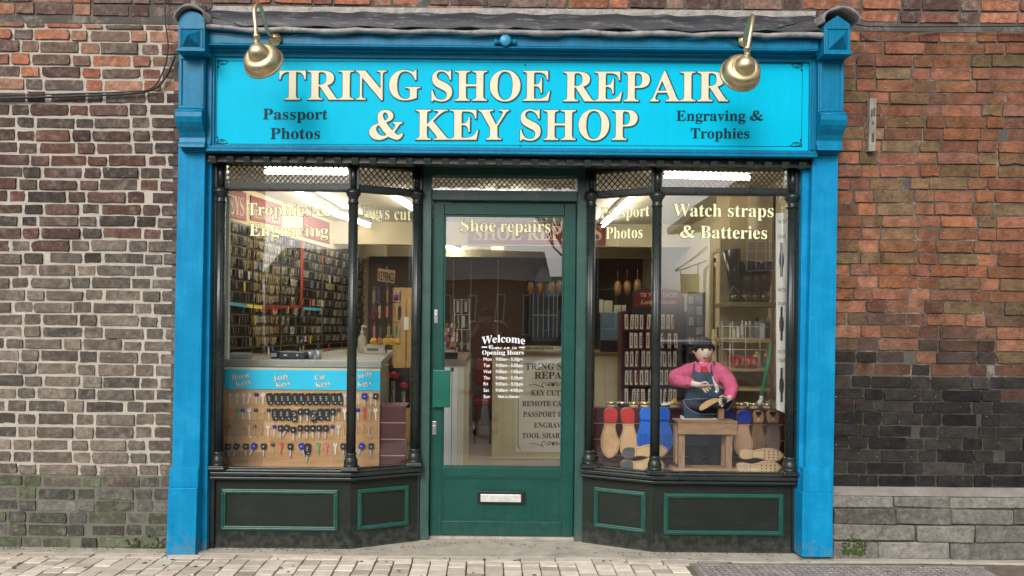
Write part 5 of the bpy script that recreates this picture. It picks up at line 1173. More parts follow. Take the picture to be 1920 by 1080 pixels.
for i, (px, py, w, h, c_) in enumerate(((856, 564, 5, 22, 0), (863, 564, 5, 26, 1), (871, 565, 5, 20, 0), (857, 592, 4, 24, 1), (866, 592, 6, 22, 0), (874, 620, 6, 24, 2), (875, 640, 6, 16, 0), (863, 640, 5, 14, 0))):
    build(MB().rect(px, py, px+w, py+h, d_-0.02, 0.012), 'packet', flat('packet_%d' % c_, ((0.48, 0.46, 0.38), (0.30, 0.28, 0.24), (0.12, 0.13, 0.15))[c_]), wr, bevel=0.003)

# ---- cream panelled back counter with notice ---------------------
d_ = 7.23; bc = thing('back_counter', 'cream boarded counter with a brown top across the middle of the shop', 'counter', Vector((Xof(1050, d_), CY+d_+0.3, 0.004)))
zt_ = Zof(665, d_, 1040)
mb = MB(); x = Xof(925, d_)
while x < Xof(1180, d_): mb.box(x+0.001, x+0.099, CY+d_, CY+d_+0.02, 0.004, zt_); x += 0.1
build(mb, 'boarded_front', ccream, bc, bevel=0.003)
build(MB().box(Xof(925, d_), Xof(1180, d_), CY+d_+0.0205, CY+8.1, 0.004, zt_), 'body', ccream, bc)
build(MB().box(Xof(923, d_), Xof(1182, d_), CY+d_-0.03, CY+8.12, zt_+0.0005, zt_+0.03), 'top', mat('brown_counter_top', (0.17, 0.11, 0.065), 0.4), bc, bevel=0.004)
tp_ = build(MB().rect(978, 648.5, 1062, 658, d_-0.01, 0.006), 'tape_sign', flat('yellow_grey_strip', (0.50, 0.46, 0.32)), bc)
mb = MB(); ptext(mb, 'KEEP A SAFE DISTANCE', 985, 1037, 650.3, 655.3, plane_d(d_-0.011), conv=None, cap=0.7, outline=0.02); build(mb, 'lettering', [black, black], tp_)
np_ = thing('services_notice', 'white notice listing TRING SHOE REPAIRS services on the cream back counter', 'notice', P(1038, 848, d_-0.02))
build(MB().rect(968, 670, 1108, 848, d_-0.012, 0.008), 'panel', flat('off_white_panel', (0.72, 0.69, 0.60)), np_)
ink = flat('brown_ink', (0.10, 0.06, 0.05)); mb = MB(); pp = plane_d(d_-0.0125)
for b_, x0, x1, t_, bs_ in (('TRING SHOE', 985, 1091, 681, 693), ('REPAIR', 1002, 1074, 697.5, 710), ('KEY CUTTING', 996, 1081, 732, 741.5), ('REMOTE CAR KEYS', 979, 1097, 752, 761.5), ('PASSPORT PHOTOS', 981, 1095, 772, 781.5), ('ENGRAVING', 1001, 1075, 792.5, 802), ('TOOL SHARPENING', 979, 1097, 812, 821.5)):
    ptext(mb, b_, x0, x1, t_, bs_, pp, outline=0.01)
build(mb, 'lettering', [ink, ink], np_)
mb = MB()
def curl(cx, cy, s):
    for sg_ in (-1, 1):
        pts = [P(cx+sg_*s*q[0], cy+s*q[1], d_-0.0135) for q in ((0.1, 0.1), (0.35, -0.25), (0.6, -0.1), (0.5, 0.15), (0.35, 0.0))]; mb.tube(smooth_path(pts), 0.004, 5)
        pts = [P(cx+sg_*s*q[0], cy+s*q[1], d_-0.0135) for q in ((0.7, 0.2), (1.1, -0.3), (1.45, 0.1), (1.2, 0.35), (2.2, 0.0), (3.0, 0.05))]; mb.tube(smooth_path(pts), 0.0028, 5)
    mb.ball(P(cx, cy, d_-0.0135), 0.012, 0.003, 0.02)
curl(1037, 721, 15); curl(1037, 832, 15)
for x in (972,): mb.tube([P(x+5, 676, d_-.0135), P(x, 680, d_-.0135), P(x-1, 838, d_-.0135), P(x+4, 842, d_-.0135)], 0.0035, 5)
build(mb, 'flourish', ink, np_)

# big sign on the beam
bs_ = thing('beam_sign', 'dark red SHOE REPAIRS board fixed to the cream ceiling beam', 'sign', P(1005, 458, 8.39))
build(MB().rect(878, 402, 1136, 458, 8.375, 0.024), 'board', mat('beam_board', (0.16, 0.014, 0.018), 0.5, bump=0), bs_)
mb = MB(); ptext(mb, 'SHOE REPAIRS', 888, 1128, 424, 450, plane_d(8.374)); build(mb, 'lettering', flat('tan_lettering', (0.66, 0.50, 0.30)), bs_)

# hanging wooden soles at the back, seen through the door and the right bay
def hang(px, py, d, h, i, grp, lab):
    c = P(px, py, d); h *= d/F; mb = MB()
    mb.lathe([(0.004, h*0.5), (h*0.16, h*0.45), (h*0.24, h*0.25), (h*0.27, 0), (h*0.22, -h*0.25), (h*0.13, -h*0.42), (0.003, -h*0.5)], c, n=16, sx=1.0)
    mb.tube([c + Vector((0, 0, h*0.48)), c + Vector((0, 0, h*0.48+0.12))], 0.003, 5)
    tag(build(mb, 'hanging_shoe_tree', mat('varnished_wood', (0.19, 0.095, 0.035), 0.25, var=0.2, bump=0)), lab, 'shoe tree', grp)
for i, (px, py) in enumerate(((995, 541), (1013, 540), (1034, 541), (1049, 538))): hang(px, py, 8.6, 26, i, 'shoe trees hanging behind the door glass', 'varnished wooden shoe tree, %s from the left in the upper right of the door glass' % ordn(i))
for i, (px, py) in enumerate(((1158, 541), (1176, 540), (1195, 537))): hang(px, py, 8.3, 28, i, 'shoe trees hanging left of the laces sign', 'brown wooden shoe tree, %s from the left above the insole rack' % ordn(i))
bs2 = thing('reflected_house_shape', 'made-up solid shape imitating a bluish reflected house, back right of the door view', 'reflection stand-in', Vector((Xof(1020, 9.2), CY+9.2, 0.004)))
d_ = 9.2; gl_ = flat('reflection_bar_grey', (0.28, 0.33, 0.40))
build(MB().rect(998, 548, 1046, 640, d_, 0.3), 'cabinet', flat('reflection_blue', (0.05, 0.07, 0.11)), bs2)  # solid block coloured as a house's reflection in the glass, not a cabinet
build(MB().poly([(999, 548), (1009, 512), (1016, 500), (1026, 508), (1040, 530), (1046, 548)], 9.2, 0.3), 'reflected_gable', flat('reflection_slate', (0.07, 0.09, 0.13)), bs2)  # gable of the reflected house, modelled as a solid
mb = MB()
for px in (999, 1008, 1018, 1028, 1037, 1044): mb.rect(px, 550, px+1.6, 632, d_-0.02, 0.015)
mb.rect(998, 590, 1046, 592, d_-0.03, 0.009); build(mb, 'upright', gl_, bs2)  # pale bars imitate the mirrored window frames
bw2 = thing('back_partition', 'dark timber partition with thin pale uprights at the back of the shop', 'partition', Vector((Xof(880, 9.6), CY+9.6, 0.004)))
build(MB().rect(691, 482, 985, 800, 9.6, 0.05), 'boarding', mat('dark_boarding', (0.10, 0.065, 0.05), 0.7, var=0.3, vs=6, stretch=(1, 1, 8)), bw2)
mb = MB()
for px in (848, 881, 932): mb.rect(px, 486, px+2.5, 700, 9.58, 0.018)
build(mb, 'upright', flat('pale_upright', (0.32, 0.27, 0.18)), bw2)
rc = thing('red_chair', 'dark red padded chair standing beyond the counters, low in the door glass', 'chair', Vector((Xof(906, 8.2), CY+8.2, 0.004)))
d_ = 8.2; rm = mat('red_vinyl', (0.16, 0.015, 0.012), 0.4)
build(MB().rect(892, 672, 922, 722, d_+0.3, 0.06), 'backrest', rm, rc, bevel=0.02); build(MB().box(Xof(890, d_), Xof(924, d_), CY+d_-0.1, CY+d_+0.3, 0.42, 0.50), 'seat', rm, rc, bevel=0.02)
for px in (892, 921):
    for q in (-0.08, 0.28): build(MB().tube([(Xof(px, d_), CY+d_+q, 0.004), (Xof(px, d_), CY+d_+q, 0.42)], 0.012, 8), 'leg', black, rc)
# ================================================================= RIGHT WINDOW CONTENTS
ir = thing('insole_rack', 'tall maroon rack holding rows of boxed insoles in the right bay', 'display rack', Vector((Xof(1222, 6.7), CY+6.7, 0.004)))
d_ = 6.6; rackm = mat('rack_maroon', (0.07, 0.012, 0.016), 0.4, bump=0)
mb = MB().rect(1166, 584, 1288, 770, d_+0.13, 0.03)
for y in (618.5, 654, 688.5, 723, 758): mb.rect(1168, y, 1286, y+3, d_-0.01, 0.139)
build(mb, 'shelves', rackm, ir, bevel=0.002)
build(MB().rect(1164, 584, 1167.8, 800, d_, 0.17).rect(1286.2, 584, 1290, 800, d_, 0.17), 'side_panel', rackm, ir, bevel=0.003)
hp = [(1186, 588), (1186, 556), (1189, 548), (1195, 543), (1204, 541), (1262, 543), (1272, 545), (1279, 550), (1283, 558), (1283, 588)]
hb_ = build(MB().poly(hp, d_+0.02, 0.02), 'header_board', mat('header_frame', (0.02, 0.02, 0.03), 0.35, bump=0), ir, bevel=0.003)
hq = [(1188.5, 576), (1188.5, 558), (1191.5, 550), (1198, 546), (1205, 544), (1262, 546), (1270, 548), (1276.5, 553), (1280, 560), (1280, 577)]
build(MB().poly(hq, d_+0.016, 0.0035), 'header_face', mat('header_red', (0.17, 0.012, 0.012), 0.35, bump=0), hb_)
mb = MB(); q_ = plane_d(d_+0.0155)
ptext(mb, 'TIE TOP', 1200, 1233, 549.5, 556.5, q_, conv=None, cap=0.7, outline=0.03); ptext(mb, 'LACES', 1244, 1269, 549.5, 557, q_, conv=None, cap=0.7, outline=0.03)
ptext(mb, 'Laces', 1201, 1226, 562, 570, q_, conv=italic, outline=0.01); ptext(mb, 'Insoles', 1240, 1268, 562, 570, q_, conv=italic, outline=0.01)
build(mb, 'lettering', [signcr, signcr], hb_)
bx_m = [mat('box_maroon', (0.13, 0.02, 0.03), 0.4, bump=0), flat('box_cream', (0.70, 0.66, 0.58)), flat('box_ink', (0.02, 0.018, 0.02))]
def insole_box(px, pyb, w, h, full=True, lean=0.0):
    c = P(px, pyb, d_); w *= d_/F; h *= d_/F; mb = MB(); ln_ = lean*h
    mb.mi = 0; mb.prism([(c.x, c.y, c.z+0.002), (c.x+w, c.y, c.z+0.002), (c.x+w+ln_, c.y, c.z+h), (c.x+ln_, c.y, c.z+h)], (0, 0.10, 0))
    mb.mi = 1; mb.prism([(c.x+w*0.02, c.y-0.001, c.z+0.004), (c.x+w*(0.80 if full else 0.6), c.y-0.001, c.z+0.004), (c.x+w*(0.80 if full else 0.6)+ln_, c.y-0.001, c.z+h-0.004), (c.x+w*0.02+ln_, c.y-0.001, c.z+h-0.004)], (0, 0.0008, 0))
    mb.mi = 2
    for q in (0.78, 0.25): mb.lathe([(w*0.17, 0), (w*0.15, 0.0006)], (c.x+w*0.42+ln_*q, c.y-0.0012, c.z+h*q*0.95), (0, -1, 0), 10)
    mb.box(c.x+w*0.30+ln_*.4, c.x+w*0.48+ln_*.4, c.y-0.0016, c.y-0.0011, c.z+h*0.30, c.z+h*0.66)
    return mb
RW = [(618, 30), (653.5, 31), (688, 31), (722.5, 30), (757.5, 30)]
for r, (yb, h) in enumerate(RW):
    x = 1171.5 if r != 1 else 1180; n_ = 0
    while x < 1282:
        skip = (r in (0, 1) and x > 1266) or (r > 1 and x > 1270 and rnd.random() < .5)
        if not skip:
            o = build(insole_box(x, yb, 8.2, h - rnd.uniform(0, 1.5), rnd.random() < 0.8, rnd.choice((0, 0, 0, 0.05, -0.04))), 'insole_box', bx_m)
            tag(o, 'boxed insole, %s from left on %s shelf of maroon rack' % (ordn(n_), ('top', 'second', 'third', 'fourth', 'lowest')[r]), 'box', 'boxed insoles on the maroon rack'); n_ += 1
        x += 9.3 if rnd.random() < 0.85 else 12.5
for i, (px, w, h) in enumerate(((1124, 8, 22), (1131, 17, 22), (1150, 14, 14), (1167, 13, 16))):
    dd_ = 7.3 if i < 3 else 6.65
    c = P(px, 584 if i < 3 else 584, dd_)
    if i < 3: pass
# blue display panel with boxes standing on the back counter
zt7 = Zof(665, 7.23, 1040) + 0.0305
bp_ = thing('blue_display_panel', 'blue-grey upright panel with small boxes on its top, left in the right bay', 'display stand', Vector((Xof(1146, 7.3), CY+7.4, zt7)))
build(MB().box(Xof(1128, 7.35), Xof(1172, 7.35), CY+7.35, CY+7.45, zt7+0.001, Zof(586, 7.35, 1146)), 'panel', mat('slate_blue', (0.09, 0.14, 0.20), 0.35, bump=0), bp_, bevel=0.006)
build(MB().box(Xof(1125, 7.3), Xof(1160, 7.3), CY+7.25, CY+7.34, zt7+0.001, zt7+0.12, 0.006), 'dark_items', KM['black'], bp_, bevel=0.01)
for i, (px, w, h) in enumerate(((1124, 6, 24), (1131, 16, 22), (1149.5, 13, 14), (1165, 7, 14))):
    z_ = Zof(586, 7.35, 1146); x_ = Xof(px, 7.4)
    t = tag(build(MB().box(x_, x_+w*7.4/F, CY+7.36, CY+7.44, z_+0.001, z_+h*7.4/F).box(x_+0.004, x_+w*7.4/F-0.004, CY+7.357, CY+7.3598, z_+0.02, z_+h*7.4/F*0.6), 'product_box', flat('product_%d' % (i % 2), ((0.42, 0.40, 0.33), (0.30, 0.16, 0.13))[1 if i == 2 else 0]), bevel=0.002), 'small %s box, %s from the left on top of the blue-grey panel' % ('pinkish' if i == 2 else 'cream', ordn(i)), 'box', 'small boxes on the blue-grey panel')
for i, (px, w) in enumerate(((1166.5, 14), (1186, 16))):
    x_ = Xof(px, 6.68); z_ = Zof(586, 6.68, 1180)
    if i == 1: continue
# black clothing / packets hanging between rack and post
hg = thing('packet_rack', 'tall narrow rack of clear and dark packets behind the cobbler figure', 'rack', Vector((Xof(1300, 6.5), CY+6.5, 0.004)))
build(MB().rect(1289, 548, 1322, 790, 6.52, 0.04), 'back_panel', flat('slate', (0.06, 0.07, 0.085)), hg, bevel=0.004)
pk = [flat('clear_packet', (0.32, 0.33, 0.33), 0.2), flat('grey_packet', (0.14, 0.15, 0.17), 0.25)]
for r in range(6):
    for k in range(2):
        if rnd.random() < 0.9:
            px, py = 1292+14*k + rnd.uniform(-1, 1), 556+19*r; build(MB().rect(px, py, px+rnd.uniform(8, 12), py+rnd.uniform(13, 17), 6.48, 0.03), 'packet', pk[(r+k) % 2], hg, bevel=0.006)
# posts: cream drain pipe and pale post
for (px, w, y0, lab, c_, d_) in ((1334, 8, 470, 'cream pipe with an elbow, behind the cobbler figure', (0.56, 0.48, 0.28), 6.1),):
    mb = MB(); r_ = w*d_/F/2; a_ = P(px, y0, d_)
    pts = [Vector((a_.x, a_.y, 0.004)), Vector((a_.x, a_.y, a_.z-0.03)), Vector((a_.x, a_.y, a_.z))]
    if w == 8: pts = [Vector((a_.x, a_.y, 0.004)), Vector((a_.x, a_.y, a_.z-0.06)), Vector((a_.x+0.01, a_.y, a_.z-0.02)), Vector((a_.x+0.05, a_.y, a_.z)), Vector((a_.x+0.14, a_.y, a_.z+0.01))]
    else: pts = [Vector((a_.x, a_.y, 0.004)), Vector((a_.x, a_.y, ZC-0.002))]
    mb.tube(pts, r_, 14); mb.tube([pts[0], pts[0]+Vector((0, 0, 0.03))], r_*1.4, 14)
    tag(build(mb, 'pipe', mat('pipe_%d' % px, c_, 0.4)), lab, 'pipe')
# right side: boxed-in wall, alcove shelves
d_ = 6.0
pr_ = thing('cream_pier', 'cream painted pier between the pipe and the boot shelves', 'pier', Vector((Xof(1382, d_), CY+d_, 0.004)))
build(MB().box(Xof(1366, d_), Xof(1400, d_), CY+d_, CY+d_+0.35, 0.004, ZC-0.002), 'pier', mat('warm_cream', (0.56, 0.44, 0.26), 0.8, var=0.06), pr_)
build(MB().box(Xof(1366, d_)+0.001, Xof(1399, d_), CY+d_-0.012, CY+d_-0.0005, 0.004, 0.12), 'skirting', creamw, pr_)
gd = thing('grey_door', 'grey-beige door with dark edges behind the cream pipe', 'door', Vector((Xof(1352, 6.9), CY+6.9, 0.004)))
build(MB().rect(1338, 500, 1372, 850, 6.9, 0.04), 'leaf', mat('beige_door', (0.33, 0.29, 0.21), 0.6), gd)
build(MB().rect(1333, 492, 1337.5, 850, 6.88, 0.05).rect(1333, 484, 1376, 491.5, 6.88, 0.05).rect(1372.5, 492, 1376, 850, 6.88, 0.05), 'frame', flat('dark_frame', (0.03, 0.025, 0.02)), gd)
sh = thing('shelf_unit', 'open shelving with boots, bottles and baskets at the right of the right window', 'shelves', Vector((Xof(1412, 5.25), CY+5.3, 0.004)))
d_ = 5.15; olive = mat('olive_shelf', (0.16, 0.15, 0.05), 0.5); tan_s = mat('tan_shelf', (0.36, 0.26, 0.12), 0.5)
S_ = lambda px: Xof(px, d_)
bk = MB().box(S_(1378), S_(1474), CY+d_+0.34, CY+d_+0.36, 0.3, Zof(420, d_, 1420)); build(bk, 'back_panel', mat('shelf_back', (0.42, 0.34, 0.22), 0.7, var=0.15), sh)
shelves = [(567, 575, olive), (635, 643, tan_s), (690, 697, tan_s), (728, 734, tan_s)]
for y0, y1, m_ in shelves: build(MB().box(S_(1368), S_(1472), CY+d_, CY+d_+0.339, Zof(y1, d_, 1420), Zof(y0, d_, 1420)), 'shelf', m_, sh, bevel=0.004)
mb = MB()
for px in (1371, 1468): mb.tube([(S_(px), CY+d_+0.02, Zof(720, d_)), (S_(px), CY+d_+0.02, Zof(600, d_))], 0.005, 8)
build(mb, 'wire_upright', wm2, sh)
# boots: skinny shaft and foot
def boot(px, ztop_py, label, m, lean=0):
    z0 = Zof(567, d_, 1420)+0.001; x = S_(px); zt_ = Zof(ztop_py, d_, 1420); y = CY+d_+0.17
    t = thing('boot', label, 'boot', Vector((x, y, z0))); mb = MB()
    mb.tube([(x, y+0.06, z0+0.06), (x+lean*0.3, y+0.06, (z0+zt_)/2), (x+lean, y+0.06, zt_)], [0.040, 0.050, 0.062], 14)
    mb.tube([(x+0.005, y+0.085, z0+0.045), (x-0.005, y+0.04, z0+0.05), (x-0.03, y-0.03, z0+0.035), (x-0.055, y-0.09, z0+0.025), (x-0.065, y-0.125, z0+0.022)], [0.030, 0.046, 0.042, 0.034, 0.014], 14)
    build(mb, 'upper', m, t); 
    build(MB().box(x-0.02, x+0.03, y+0.055, y+0.105, z0, z0+0.028).prism([(x-0.03, y+0.04, z0+0.008), (x+0.03, y+0.04, z0+0.008), (x-0.03, y-0.11, z0), (x-0.065, y-0.135, z0), (x-0.09, y-0.10, z0)], (0, 0, 0.008)), 'heel_and_sole', black, t)
lt = [mat('boot_black', (0.012, 0.011, 0.011), 0.25, bump=0.1), mat('boot_brown', (0.05, 0.022, 0.014), 0.28, bump=0.1), mat('boot_oxblood', (0.06, 0.01, 0.012), 0.22, bump=0.1)]
boot(1400, 462, 'tall black boot leaning left on the olive shelf', lt[0], -0.035); boot(1420, 485, 'dark brown boot, second from the left on the olive shelf', lt[1], 0.0)
boot(1438, 488, 'oxblood boot, third from the left on the olive shelf', lt[2], 0.005); boot(1455, 486, 'brown boot nearest the watch strap poster', lt[1], 0.0)
c = Vector((S_(1386), CY+d_+0.12, Zof(567, d_, 1420)+0.001)); t = thing('shoe_polish_brush', 'brown arched brush standing at the left end of the olive shelf', 'brush', c)
build(MB().tube([c+Vector((-0.02, 0, 0.0)), c+Vector((-0.02, 0, 0.08)), c+Vector((0, 0, 0.115)), c+Vector((0.02, 0, 0.08)), c+Vector((0.02, 0, 0.0))], 0.012, 10), 'handle', lt[1], t)
def bottle(px, base_py, w, h, c_, label, cap_=(0.02, 0.02, 0.02), nm='bottle', cat='bottle', dd=0.08):
    z0 = Zof(base_py, d_, 1420)+0.001; r_ = w*d_/F/2; h *= d_/F; c = Vector((S_(px), CY+d_+dd, z0)); t = thing(nm, label, cat, c)
    build(MB().lathe([(r_*.95, 0), (r_, 0.005), (r_, h*0.72), (r_*0.7, h*0.80), (r_*0.5, h*0.82)], c, n=16), 'body', flat('bottle_%s' % label[:14], c_, 0.3), t)
    build(MB().lathe([(r_*.55, h*0.80), (r_*.55, h), (r_*.5, h)], c, n=14), 'cap', flat('cap_%s' % label[:14], cap_, 0.35), t)
for i, (px, w, h, c_, cc_, nm_) in enumerate(((1384, 5, 20, (0.60, 0.56, 0.34), (0.5, 0.45, 0.3), 'pale yellow'), (1391, 6, 26, (0.66, 0.64, 0.58), (0.1, 0.1, 0.1), 'white'), (1399, 6, 34, (0.55, 0.53, 0.46), (0.6, 0.58, 0.5), 'cream'), (1407, 7, 30, (0.05, 0.05, 0.05), (0.5, 0.5, 0.45), 'black'), (1414, 6, 33, (0.30, 0.28, 0.24), (0.6, 0.6, 0.55), 'grey'), (1427, 11, 40, (0.20, 0.22, 0.25), (0.02, 0.02, 0.02), 'steel blue'), (1438, 10, 36, (0.50, 0.54, 0.58), (0.2, 0.2, 0.2), 'silver'), (1448, 9, 38, (0.03, 0.035, 0.04), (0.3, 0.3, 0.3), 'tall black'))):
    bottle(px, 635, w, h, c_, '%s bottle, %s from the left on the shelf under the boots' % (nm_, ordn(i)), cc_)
bottle(1427, 690, 13, 30, (0.52, 0.40, 0.24), 'tan tin with a pale base above the red basket', (0.5, 0.4, 0.25), 'tin', 'tin'); bottle(1444, 690, 8, 26, (0.12, 0.12, 0.12), 'dark can near the green stick', (0.5, 0.5, 0.5), 'tin', 'tin')
# red basket with brushes
z0 = Zof(690, d_, 1400)+0.001; c = Vector((S_(1398), CY+d_+0.06, z0)); t = thing('red_basket', 'small red plastic basket with an arched handle holding brushes', 'basket', c)
rd = mat('red_plastic', (0.42, 0.03, 0.02), 0.35, bump=0); w, h, dp = 0.085, 0.075, 0.05; mb = MB()
mb.prism([(c.x-w, c.y-dp, z0), (c.x+w, c.y-dp, z0), (c.x+w*1.1, c.y-dp*1.1, z0+h), (c.x-w*1.1, c.y-dp*1.1, z0+h)], (0, 0.004, 0)).prism([(c.x-w, c.y+dp, z0), (c.x+w, c.y+dp, z0), (c.x+w*1.1, c.y+dp*1.1, z0+h), (c.x-w*1.1, c.y+dp*1.1, z0+h)], (0, 0.004, 0))
mb.prism([(c.x-w, c.y-dp, z0), (c.x-w, c.y+dp, z0), (c.x-w*1.1, c.y+dp*1.1, z0+h), (c.x-w*1.1, c.y-dp*1.1, z0+h)], (0.004, 0, 0)).prism([(c.x+w, c.y-dp, z0), (c.x+w, c.y+dp, z0), (c.x+w*1.1, c.y+dp*1.1, z0+h), (c.x+w*1.1, c.y-dp*1.1, z0+h)], (-0.004, 0, 0)).box(c.x-w, c.x+w, c.y-dp, c.y+dp, z0, z0+0.004)
build(mb, 'tub', rd, t); build(MB().tube(smooth_path([(c.x-0.07, c.y, z0+h), (c.x-0.05, c.y, z0+h+0.09), (c.x-0.015, c.y, z0+h+0.14), (c.x+0.0, c.y, z0+h+0.15)]), 0.005, 8), 'handle', flat('orange_handle', (0.5, 0.16, 0.08)), t)
for i in range(4):
    x_ = c.x - 0.06 + 0.04*i; tag(build(MB().tube([(x_, c.y-0.062, z0+0.0), (x_, c.y-0.064, z0+0.05), (x_, c.y-0.062, z0+0.062)], [0.011, 0.012, 0.005], 10), 'polish_brush', flat('brush_wood', (0.32, 0.18, 0.10))), 'small wooden polish brush, %s from the left in front of the red basket' % ordn(i), 'brush', 'polish brushes by the red basket')
# sticks
def stick(p0, p1, d, c_, label, foot=None, r=0.012):
    mb = MB(); a_, b_ = P(*p0, d), P(*p1, d); t = thing('hockey_stick' if foot else 'walking_stick', label, 'stick', b_)
    build(MB().tube([a_, b_], r, 10), 'shaft', flat('stick_%d' % p0[0], c_, 0.35), t)
    if foot: build(MB().tube(smooth_path([b_, P(*foot[0], d), P(*foot[1], d), P(*foot[2], d)]), [0.013]*6+[0.015]*7+[0.016]*6, 10), 'blade', flat('white_blade', (0.72, 0.72, 0.70), 0.35), t)
stick((1448, 642), (1428, 742), 4.95, (0.03, 0.30, 0.12), 'green hockey stick with a white curved blade', ((1426, 752), (1418, 760), (1396, 758)))
stick((1438, 656), (1451, 752), 5.0, (0.42, 0.05, 0.03), 'thin red stick crossing behind the green one', r=0.008)
# wooden umbrella stand / poles
us = thing('bundle_of_canes', 'upright stand of pale canes between the pipe and the bottles', 'canes', Vector((Xof(1352, 5.6), CY+5.6, 0.004)))
for i in range(8):
    px = 1340 + 4.5*i; c_ = ((0.52, 0.42, 0.22), (0.07, 0.09, 0.06), (0.30, 0.28, 0.18), (0.10, 0.09, 0.12))[i % 4]
    build(MB().tube([P(px, 800, 5.6), P(px + rnd.uniform(-1, 1), 612 + rnd.uniform(0, 12), 5.6)], 0.009 if i else 0.02, 8), 'cane', flat('cane_%d' % (i % 4), c_), us)
build(MB().rect(1338, 770, 1378, 850, 5.5, 0.25), 'tub', flat('tub', (0.05, 0.05, 0.05)), us, bevel=0.01)
wr2 = thing('wire_basket', 'pale wire basket frame left of the bottles', 'basket', P(1380, 690, 5.0))
mb = MB()
for py in (612, 634, 655): mb.tube([P(1352, py, 4.98), P(1440, py+1, 4.98)], 0.0028, 6)
for px in (1354, 1374, 1398, 1425): mb.tube([P(px, 602, 4.98), P(px, 690, 4.98)], 0.0024, 6)
build(mb, 'wires', wm2, wr2)
# watch strap poster hanging at the right edge
wp_ = thing('watch_strap_poster', 'tall white poster of black watch straps at the right edge of the window', 'poster', P(1463, 770, 4.5))
d_ = 4.33; build(MB().poly([(1455, 400), (1475, 398), (1476, 776), (1456, 768)], d_, 0.004), 'sheet', flat('poster_white', (0.76, 0.74, 0.69)), wp_)
mb = MB(); ik = flat('poster_ink', (0.05, 0.05, 0.05)); pq = plane_d(d_-0.0006)
for y in (412, 440, 540, 566, 656, 672):
    ptext(mb, 'WATCH' if y in (412, 540, 656) else 'STRAPS', 1458, 1473, y, y+7, pq, conv=None, cap=0.7, outline=0.0)
for y in (455, 575, 690):
    for q0, q1, w_ in ((0, 20, 2.2), (20, 26, 3.6), (26, 40, 4.4), (40, 46, 3.6), (46, 64, 2.2)): mb.rect(1465.5-w_, y+q0, 1465.5+w_, y+q1, d_-0.001, 0.0009)
build(mb, 'printing', ik, wp_)
build(MB().rect(1449, 366, 1452.5, 770, 4.40, 0.02), 'brown_edge', flat('brown_trim', (0.09, 0.04, 0.025)), wp_)

# ---- soles -------------------------------------------------------
SO = [(0.0,0.0),(0.42,0.012),(0.66,0.055),(0.74,0.13),(0.68,0.22),(0.56,0.31),(0.55,0.40),(0.70,0.51),(0.94,0.62),(1.0,0.72),(0.93,0.83),(0.70,0.925),(0.32,0.985),(0.0,1.0),
      (-0.34,0.975),(-0.70,0.90),(-0.93,0.80),(-1.0,0.69),(-0.94,0.57),(-0.80,0.46),(-0.66,0.36),(-0.65,0.27),(-0.74,0.15),(-0.66,0.06),(-0.40,0.012)]
SO = [tuple(q) for q in bez(SO)]
tan_ = mat('leather_tan', (0.60, 0.36, 0.185), 0.45, var=0.2, vs=14, bump=0.25, bs=120, grime=(0.36, 0.19, 0.085), ga=0.6, gs=9, chips=(0.30, 0.16, 0.08))
def sole(label, mp, d, m, hm, heel=0.24, studs=None, th=0.03, heelth=0.014, grp=None, extra=None, flip=False):
    """mp(u, v) -> pixel; u across -1..1, v 0 heel .. 1 toe"""
    f = lambda u, v, dd=0: P(*mp(-u if flip else u, v), d+dd)
    c0 = f(0, 1); t = thing('shoe_sole', label, 'shoe sole', c0)
    ol = SO
    build(MB().prism([f(u, v) for u, v in ol], (0, th, 0)), 'sole', m, t, bevel=0.003)
    hl_ = [q for q in ol if q[1] <= heel]
    hl_.sort(key=lambda q: math.atan2(q[1]-heel*0.6, q[0]))
    hp_ = [(q[0]*1.02, q[1]) for q in hl_]
    # heel edge is slightly curved
    build(MB().prism([f(u, v, -heelth) for u, v in hp_], (0, heelth-0.0005, 0)), 'heel', hm, t, bevel=0.003)
    if studs:
        mb = MB()
        for u, v, kind in studs:
            c = f(u, v)
            if kind == 'r':
                mb.tube([c + Vector((0.0085*math.cos(a_), -0.001, 0.0085*math.sin(a_))) for a_ in [2*math.pi*k/12 for k in range(13)]], 0.0018, 5)
            else:
                mb.prism([c + Vector((0.006, -0.001, 0)), c + Vector((-0.004, -0.001, 0.006)), c + Vector((-0.004, -0.001, -0.006))], (0, -0.002, 0))
        build(mb, 'studs', flat('stud_blue', (0.005, 0.05, 0.25)) if studs[0][2] == 'r' else flat('stud_dark', (0.10, 0.06, 0.03)), t)
    if studs is None or studs[0][2] != 'r':
        st_l = [(u*0.86, 0.5+(v-0.5)*0.955) for u, v in ol if v > heel+0.03]; st_l.sort(key=lambda q: math.atan2(q[0], -(q[1]-0.55)))
        st_l = [q for q in st_l]; a0 = [q for q in st_l]
        build(MB().tube([f(u, v, -0.0006) for u, v in a0], 0.0011, 4, caps=False), 'welt_stitching', flat('stitch_brown', (0.16, 0.085, 0.04)), t)
    if extra: extra(t, f)
    return t
def V_(x0, x1, y0, y1, sh=0.0):
    cx, hw = (x0+x1)/2, (x1-x0)/2
    return lambda u, v: (cx + u*hw + sh*(v-0.5), y0 + (y1-y0)*v)
def H_(x0, x1, y0, y1, sh=0.0):
    cy, hw = (y0+y1)/2, (y1-y0)/2
    return lambda u, v: (x0 + (x1-x0)*v, cy + u*hw + sh*(v-0.5))
redh = mat('heel_red', (0.48, 0.022, 0.03), 0.5, var=0.12, vs=12); bl1 = mat('sole_blue', (0.012, 0.14, 0.62), 0.38, var=0.12, vs=10, bump=0.2); bl2 = mat('heel_navy', (0.012, 0.03, 0.26), 0.5, bump=0.2)
gy = mat('heel_grey_rubber', (0.07, 0.08, 0.09), 0.5, var=0.15)
sole('left one of the two red-heeled tan leather soles leaning on the maroon panel', V_(1127, 1162, 765, 859, -3), 4.60, tan_, redh, 0.30)
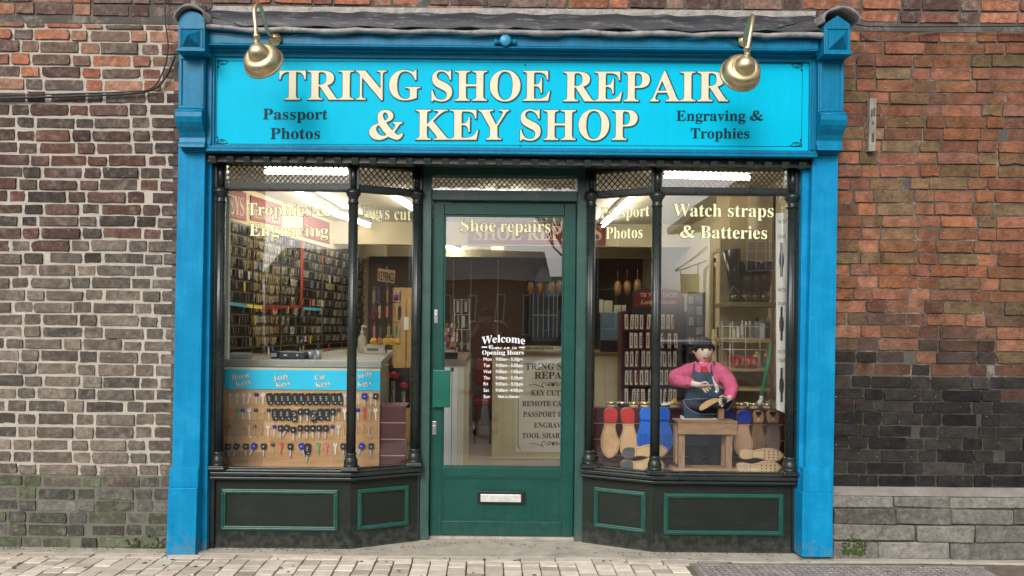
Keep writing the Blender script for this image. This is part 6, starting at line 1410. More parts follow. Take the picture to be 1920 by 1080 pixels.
sole('right one of the two red-heeled tan leather soles leaning on the maroon panel', V_(1161, 1196, 765, 862, 3), 4.61, mat('leather_tan_b', (0.62, 0.39, 0.21), 0.42, var=0.12, vs=9, bump=0.1), redh, 0.30, flip=True)
rs = [(u, v, 'r') for v in (0.62, 0.71, 0.80) for u in (-0.55, -0.05, 0.5)] + [(u, 0.12, 'r') for u in (-0.3, 0.3)]
sole('bright blue rubber sole left of the right bay corner column', V_(1195, 1229, 764, 850, -2), 4.60, bl1, bl1, 0.28, rs, grp=None)
sole('bright blue rubber sole right of the right bay corner column', V_(1227, 1262, 764, 850, 3), 4.61, bl1, bl1, 0.28, rs, flip=True)
sole('upper of two tan soles with grey heels lying behind the corner column', H_(1167, 1252, 834, 861, -5), 4.50, mat('leather_light', (0.66, 0.44, 0.22), 0.45, var=0.1), gy, 0.27)
sole('lower of two tan soles with grey heels lying behind the corner column', H_(1165, 1246, 860, 886, 0), 4.44, mat('leather_light', (0.66, 0.44, 0.22), 0.45), gy, 0.27, flip=True)
sole('navy-heeled tan sole partly hidden by the bench', V_(1345, 1382, 768, 850), 4.72, tan_, bl2, 0.27)
sole('glossy pinkish tan sole with a navy heel right of the bench', V_(1377, 1413, 769, 858, -3), 4.60, mat('leather_gloss', (0.56, 0.33, 0.20), 0.22, var=0.1), bl2, 0.29)
def notch(t, f):
    mb = MB(); mb.prism([f(u, v, -0.0155) for u, v in ((-0.42, 0.02), (0.42, 0.02), (0.36, 0.10), (0.12, 0.10), (0.12, 0.145), (-0.2, 0.14), (-0.2, 0.10), (-0.36, 0.10))], (0, 0.001, 0)); build(mb, 'rubber_quarter', KM['black'], t)
    mb = MB(); c = f(0, 0.205, -0.0152); mb.prism([c + Vector((0.009*math.cos(a_)*(1 if k % 2 else 0.5), 0, 0.009*math.sin(a_)*(1 if k % 2 else 0.5))) for k, a_ in enumerate([2*math.pi*k/10 for k in range(10)])], (0, -0.001, 0)); build(mb, 'brass_star', flat('star_gold', (0.75, 0.55, 0.25)), t)
brn = mat('leather_brown', (0.22, 0.12, 0.055), 0.35, var=0.2, vs=9, bump=0.1); brn2 = mat('leather_dark', (0.15, 0.085, 0.06), 0.4, var=0.3, vs=12); hbr = mat('heel_tan', (0.38, 0.22, 0.11), 0.5)
sole('brown leather sole with a black-notched heel, left of the similar darker one', V_(1409, 1436, 770, 850, 0), 4.62, brn, hbr, 0.29, extra=notch)
sole('dark brown sole with a black-notched heel beside the far right column', V_(1435, 1465, 770, 850, 2), 4.61, brn2, hbr, 0.29, extra=notch, flip=True)
ts = [(u, v, 't') for v in (0.56, 0.66, 0.76, 0.86) for u in (-0.55, -0.1, 0.4)] 
pale = mat('leather_pale', (0.68, 0.47, 0.26), 0.5, var=0.1)
sole('upper pale sole with dark arrow studs lying at the foot of the right window', H_(1387, 1470, 841, 865, 2), 4.46, pale, pale, 0.24, ts)
sole('lower pale sole with dark arrow studs lying at the foot of the right window', H_(1382, 1465, 865, 890, 0), 4.42, pale, mat('leather_pinkish', (0.62, 0.42, 0.29), 0.5), 0.26, ts, flip=True)
# polish tins along the top of the maroon panel
gold = mat('tin_gold', (0.72, 0.58, 0.28), 0.28, 0.9, bump=0)
zs_ = Zof(768, 4.88, 1301) + 0.0082
for i, (px, dk) in enumerate(((1147, 0), (1168, 1), (1190, 0), (1211, 0), (1267, 0), (1392, 0), (1415, 0), (1441, 0))):
    c = Vector((Xof(px, 4.92), CY+4.925, zs_)); t = thing('polish_tin', '%s shoe polish tin, %s from the left on top of the maroon panel' % ('dark' if dk else 'gold-lidded', ordn(i)), 'tin', c, 'polish tins on the maroon panel')
    build(MB().lathe([(0.031, 0.0), (0.031, 0.020)], c, n=24), 'body', KM['black'] if dk else flat('tin_cream', (0.6, 0.5, 0.3)), t)
    build(MB().lathe([(0.034, 0.019), (0.034, 0.032), (0.030, 0.035), (0.001, 0.035)], c, n=24), 'lid', chrome if dk else gold, t)
c = P(1262, 758, 4.80)
t = thing('paper_scroll', 'white paper roll with an orange flame-shaped end by the corner column', 'decoration', P(1262, 762, 4.8))
build(MB().tube([P(1240, 759, 4.8), P(1262, 756, 4.8)], 0.010, 10), 'roll', flat('paper', (0.80, 0.77, 0.68)), t)
build(MB().tube([P(1257, 757, 4.8), P(1264, 751, 4.8), P(1272, 758, 4.8)], [0.008, 0.022, 0.004], 10), 'flame_end', flat('orange_yellow', (0.80, 0.42, 0.05)), t)

# ---- work bench --------------------------------------------------
bn = thing('work_bench', 'small rough wooden bench in front of the cobbler figure', 'bench', P(1327, 884, 4.48))
pine = mat('rough_pine', (0.40, 0.235, 0.125), 0.6, var=0.28, vs=5, bump=0.3, bs=40, stretch=(3, 1, 14)); pinev = mat('rough_pine_upright', (0.42, 0.25, 0.135), 0.6, var=0.28, vs=5, bump=0.3, bs=40, stretch=(14, 1, 3))
z1b = ZD + 0.001
bx0, bx1 = Xof(1273, 4.4), Xof(1384, 4.4)
build(MB().box(bx0, bx1, CY+4.40, CY+4.42, Zof(815, 4.40, 1328), Zof(793, 4.40, 1328)), 'apron_board', pine, bn, bevel=0.003)
build(MB().box(bx0-0.003, bx1+0.003, CY+4.395, CY+4.53, Zof(793, 4.40, 1328)+0.0005, Zof(793, 4.40, 1328)+0.012), 'top', pine, bn, bevel=0.003)
for px in (1277, 1366):
    for dd in (4.422, 4.50): build(MB().box(Xof(px, 4.4), Xof(px+11.5, 4.4), CY+dd, CY+dd+0.022, z1b+0.0285, Zof(793, 4.40, 1328)), 'leg', pinev, bn, bevel=0.003)
build(MB().box(Xof(1266, 4.4), Xof(1388, 4.4), CY+4.398, CY+4.54, z1b, z1b+0.028), 'base_board', pine, bn, bevel=0.003)
build(MB().box(Xof(1272, 4.4), Xof(1277, 4.4), CY+4.445, CY+4.499, z1b+0.05, Zof(800, 4.4, 1275)), 'side_board', pine, bn, bevel=0.003)
zb = Zof(793, 4.40, 1328)+0.0125
t = thing('shoe_last_post', 'wooden post on the bench carrying an upturned black shoe', 'shoe last', Vector((Xof(1352, 4.5), CY+4.5, zb)))
build(MB().box(Xof(1348, 4.5), Xof(1358, 4.5), CY+4.485, CY+4.515, zb, Zof(765, 4.5, 1352)), 'post', pinev, t, bevel=0.003)
t = thing('upturned_shoe', 'black shoe held sole-up on the last post, showing a tan sole', 'shoe', Vector((Xof(1340, 4.48), CY+4.48, Zof(766, 4.5, 1352)+0.001)))
build(MB().prism([P(x, y, 4.455) for x, y in ((1312, 768), (1316, 770), (1334, 763), (1346, 766), (1359, 764), (1364, 752), (1362, 746), (1350, 749), (1345, 750), (1330, 752))], (0, 0.06, 0)), 'upper', KM['black'], t, bevel=0.008)
build(MB().prism([P(x, y, 4.445) for x, y in bez([(1312, 768), (1313, 762), (1322, 754), (1334, 748.5), (1345, 747), (1349, 750), (1344, 754), (1334, 760), (1322, 767), (1315, 770)])], (0, 0.010, 0)), 'sole', mat('new_sole', (0.72, 0.45, 0.20), 0.45), t, bevel=0.002)
t = tag(build(MB().box(Xof(1279, 4.47), Xof(1345, 4.47), CY+4.45, CY+4.50, zb, zb+0.006).box(Xof(1279, 4.47), Xof(1282, 4.47), CY+4.45, CY+4.50, zb+0.0062, zb+0.02), 'white_tray', flat('white_enamel', (0.72, 0.70, 0.64)), bevel=0.001), 'thin white tray lying on the bench top', 'tray')
mb = MB()
for i in range(9): mb.box(Xof(1286+6*i, 4.46), Xof(1290+6*i, 4.46), CY+4.455, CY+4.465, zb+0.0065, zb+rnd.uniform(0.012, 0.02), 0.001)
tag(build(mb, 'tool_strip', flat('tool_dark', (0.06, 0.06, 0.06))), 'row of small dark tools in the white tray on the bench', 'tools')

# ---- skinned figures ---------------------------------------------
def skin_obj(name, nodes, edges, root, m, parent, sub=2, label=None):
    org = wloc(parent); me = bpy.data.meshes.new(name); names = list(nodes); idx = {k: i for i, k in enumerate(names)}
    me.from_pydata([tuple(Vector(nodes[k][0]) - org) for k in names], [(idx[a], idx[b]) for a, b in edges], [])
    o = bpy.data.objects.new(name, me); COL.objects.link(o); o.parent = parent; me.materials.append(m)
    md = o.modifiers.new('skin', 'SKIN'); md.use_smooth_shade = True
    for k, i in idx.items():
        r_ = nodes[k][1]; me.skin_vertices[0].data[i].radius = r_ if isinstance(r_, tuple) else (r_, r_)
    me.skin_vertices[0].data[idx[root]].use_root = True
    s_ = o.modifiers.new('s', 'SUBSURF'); s_.levels = sub; s_.render_levels = sub
    if label: o['label'] = label
    return o
def chain(nodes, edges, pref, pts, start=None):
    prev = start
    for i, (p_, r_) in enumerate(pts):
        k = '%s%d' % (pref, i); nodes[k] = (p_, r_)
        if prev: edges.append((prev, k))
        prev = k
    return prev
def head(parent, c, h, ms, facing=-1, tilt=0.0, hat=False):
    """egg-shaped head with nose, eyes, mouth, ears; h = chin to crown; facing -1 looks to -Y"""
    mb = MB(); n, m_ = 28, 20; c = Vector(c); vs = []; 
    for i in range(m_+1):
        ph = -math.pi/2 + math.pi*i/m_
        for k in range(n):
            t = 2*math.pi*k/n; x = math.cos(ph)*math.cos(t); y = math.cos(ph)*math.sin(t); z = math.sin(ph)
            X, Y, Z = x*0.36, y*0.43, z*0.5
            if z < 0: X *= 1 + 0.28*z; Y = Y*(1 + 0.18*z) + facing*0.03*(-z)
            f = y*facing
            if f > 0.3:
                if abs(x) < 0.16 and -0.42 < z < 0.22: Y += facing*0.085*(1-abs(x)/0.16)*max(0, 1-abs(z+0.2)/0.30)
                if abs(abs(x)-0.38) < 0.2 and abs(z-0.12) < 0.14: Y -= facing*0.028
                if abs(x) < 0.3 and abs(z+0.60) < 0.09: Y += facing*0.016
                if abs(x) < 0.2 and z < -0.78: Y += facing*0.02
            if abs(x) > 0.93 and abs(z) < 0.25: X *= 1.10
            vs.append(c + Vector((X, Y, Z))*h)
    fs = [(i*n+k, i*n+(k+1) % n, (i+1)*n+(k+1) % n, (i+1)*n+k) for i in range(m_) for k in range(n)]
    mb.smooth = True; mb.add(vs, fs); mb.smooth = False
    for s_ in (-1, 1): mb.ball(c + Vector((s_*0.37*h, 0.02*h*-facing, -0.01*h)), 0.035*h, 0.06*h, 0.11*h, 8, 8)
    build(mb, 'head', ms['skin'], parent)
    F_ = lambda x, z, o=0.0: c + Vector((x*h, facing*(0.40-o)*h, z*h))
    mb = MB()
    for s_ in (-1, 1): mb.ball(F_(s_*0.145, 0.03, 0.008), 0.058*h, 0.025*h, 0.026*h, 8, 6)
    build(mb, 'eyes', ms['eye'], parent)
    mb = MB()
    for s_ in (-1, 1): mb.tube([F_(s_*0.07, 0.125, 0.0), F_(s_*0.15, 0.15, 0.015), F_(s_*0.23, 0.12, 0.06)], 0.020*h, 6)
    build(mb, 'eyebrows', ms['hair'], parent)
    build(MB().tube([F_(-0.12, -0.25, 0.02), F_(0, -0.295, -0.012), F_(0.12, -0.25, 0.02)], [0.014*h, 0.028*h, 0.014*h], 8), 'mouth', ms['lip'], parent)
    mb = MB(); vs = []; n, m_ = 24, 10                      # hair cap
    for i in range(m_+1):
        ph = math.radians(-6 if not hat else 8) + (math.pi/2 - math.radians(-6 if not hat else 8))*i/m_
        for k in range(n):
            t = 2*math.pi*k/n; y = math.sin(t)*facing; low = ph - (0.22 if (y < -0.1 and not hat) else 0)*(1-i/m_) + (0.25*(y > 0.55))*(1-i/m_)
            vs.append(c + Vector((math.cos(low)*math.cos(t)*0.385, math.cos(low)*math.sin(t)*0.45, math.sin(low)*0.53))*h)
    mb.smooth = True; mb.add(vs, [(i*n+k, i*n+(k+1) % n, (i+1)*n+(k+1) % n, (i+1)*n+k) for i in range(m_) for k in range(n)])
    o = build(mb, 'cap' if hat else 'hair', ms['hat'] if hat else ms['hair'], parent); q = o.modifiers.new('t', 'SOLIDIFY'); q.thickness = 0.03*h; q.offset = -1
def hand(parent_nodes, edges, pref, wrist_key, wrist, palm_dir, fingers, r):
    """palm plus five finger chains, all rooted in the palm"""
    W = Vector(wrist); pd = Vector(palm_dir); k = chain(parent_nodes, edges, pref+'p', [((W + pd*0.5), (r*2.1, r*1.3)), ((W + pd), (r*2.3, r*1.2))], wrist_key)
    for i, f in enumerate(fingers):
        st_ = pref+'p0' if i == 0 else pref+'p1'
        chain(parent_nodes, edges, pref+'f%d_' % i, [(Vector(q), r*(0.62 - 0.07*j)) for j, q in enumerate(f)], st_)
sk = mat('mannequin_skin', (0.86, 0.68, 0.58), 0.45, var=0.05, bump=0); pinkm = mat('pink_shirt', (0.78, 0.13, 0.27), 0.75, var=0.10, vs=10, bump=0.9, bs=26, bd=0.02)
denim = mat('denim', (0.052, 0.085, 0.140), 0.8, var=0.2, vs=12, bump=0.4, bs=200); navy = mat('navy_trousers', (0.010, 0.013, 0.022), 0.8, var=0.2)
ms = {'skin': sk, 'eye': flat('eye_dark', (0.03, 0.025, 0.02), 0.2), 'hair': flat('dark_hair', (0.025, 0.02, 0.017), 0.7), 'lip': flat('lip', (0.34, 0.10, 0.09)), 'hat': mat('tweed_cap', (0.045, 0.045, 0.048), 0.9, var=0.3, vs=40)}
DM = 4.70
mq = thing('mannequin', 'dark-haired cobbler mannequin in pink shirt and blue apron', 'mannequin', Vector((Xof(1320, DM), CY+DM, ZD+0.001)))
p_ = lambda x, y, d=DM: P(x, y, d)
nd, ed = {}, []
nd['pel'] = (p_(1320, 778), (0.075, 0.05)); nd['wai'] = (p_(1320, 748), (0.072, 0.05)); nd['che'] = (p_(1321, 712), (0.085, 0.055)); nd['nek'] = (p_(1321, 688), 0.034); nd['nk2'] = (p_(1319, 676), 0.028); nd['hb'] = (p_(1319, 668), 0.030)
ed += [('pel', 'wai'), ('wai', 'che'), ('che', 'nek'), ('nek', 'nk2'), ('nk2', 'hb')]
armL = [(p_(1299, 694, 4.70), 0.036), (p_(1278, 700, 4.68), 0.030), (p_(1262, 710, 4.63), 0.027), (p_(1284, 716, 4.56), 0.024), (p_(1306, 721, 4.50), 0.018)]
armR = [(p_(1346, 694, 4.70), 0.036), (p_(1360, 708, 4.68), 0.031), (p_(1373, 732, 4.63), 0.028), (p_(1370, 742, 4.57), 0.023), (p_(1366, 748, 4.52), 0.017)]
kL = chain(nd, ed, 'al', armL, 'che'); kR = chain(nd, ed, 'ar', armR, 'che')
legL = [(p_(1308, 800), 0.048), (p_(1306, 835), 0.036), (p_(1306, 866, 4.70), 0.026)]; legR = [(p_(1332, 800), 0.048), (p_(1336, 835), 0.036), (p_(1337, 866, 4.70), 0.026)]
chain(nd, ed, 'll', legL, 'pel'); chain(nd, ed, 'lr', legR, 'pel')
q = lambda x, y, d=4.48: P(x, y, d)
hand(nd, ed, 'hl', kL, armL[-1][0], q(1318, 724)-q(1306, 721), [[q(1314, 719), q(1322, 716, 4.46), q(1329, 719, 4.45)], [q(1321, 722), q(1330, 721, 4.455), q(1335, 725, 4.465)], [q(1321, 725), q(1329, 726, 4.455), q(1333, 730, 4.465)], [q(1320, 727), q(1326, 730, 4.46), q(1329, 734, 4.47)], [q(1318, 729), q(1322, 733, 4.465), q(1324, 737, 4.47)]], 0.0105)
hand(nd, ed, 'hr', kR, armR[-1][0], q(1358, 753)-q(1366, 748), [[q(1360, 745), q(1354, 742, 4.46), q(1349, 745, 4.45)], [q(1356, 748), q(1350, 748, 4.45), q(1347, 752, 4.45)], [q(1356, 751), q(1350, 752, 4.445), q(1347, 756, 4.45)], [q(1356, 754), q(1351, 756, 4.445), q(1349, 760, 4.45)], [q(1358, 757), q(1354, 760, 4.45), q(1353, 763, 4.455)]], 0.0105)
skin_obj('body', nd, ed, 'pel', sk, mq)
head(mq, p_(1318.5, 656.5), 0.168, ms, -1)
mb = MB(); c = p_(1318.5, 656.5)
for k in range(26):
    t = math.pi*(-0.02 + 1.04*k/25) + math.pi; zz_ = 0.010 - 0.030*(abs(math.cos(t))**3); v = c + Vector((math.cos(t)*0.066, math.sin(t)*0.070, 0.022 + zz_)); mb.ball(v + Vector((0, 0.006, 0.004)), 0.009, 0.008, 0.012, 7, 5, 0.2)
build(mb, 'fringe', ms['hair'], mq)
sn, se = {}, []
sn['b0'] = (p_(1320, 782), (0.092, 0.064)); sn['b1'] = (p_(1320, 748), (0.088, 0.062)); sn['b2'] = (p_(1321, 712), (0.115, 0.068)); sn['b3'] = (p_(1321, 694), (0.075, 0.055)); sn['b4'] = (p_(1320, 685), (0.045, 0.045))
se += [('b0', 'b1'), ('b1', 'b2'), ('b2', 'b3'), ('b3', 'b4')]
chain(sn, se, 'l', [(p_(1294, 696, 4.70), 0.064), (p_(1275, 702, 4.67), 0.058), (p_(1259, 711, 4.62), 0.050), (p_(1284, 716, 4.56), 0.042), (p_(1304, 721, 4.515), 0.032)], 'b2')
chain(sn, se, 'r', [(p_(1348, 696, 4.70), 0.066), (p_(1362, 709, 4.67), 0.059), (p_(1373, 730, 4.62), 0.050), (p_(1370, 740, 4.575), 0.040), (p_(1368, 746, 4.54), 0.032)], 'b2')
sh_o = skin_obj('shirt', sn, se, 'b1', pinkm, mq)
tx_ = bpy.data.textures.new('folds', 'CLOUDS'); tx_.noise_scale = 0.04; dm = sh_o.modifiers.new('d', 'DISPLACE'); dm.texture = tx_; dm.strength = 0.028; dm.mid_level = 0.5; dm.texture_coords = 'LOCAL'
mb = MB().prism([p_(1301, 684, 4.63), p_(1304, 677, 4.64), p_(1319, 690, 4.61), p_(1312, 701, 4.60), p_(1303, 694, 4.61)], (0, 0.025, 0)).prism([p_(1338, 684, 4.63), p_(1335, 677, 4.64), p_(1321, 690, 4.61), p_(1329, 701, 4.60), p_(1337, 694, 4.61)], (0, 0.025, 0)); 
mb.lathe([(0.056, -0.012), (0.046, 0.022)], p_(1319.5, 687), (0, 0, 1), 20)
build(mb, 'collar', pinkm, mq, bevel=0.004)
build(MB().prism([p_(x, y, 4.595) for x, y in ((1316, 687), (1325, 686), (1329, 697), (1323, 701), (1315, 697))], (0, 0.02, 0)), 'neckerchief', mat('red_scarf', (0.60, 0.05, 0.05), 0.6, var=0.4, vs=60), mq, bevel=0.005)
# apron: a curved sheet in front of the body
ap = [(698, 1299.5, 1335), (706, 1297, 1337), (718, 1293, 1341), (735, 1289, 1352), (752, 1282, 1358), (770, 1282, 1360), (800, 1281, 1361), (835, 1284, 1358)]
mb = MB(); vs = []; n = 12
for y, x0, x1 in ap:
    for k in range(n+1):
        u = k/n; x = x0 + (x1-x0)*u; vs.append(p_(x, y, DM - 0.085 - 0.035*math.sin(math.pi*u) + 0.004*math.sin(u*9+y*0.1)))
mb.smooth = True; mb.add(vs, [(i*(n+1)+k, i*(n+1)+k+1, (i+1)*(n+1)+k+1, (i+1)*(n+1)+k) for i in range(len(ap)-1) for k in range(n)])
apo = build(mb, 'apron', denim, mq); so = apo.modifiers.new('t', 'SOLIDIFY'); so.thickness = 0.004
mb = MB(); vs = []
for y, x0, x1 in ((750, 1281, 1376), (757, 1284, 1374), (766, 1292, 1368), (773, 1305, 1355), (776, 1318, 1345)):
    for k in range(n+1): u = k/n; vs.append(P(x0+(x1-x0)*u, y, DM - 0.108 - 0.05*math.sin(math.pi*u)))
mb.smooth = True; mb.add(vs, [(i*(n+1)+k, i*(n+1)+k+1, (i+1)*(n+1)+k+1, (i+1)*(n+1)+k) for i in range(4) for k in range(n)])
po = build(mb, 'pocket', mat('dark_denim', (0.008, 0.016, 0.045), 0.8), apo); so = po.modifiers.new('t', 'SOLIDIFY'); so.thickness = 0.003
build(MB().tube(smooth_path([P(1281, 750, 4.588), P(1288, 763, 4.565), P(1305, 774, 4.545), P(1325, 777, 4.54), P(1350, 774, 4.545), P(1366, 766, 4.56), P(1376, 750, 4.585)]), 0.0018, 6).tube([P(1281, 750, 4.588), P(1300, 748, 4.56), P(1328, 747, 4.54)], 0.0018, 6), 'pocket_piping', flat('pale_piping', (0.35, 0.40, 0.48)), apo)
mb = MB()
for a_, b_ in (((1300, 698), (1303, 680)), ((1334, 698), (1335, 680))): mb.tube([P(*a_, 4.60), P((a_[0]+b_[0])/2-1, (a_[1]+b_[1])/2, 4.605), P(*b_, 4.65)], 0.005, 8)
build(mb, 'apron_strap', denim, mq)
tr, te = {}, []
tr['t0'] = (p_(1320, 785), (0.09, 0.058)); 
chain(tr, te, 'a', [(p_(1307, 800), 0.060), (p_(1305, 832), 0.050), (p_(1305, 862), 0.046), (p_(1305, 876), 0.046)], 't0'); chain(tr, te, 'b', [(p_(1333, 800), 0.060), (p_(1336, 832), 0.050), (p_(1338, 862), 0.046), (p_(1338, 876), 0.046)], 't0')
skin_obj('trousers', tr, te, 't0', navy, mq)
mb = MB()
for x in (1304, 1339): mb.tube([P(x, 882, 4.72), P(x, 880, 4.68), P(x, 883, 4.62), P(x, 884, 4.59)], [0.030, 0.034, 0.028, 0.016], 12)
build(mb, 'shoe', KM['black'], mq)
hm = thing('hammer', 'white-metal cobbler hammer held across the apron', 'hammer', q(1338, 728, 4.44))
build(MB().tube([q(1312, 726, 4.462), q(1336, 722, 4.445), q(1342, 721, 4.44)], 0.006, 8), 'handle', pine, hm)
build(MB().tube(smooth_path([q(1336, 706, 4.445), q(1339, 716, 4.44), q(1342, 722, 4.437), q(1345, 731, 4.435), q(1342, 736, 4.435)]), [0.005]*6+[0.008]*6+[0.012]*6+[0.011]*6+[0.013], 12), 'head', mat('hammer_white', (0.72, 0.74, 0.76), 0.3, 0.4, bump=0), hm)

# ================================================================= THE OTHER SIDE OF THE STREET (seen only in the glass)
asph = mat('asphalt', (0.06, 0.06, 0.062), 0.9, var=0.2, vs=8, bump=0.4)
tag(build(MB().box(-40, 40, -10.0, -2.6, -0.2, -0.06), 'road', asph), kind='structure')
tag(build(MB().box(-40, 40, -60, -10.0, -0.2, 0.03), 'opposite_ground', mat('dark_paving', (0.11, 0.10, 0.09), 0.9)), kind='structure')
tag(build(MB().box(-30, 30, -2.6, -2.45, -0.2, 0.0), 'kerb', conc), kind='structure')
obr = mat('opposite_brick', (0.16, 0.085, 0.06), 0.9, var=0.4, vs=8, bump=0.3); orend = mat('opposite_render', (0.42, 0.36, 0.25), 0.9, var=0.1); slate = mat('slate_roof', (0.07, 0.065, 0.065), 0.7, var=0.3, vs=12); dwin = flat('dark_window', (0.02, 0.025, 0.03), 0.1)
def house(label, x0, x1, y, h, roof, m, dp=7, wins=(), ridge_x=True):
    t = thing('house', label, 'house', ((x0+x1)/2, y, 0.03))
    build(MB().box(x0, x1, y-dp, y, 0.03, h), 'wall', m, t)
    if ridge_x: build(MB().prism([(x0-0.2, y+0.3, h), (x0-0.2, y-dp-0.3, h), (x0-0.2, y-dp/2, h+roof)], (x1-x0+0.4, 0, 0)), 'roof', slate, t)
    else: build(MB().prism([(x0-0.2, y+0.2, h), (x1+0.2, y+0.2, h), ((x0+x1)/2, y+0.2, h+roof)], (0, -dp-0.4, 0)), 'roof', slate, t)
    for wx, wz, ww, wh in wins:
        f_ = build(MB().frame4((wx, y+0.002, wz), (wx+ww, y+0.002, wz), (wx, y+0.002, wz+wh), 0.06, -0.05), 'window', flat('window_white', (0.7, 0.7, 0.68)), t)
        build(MB().box(wx+0.06, wx+ww-0.06, y-0.1, y+0.02, wz+0.06, wz+wh-0.06), 'pane', dwin, f_)
house('long low brick hall with narrow windows across the street', -9.5, 2.4, -27, 3.3, 1.6, obr, wins=[(-8.5+1.1*i, 0.9, 0.35, 1.8) for i in range(10)])
house('tall rendered house across the street to the left', -22, -9.6, -20, 8.5, 3, obr, wins=[(-20+3*i, z_, 1.2, 1.6) for i in range(4) for z_ in (1.2, 4.6)])
def M_(px, py, d): v = P(px, py, d); v.y = 0.04 - v.y; return v
hc = thing('house', 'cream rendered house with low eaves across the street to the right', 'house', (9, -16, 0.03))
build(MB().prism([(5.75, -15, 0.03), (14, -13.4, 0.03), (14.5, -20, 0.03), (9.2, -20, 0.03)], (0, 0, 4.45)), 'wall', orend, hc)
build(MB().prism([(5.2, -14.6, 4.45), (5.2, -14.6, 4.25), (9.0, -14.0, 4.75), (14.4, -12.9, 4.35), (14.4, -12.9, 4.6), (9.0, -14.0, 6.6)], (0.9, -6, 0.25)), 'roof', mat('brown_tiles', (0.12, 0.085, 0.065), 0.8, var=0.3, vs=14), hc)
wq = [M_(1400, 512, 19.0), M_(1453, 512, 19.0), M_(1453, 448, 19.0), M_(1400, 448, 19.0)]
wf = build(MB().prism([Vector(q) for q in wq], (0, 0.05, 0)), 'window', flat('window_blue_grey', (0.16, 0.20, 0.26), 0.2), hc)
mb = MB()
for x0, y0, x1, y1 in ((1400, 448, 1453, 450), (1400, 510, 1453, 512), (1400, 448, 1402, 512), (1451, 448, 1453, 512), (1417, 448, 1418.5, 512), (1434, 448, 1435.5, 512), (1400, 469, 1453, 470.5), (1400, 490, 1453, 491.5)):
    mb.prism([M_(x0, y1, 18.94), M_(x1, y1, 18.94), M_(x1, y0, 18.94), M_(x0, y0, 18.94)], (0, 0.03, 0))
build(mb, 'glazing_bars', flat('bar_white', (0.8, 0.8, 0.8)), wf)
build(MB().tube([M_(1318, 700, 19.2), M_(1318, 505, 19.2), M_(1326, 498, 19.2)], 0.055, 10), 'drainpipe', flat('pipe_white', (0.75, 0.75, 0.72)), hc)
hs_ = thing('hanging_sign', 'yellow pub-style sign hanging from an iron bracket across the street', 'sign', M_(1290, 553, 18.3))
yb = build(MB().prism([M_(1275, 553, 18.3), M_(1307, 553, 18.3), M_(1307, 513, 18.3), M_(1275, 513, 18.3)], (0, 0.04, 0)), 'sign_board', flat('yellow_board', (0.62, 0.52, 0.10)), hs_)
build(MB().tube([M_(1268, 507, 18.3), M_(1322, 487, 18.6)], 0.018, 6).tube([M_(1268, 505, 18.3), M_(1322, 458, 18.6)], 0.014, 6).tube([M_(1268, 503, 18.3), M_(1322, 464, 18.6)], 0.010, 6).tube([M_(1276, 513, 18.3), M_(1276, 504, 18.3)], 0.012, 5).tube([M_(1305, 513, 18.3), M_(1305, 494, 18.3)], 0.012, 5), 'bracket', black, hs_)
house('distant low houses beyond the gap', 2.5, 9, -42, 3.2, 1.6, obr, wins=[(3+1.5*i, 1, 0.8, 1.2) for i in range(4)])
tr_ = thing('bare_tree', 'leafless tree across the street', 'tree', (3.2, -19, 0.03)); mb = MB()
def limb(p, v, r, dep):
    e = p + v; mb.tube([p, p + v*0.5 + Vector((rnd.uniform(-.05, .05), rnd.uniform(-.05, .05), 0))*v.length, e], [r, r*0.85, r*0.65], 6, caps=False)
    if dep > 0:
        for _ in range(3):
            w = (v.normalized() + Vector((rnd.uniform(-.8, .8), rnd.uniform(-.8, .8), rnd.uniform(-.1, .6)))).normalized()*v.length*rnd.uniform(0.6, 0.8); limb(e, w, r*0.62, dep-1)
limb(Vector((3.2, -19, 0.03)), Vector((0.1, 0, 2.0)), 0.14, 5)
build(mb, 'trunk', mat('bark', (0.07, 0.055, 0.045), 0.9), tr_)
# parked car reflected low in the right pane
car = thing('parked_car', 'silver hatchback parked across the road', 'car', (3.3, -8.2, -0.06)); cm = mat('car_silver', (0.30, 0.32, 0.34), 0.25, 0.6, bump=0, var=0.02)
prof = [(-2.0, 0.35), (-2.0, 0.75), (-1.9, 0.92), (-1.1, 1.0), (-0.45, 1.42), (0.9, 1.45), (1.6, 1.02), (1.95, 0.9), (2.0, 0.4), (1.6, 0.28), (-1.7, 0.28)]
build(MB().prism([(2.75+a_, -9.0, b_*0.80-0.06) for a_, b_ in prof], (0, 1.6, 0)), 'body', cm, car, bevel=0.08, seg=3)
build(MB().prism([(2.75+a_, -9.01, b_*0.80-0.06) for a_, b_ in ((-0.95, 1.0), (-0.42, 1.36), (0.25, 1.38), (0.25, 1.0))], (0, 1.62, 0)).prism([(2.75+a_, -9.01, b_*0.80-0.06) for a_, b_ in ((0.33, 1.0), (0.33, 1.38), (0.88, 1.38), (1.4, 1.02))], (0, 1.62, 0)), 'side_window', dwin, car)
for sx in (-1.25, 1.25):
    for y_ in (-9.0, -7.42): w_ = build(MB().lathe([(0.2, -0.1), (0.27, -0.08), (0.27, 0.08), (0.2, 0.1)], (2.75+sx, y_, 0.21), (0, 1, 0), 24), 'wheel', black, car)
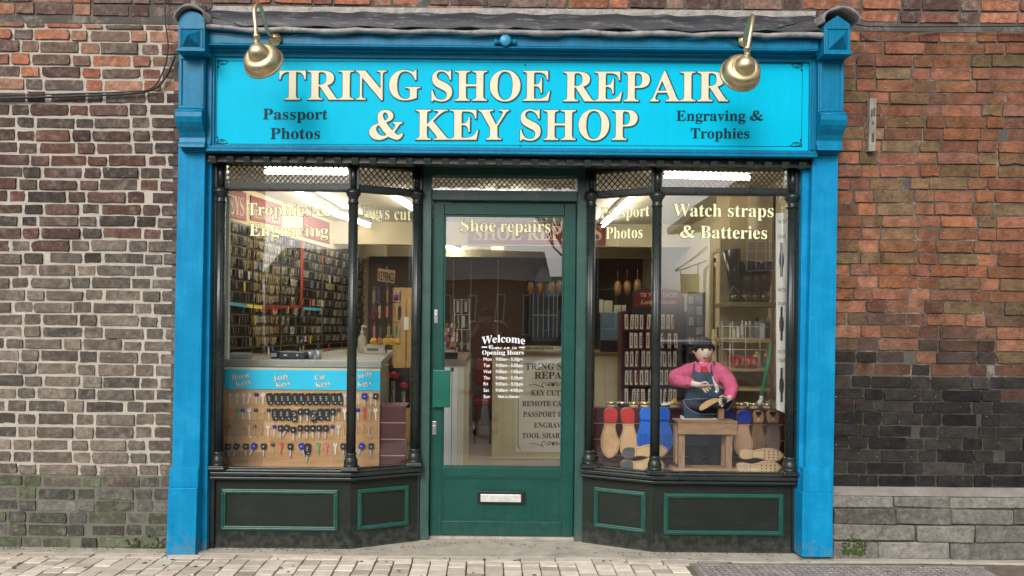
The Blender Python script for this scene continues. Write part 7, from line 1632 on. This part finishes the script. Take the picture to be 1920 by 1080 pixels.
# the photographer, standing behind the camera
ph = thing('person', 'photographer in a dark red jacket and jeans holding a phone up in both hands', 'person', (-0.02, CY-0.42, -0.06))
B = lambda x, y, z: Vector((x-0.02, CY+y, z))
jk = mat('dark_red_jacket', (0.09, 0.012, 0.012), 0.8); jn = mat('jeans', (0.03, 0.04, 0.07), 0.85)
nd, ed = {}, []
nd['pel'] = (B(0, -0.42, 0.88), (0.16, 0.11)); nd['wa'] = (B(0, -0.42, 1.02), (0.15, 0.11)); nd['ch'] = (B(0, -0.42, 1.22), (0.17, 0.12)); nd['nk'] = (B(0, -0.40, 1.40), 0.06); nd['nb'] = (B(0, -0.38, 1.47), 0.055)
ed += [('pel', 'wa'), ('wa', 'ch'), ('ch', 'nk'), ('nk', 'nb')]
for s_, k_ in ((-1, 'L'), (1, 'R')):
    kk = chain(nd, ed, 'arm'+k_, [(B(s_*0.19, -0.42, 1.34), 0.06), (B(s_*0.25, -0.36, 1.20), 0.05), (B(s_*0.24, -0.24, 1.10), 0.045), (B(s_*0.15, -0.12, 1.20), 0.036), (B(s_*0.105, -0.06, 1.27), 0.027)], 'ch')
    hand(nd, ed, 'h'+k_, kk, B(s_*0.105, -0.06, 1.27), Vector((-s_*0.01, 0.02, 0.035)), [[B(s_*0.085, -0.045, 1.285), B(s_*0.070, -0.025, 1.285)], [B(s_*0.095, -0.02, 1.325), B(s_*0.075, -0.012, 1.338)], [B(s_*0.095, -0.015, 1.313), B(s_*0.072, -0.008, 1.322)], [B(s_*0.095, -0.015, 1.300), B(s_*0.072, -0.008, 1.306)], [B(s_*0.095, -0.02, 1.287), B(s_*0.075, -0.012, 1.290)]], 0.013)
    chain(nd, ed, 'leg'+k_, [(B(s_*0.09, -0.42, 0.75), 0.085), (B(s_*0.10, -0.42, 0.45), 0.062), (B(s_*0.11, -0.43, 0.06), 0.042), (B(s_*0.12, -0.30, 0.0), 0.035)], 'pel')
skin_obj('body', nd, ed, 'pel', mat('person_skin', (0.48, 0.30, 0.22), 0.5, bump=0), ph)
pm = dict(ms); pm['skin'] = MATS['person_skin']; head(ph, B(0, -0.36, 1.40+0.02), 0.23, pm, 1)
sn, se = {}, []
sn['a'] = (B(0, -0.42, 0.86), (0.19, 0.14)); sn['b'] = (B(0, -0.42, 1.02), (0.18, 0.135)); sn['c'] = (B(0, -0.42, 1.22), (0.20, 0.145)); sn['d'] = (B(0, -0.41, 1.34), (0.10, 0.09)); se += [('a', 'b'), ('b', 'c'), ('c', 'd')]
for s_, k_ in ((-1, 'L'), (1, 'R')): chain(sn, se, k_, [(B(s_*0.19, -0.42, 1.30), 0.085), (B(s_*0.255, -0.36, 1.18), 0.070), (B(s_*0.245, -0.24, 1.09), 0.062), (B(s_*0.16, -0.13, 1.18), 0.05)], 'c')
skin_obj('jacket', sn, se, 'b', jk, ph)
tr, te = {}, []; tr['t'] = (B(0, -0.42, 0.86), (0.17, 0.12))
for s_, k_ in ((-1, 'L'), (1, 'R')): chain(tr, te, k_, [(B(s_*0.09, -0.42, 0.72), 0.10), (B(s_*0.10, -0.42, 0.42), 0.078), (B(s_*0.11, -0.43, 0.08), 0.065)], 't')
skin_obj('jeans', tr, te, 't', jn, ph)
mb = MB()
for s_ in (-1, 1): mb.tube([B(s_*0.11, -0.47, 0.0), B(s_*0.115, -0.40, 0.005), B(s_*0.12, -0.30, -0.01), B(s_*0.125, -0.22, -0.02)], [0.04, 0.05, 0.045, 0.03], 12)
build(mb, 'shoe', KM['black'], ph)
pho = thing('phone', 'red-cased phone held sideways by the photographer', 'phone', (0, CY-0.010, 1.265))
build(MB().box(-0.078, 0.078, CY-0.014, CY-0.005, 1.262, 1.336), 'case', flat('phone_red', (0.35, 0.02, 0.02), 0.4), pho, bevel=0.003)
build(MB().lathe([(0.010, 0), (0.009, 0.0015)], (0, CY-0.005, 1.300), (0, 1, 0), 16).lathe([(0.010, 0), (0.009, 0.0015)], (0.026, CY-0.005, 1.300), (0, 1, 0), 16), 'camera_lens', KM['black'], pho)

# ================================================================= LIGHT, SKY, CAMERA
w = bpy.data.worlds.new('World'); SC.world = w; w.use_nodes = True; nt = w.node_tree; bg = nt.nodes['Background']
sky = nt.nodes.new('ShaderNodeTexSky'); sky.sky_type = 'NISHITA'; sky.sun_disc = False
EL, AZ = math.radians(34), math.radians(202)
sky.sun_elevation = EL; sky.sun_rotation = AZ; sky.dust_density = 5.0; sky.air_density = 1.0; sky.ozone_density = 1.0
hs = nt.nodes.new('ShaderNodeHueSaturation'); hs.inputs['Saturation'].default_value = 0.18
nt.links.new(sky.outputs[0], hs.inputs['Color']); nt.links.new(hs.outputs[0], bg.inputs[0]); bg.inputs[1].default_value = 0.13
sd = bpy.data.lights.new('sun', 'SUN'); sd.energy = 0.9; sd.angle = math.radians(22); sd.color = (1.0, 0.96, 0.90)
so_ = bpy.data.objects.new('sun', sd); COL.objects.link(so_)
dirv = Vector((math.sin(AZ)*math.cos(EL), math.cos(AZ)*math.cos(EL), math.sin(EL)))   # towards the sun
so_.rotation_euler = dirv.to_track_quat('Z', 'Y').to_euler(); so_.location = (0, -6, 8)
cam = bpy.data.cameras.new('camera'); co = bpy.data.objects.new('camera', cam); COL.objects.link(co); SC.camera = co
co.location = (0, CY, CZ); cam.sensor_width = 36; cam.lens = F/1920*36
cam.shift_x = (960-PX)/1920; cam.shift_y = (PY-540)/1920; cam.clip_start = 0.02; cam.clip_end = 300
co.rotation_euler = (Matrix.Rotation(math.pi/2, 3, 'X') @ Matrix.Rotation(ROLL, 3, 'Z')).to_euler()
SC.view_settings.view_transform = 'Standard'; SC.view_settings.look = 'None'; SC.view_settings.exposure = 0.48; SC.view_settings.gamma = 1.0
SC.cycles.transparent_max_bounces = 16; SC.cycles.max_bounces = 8; SC.cycles.sample_clamp_indirect = 6
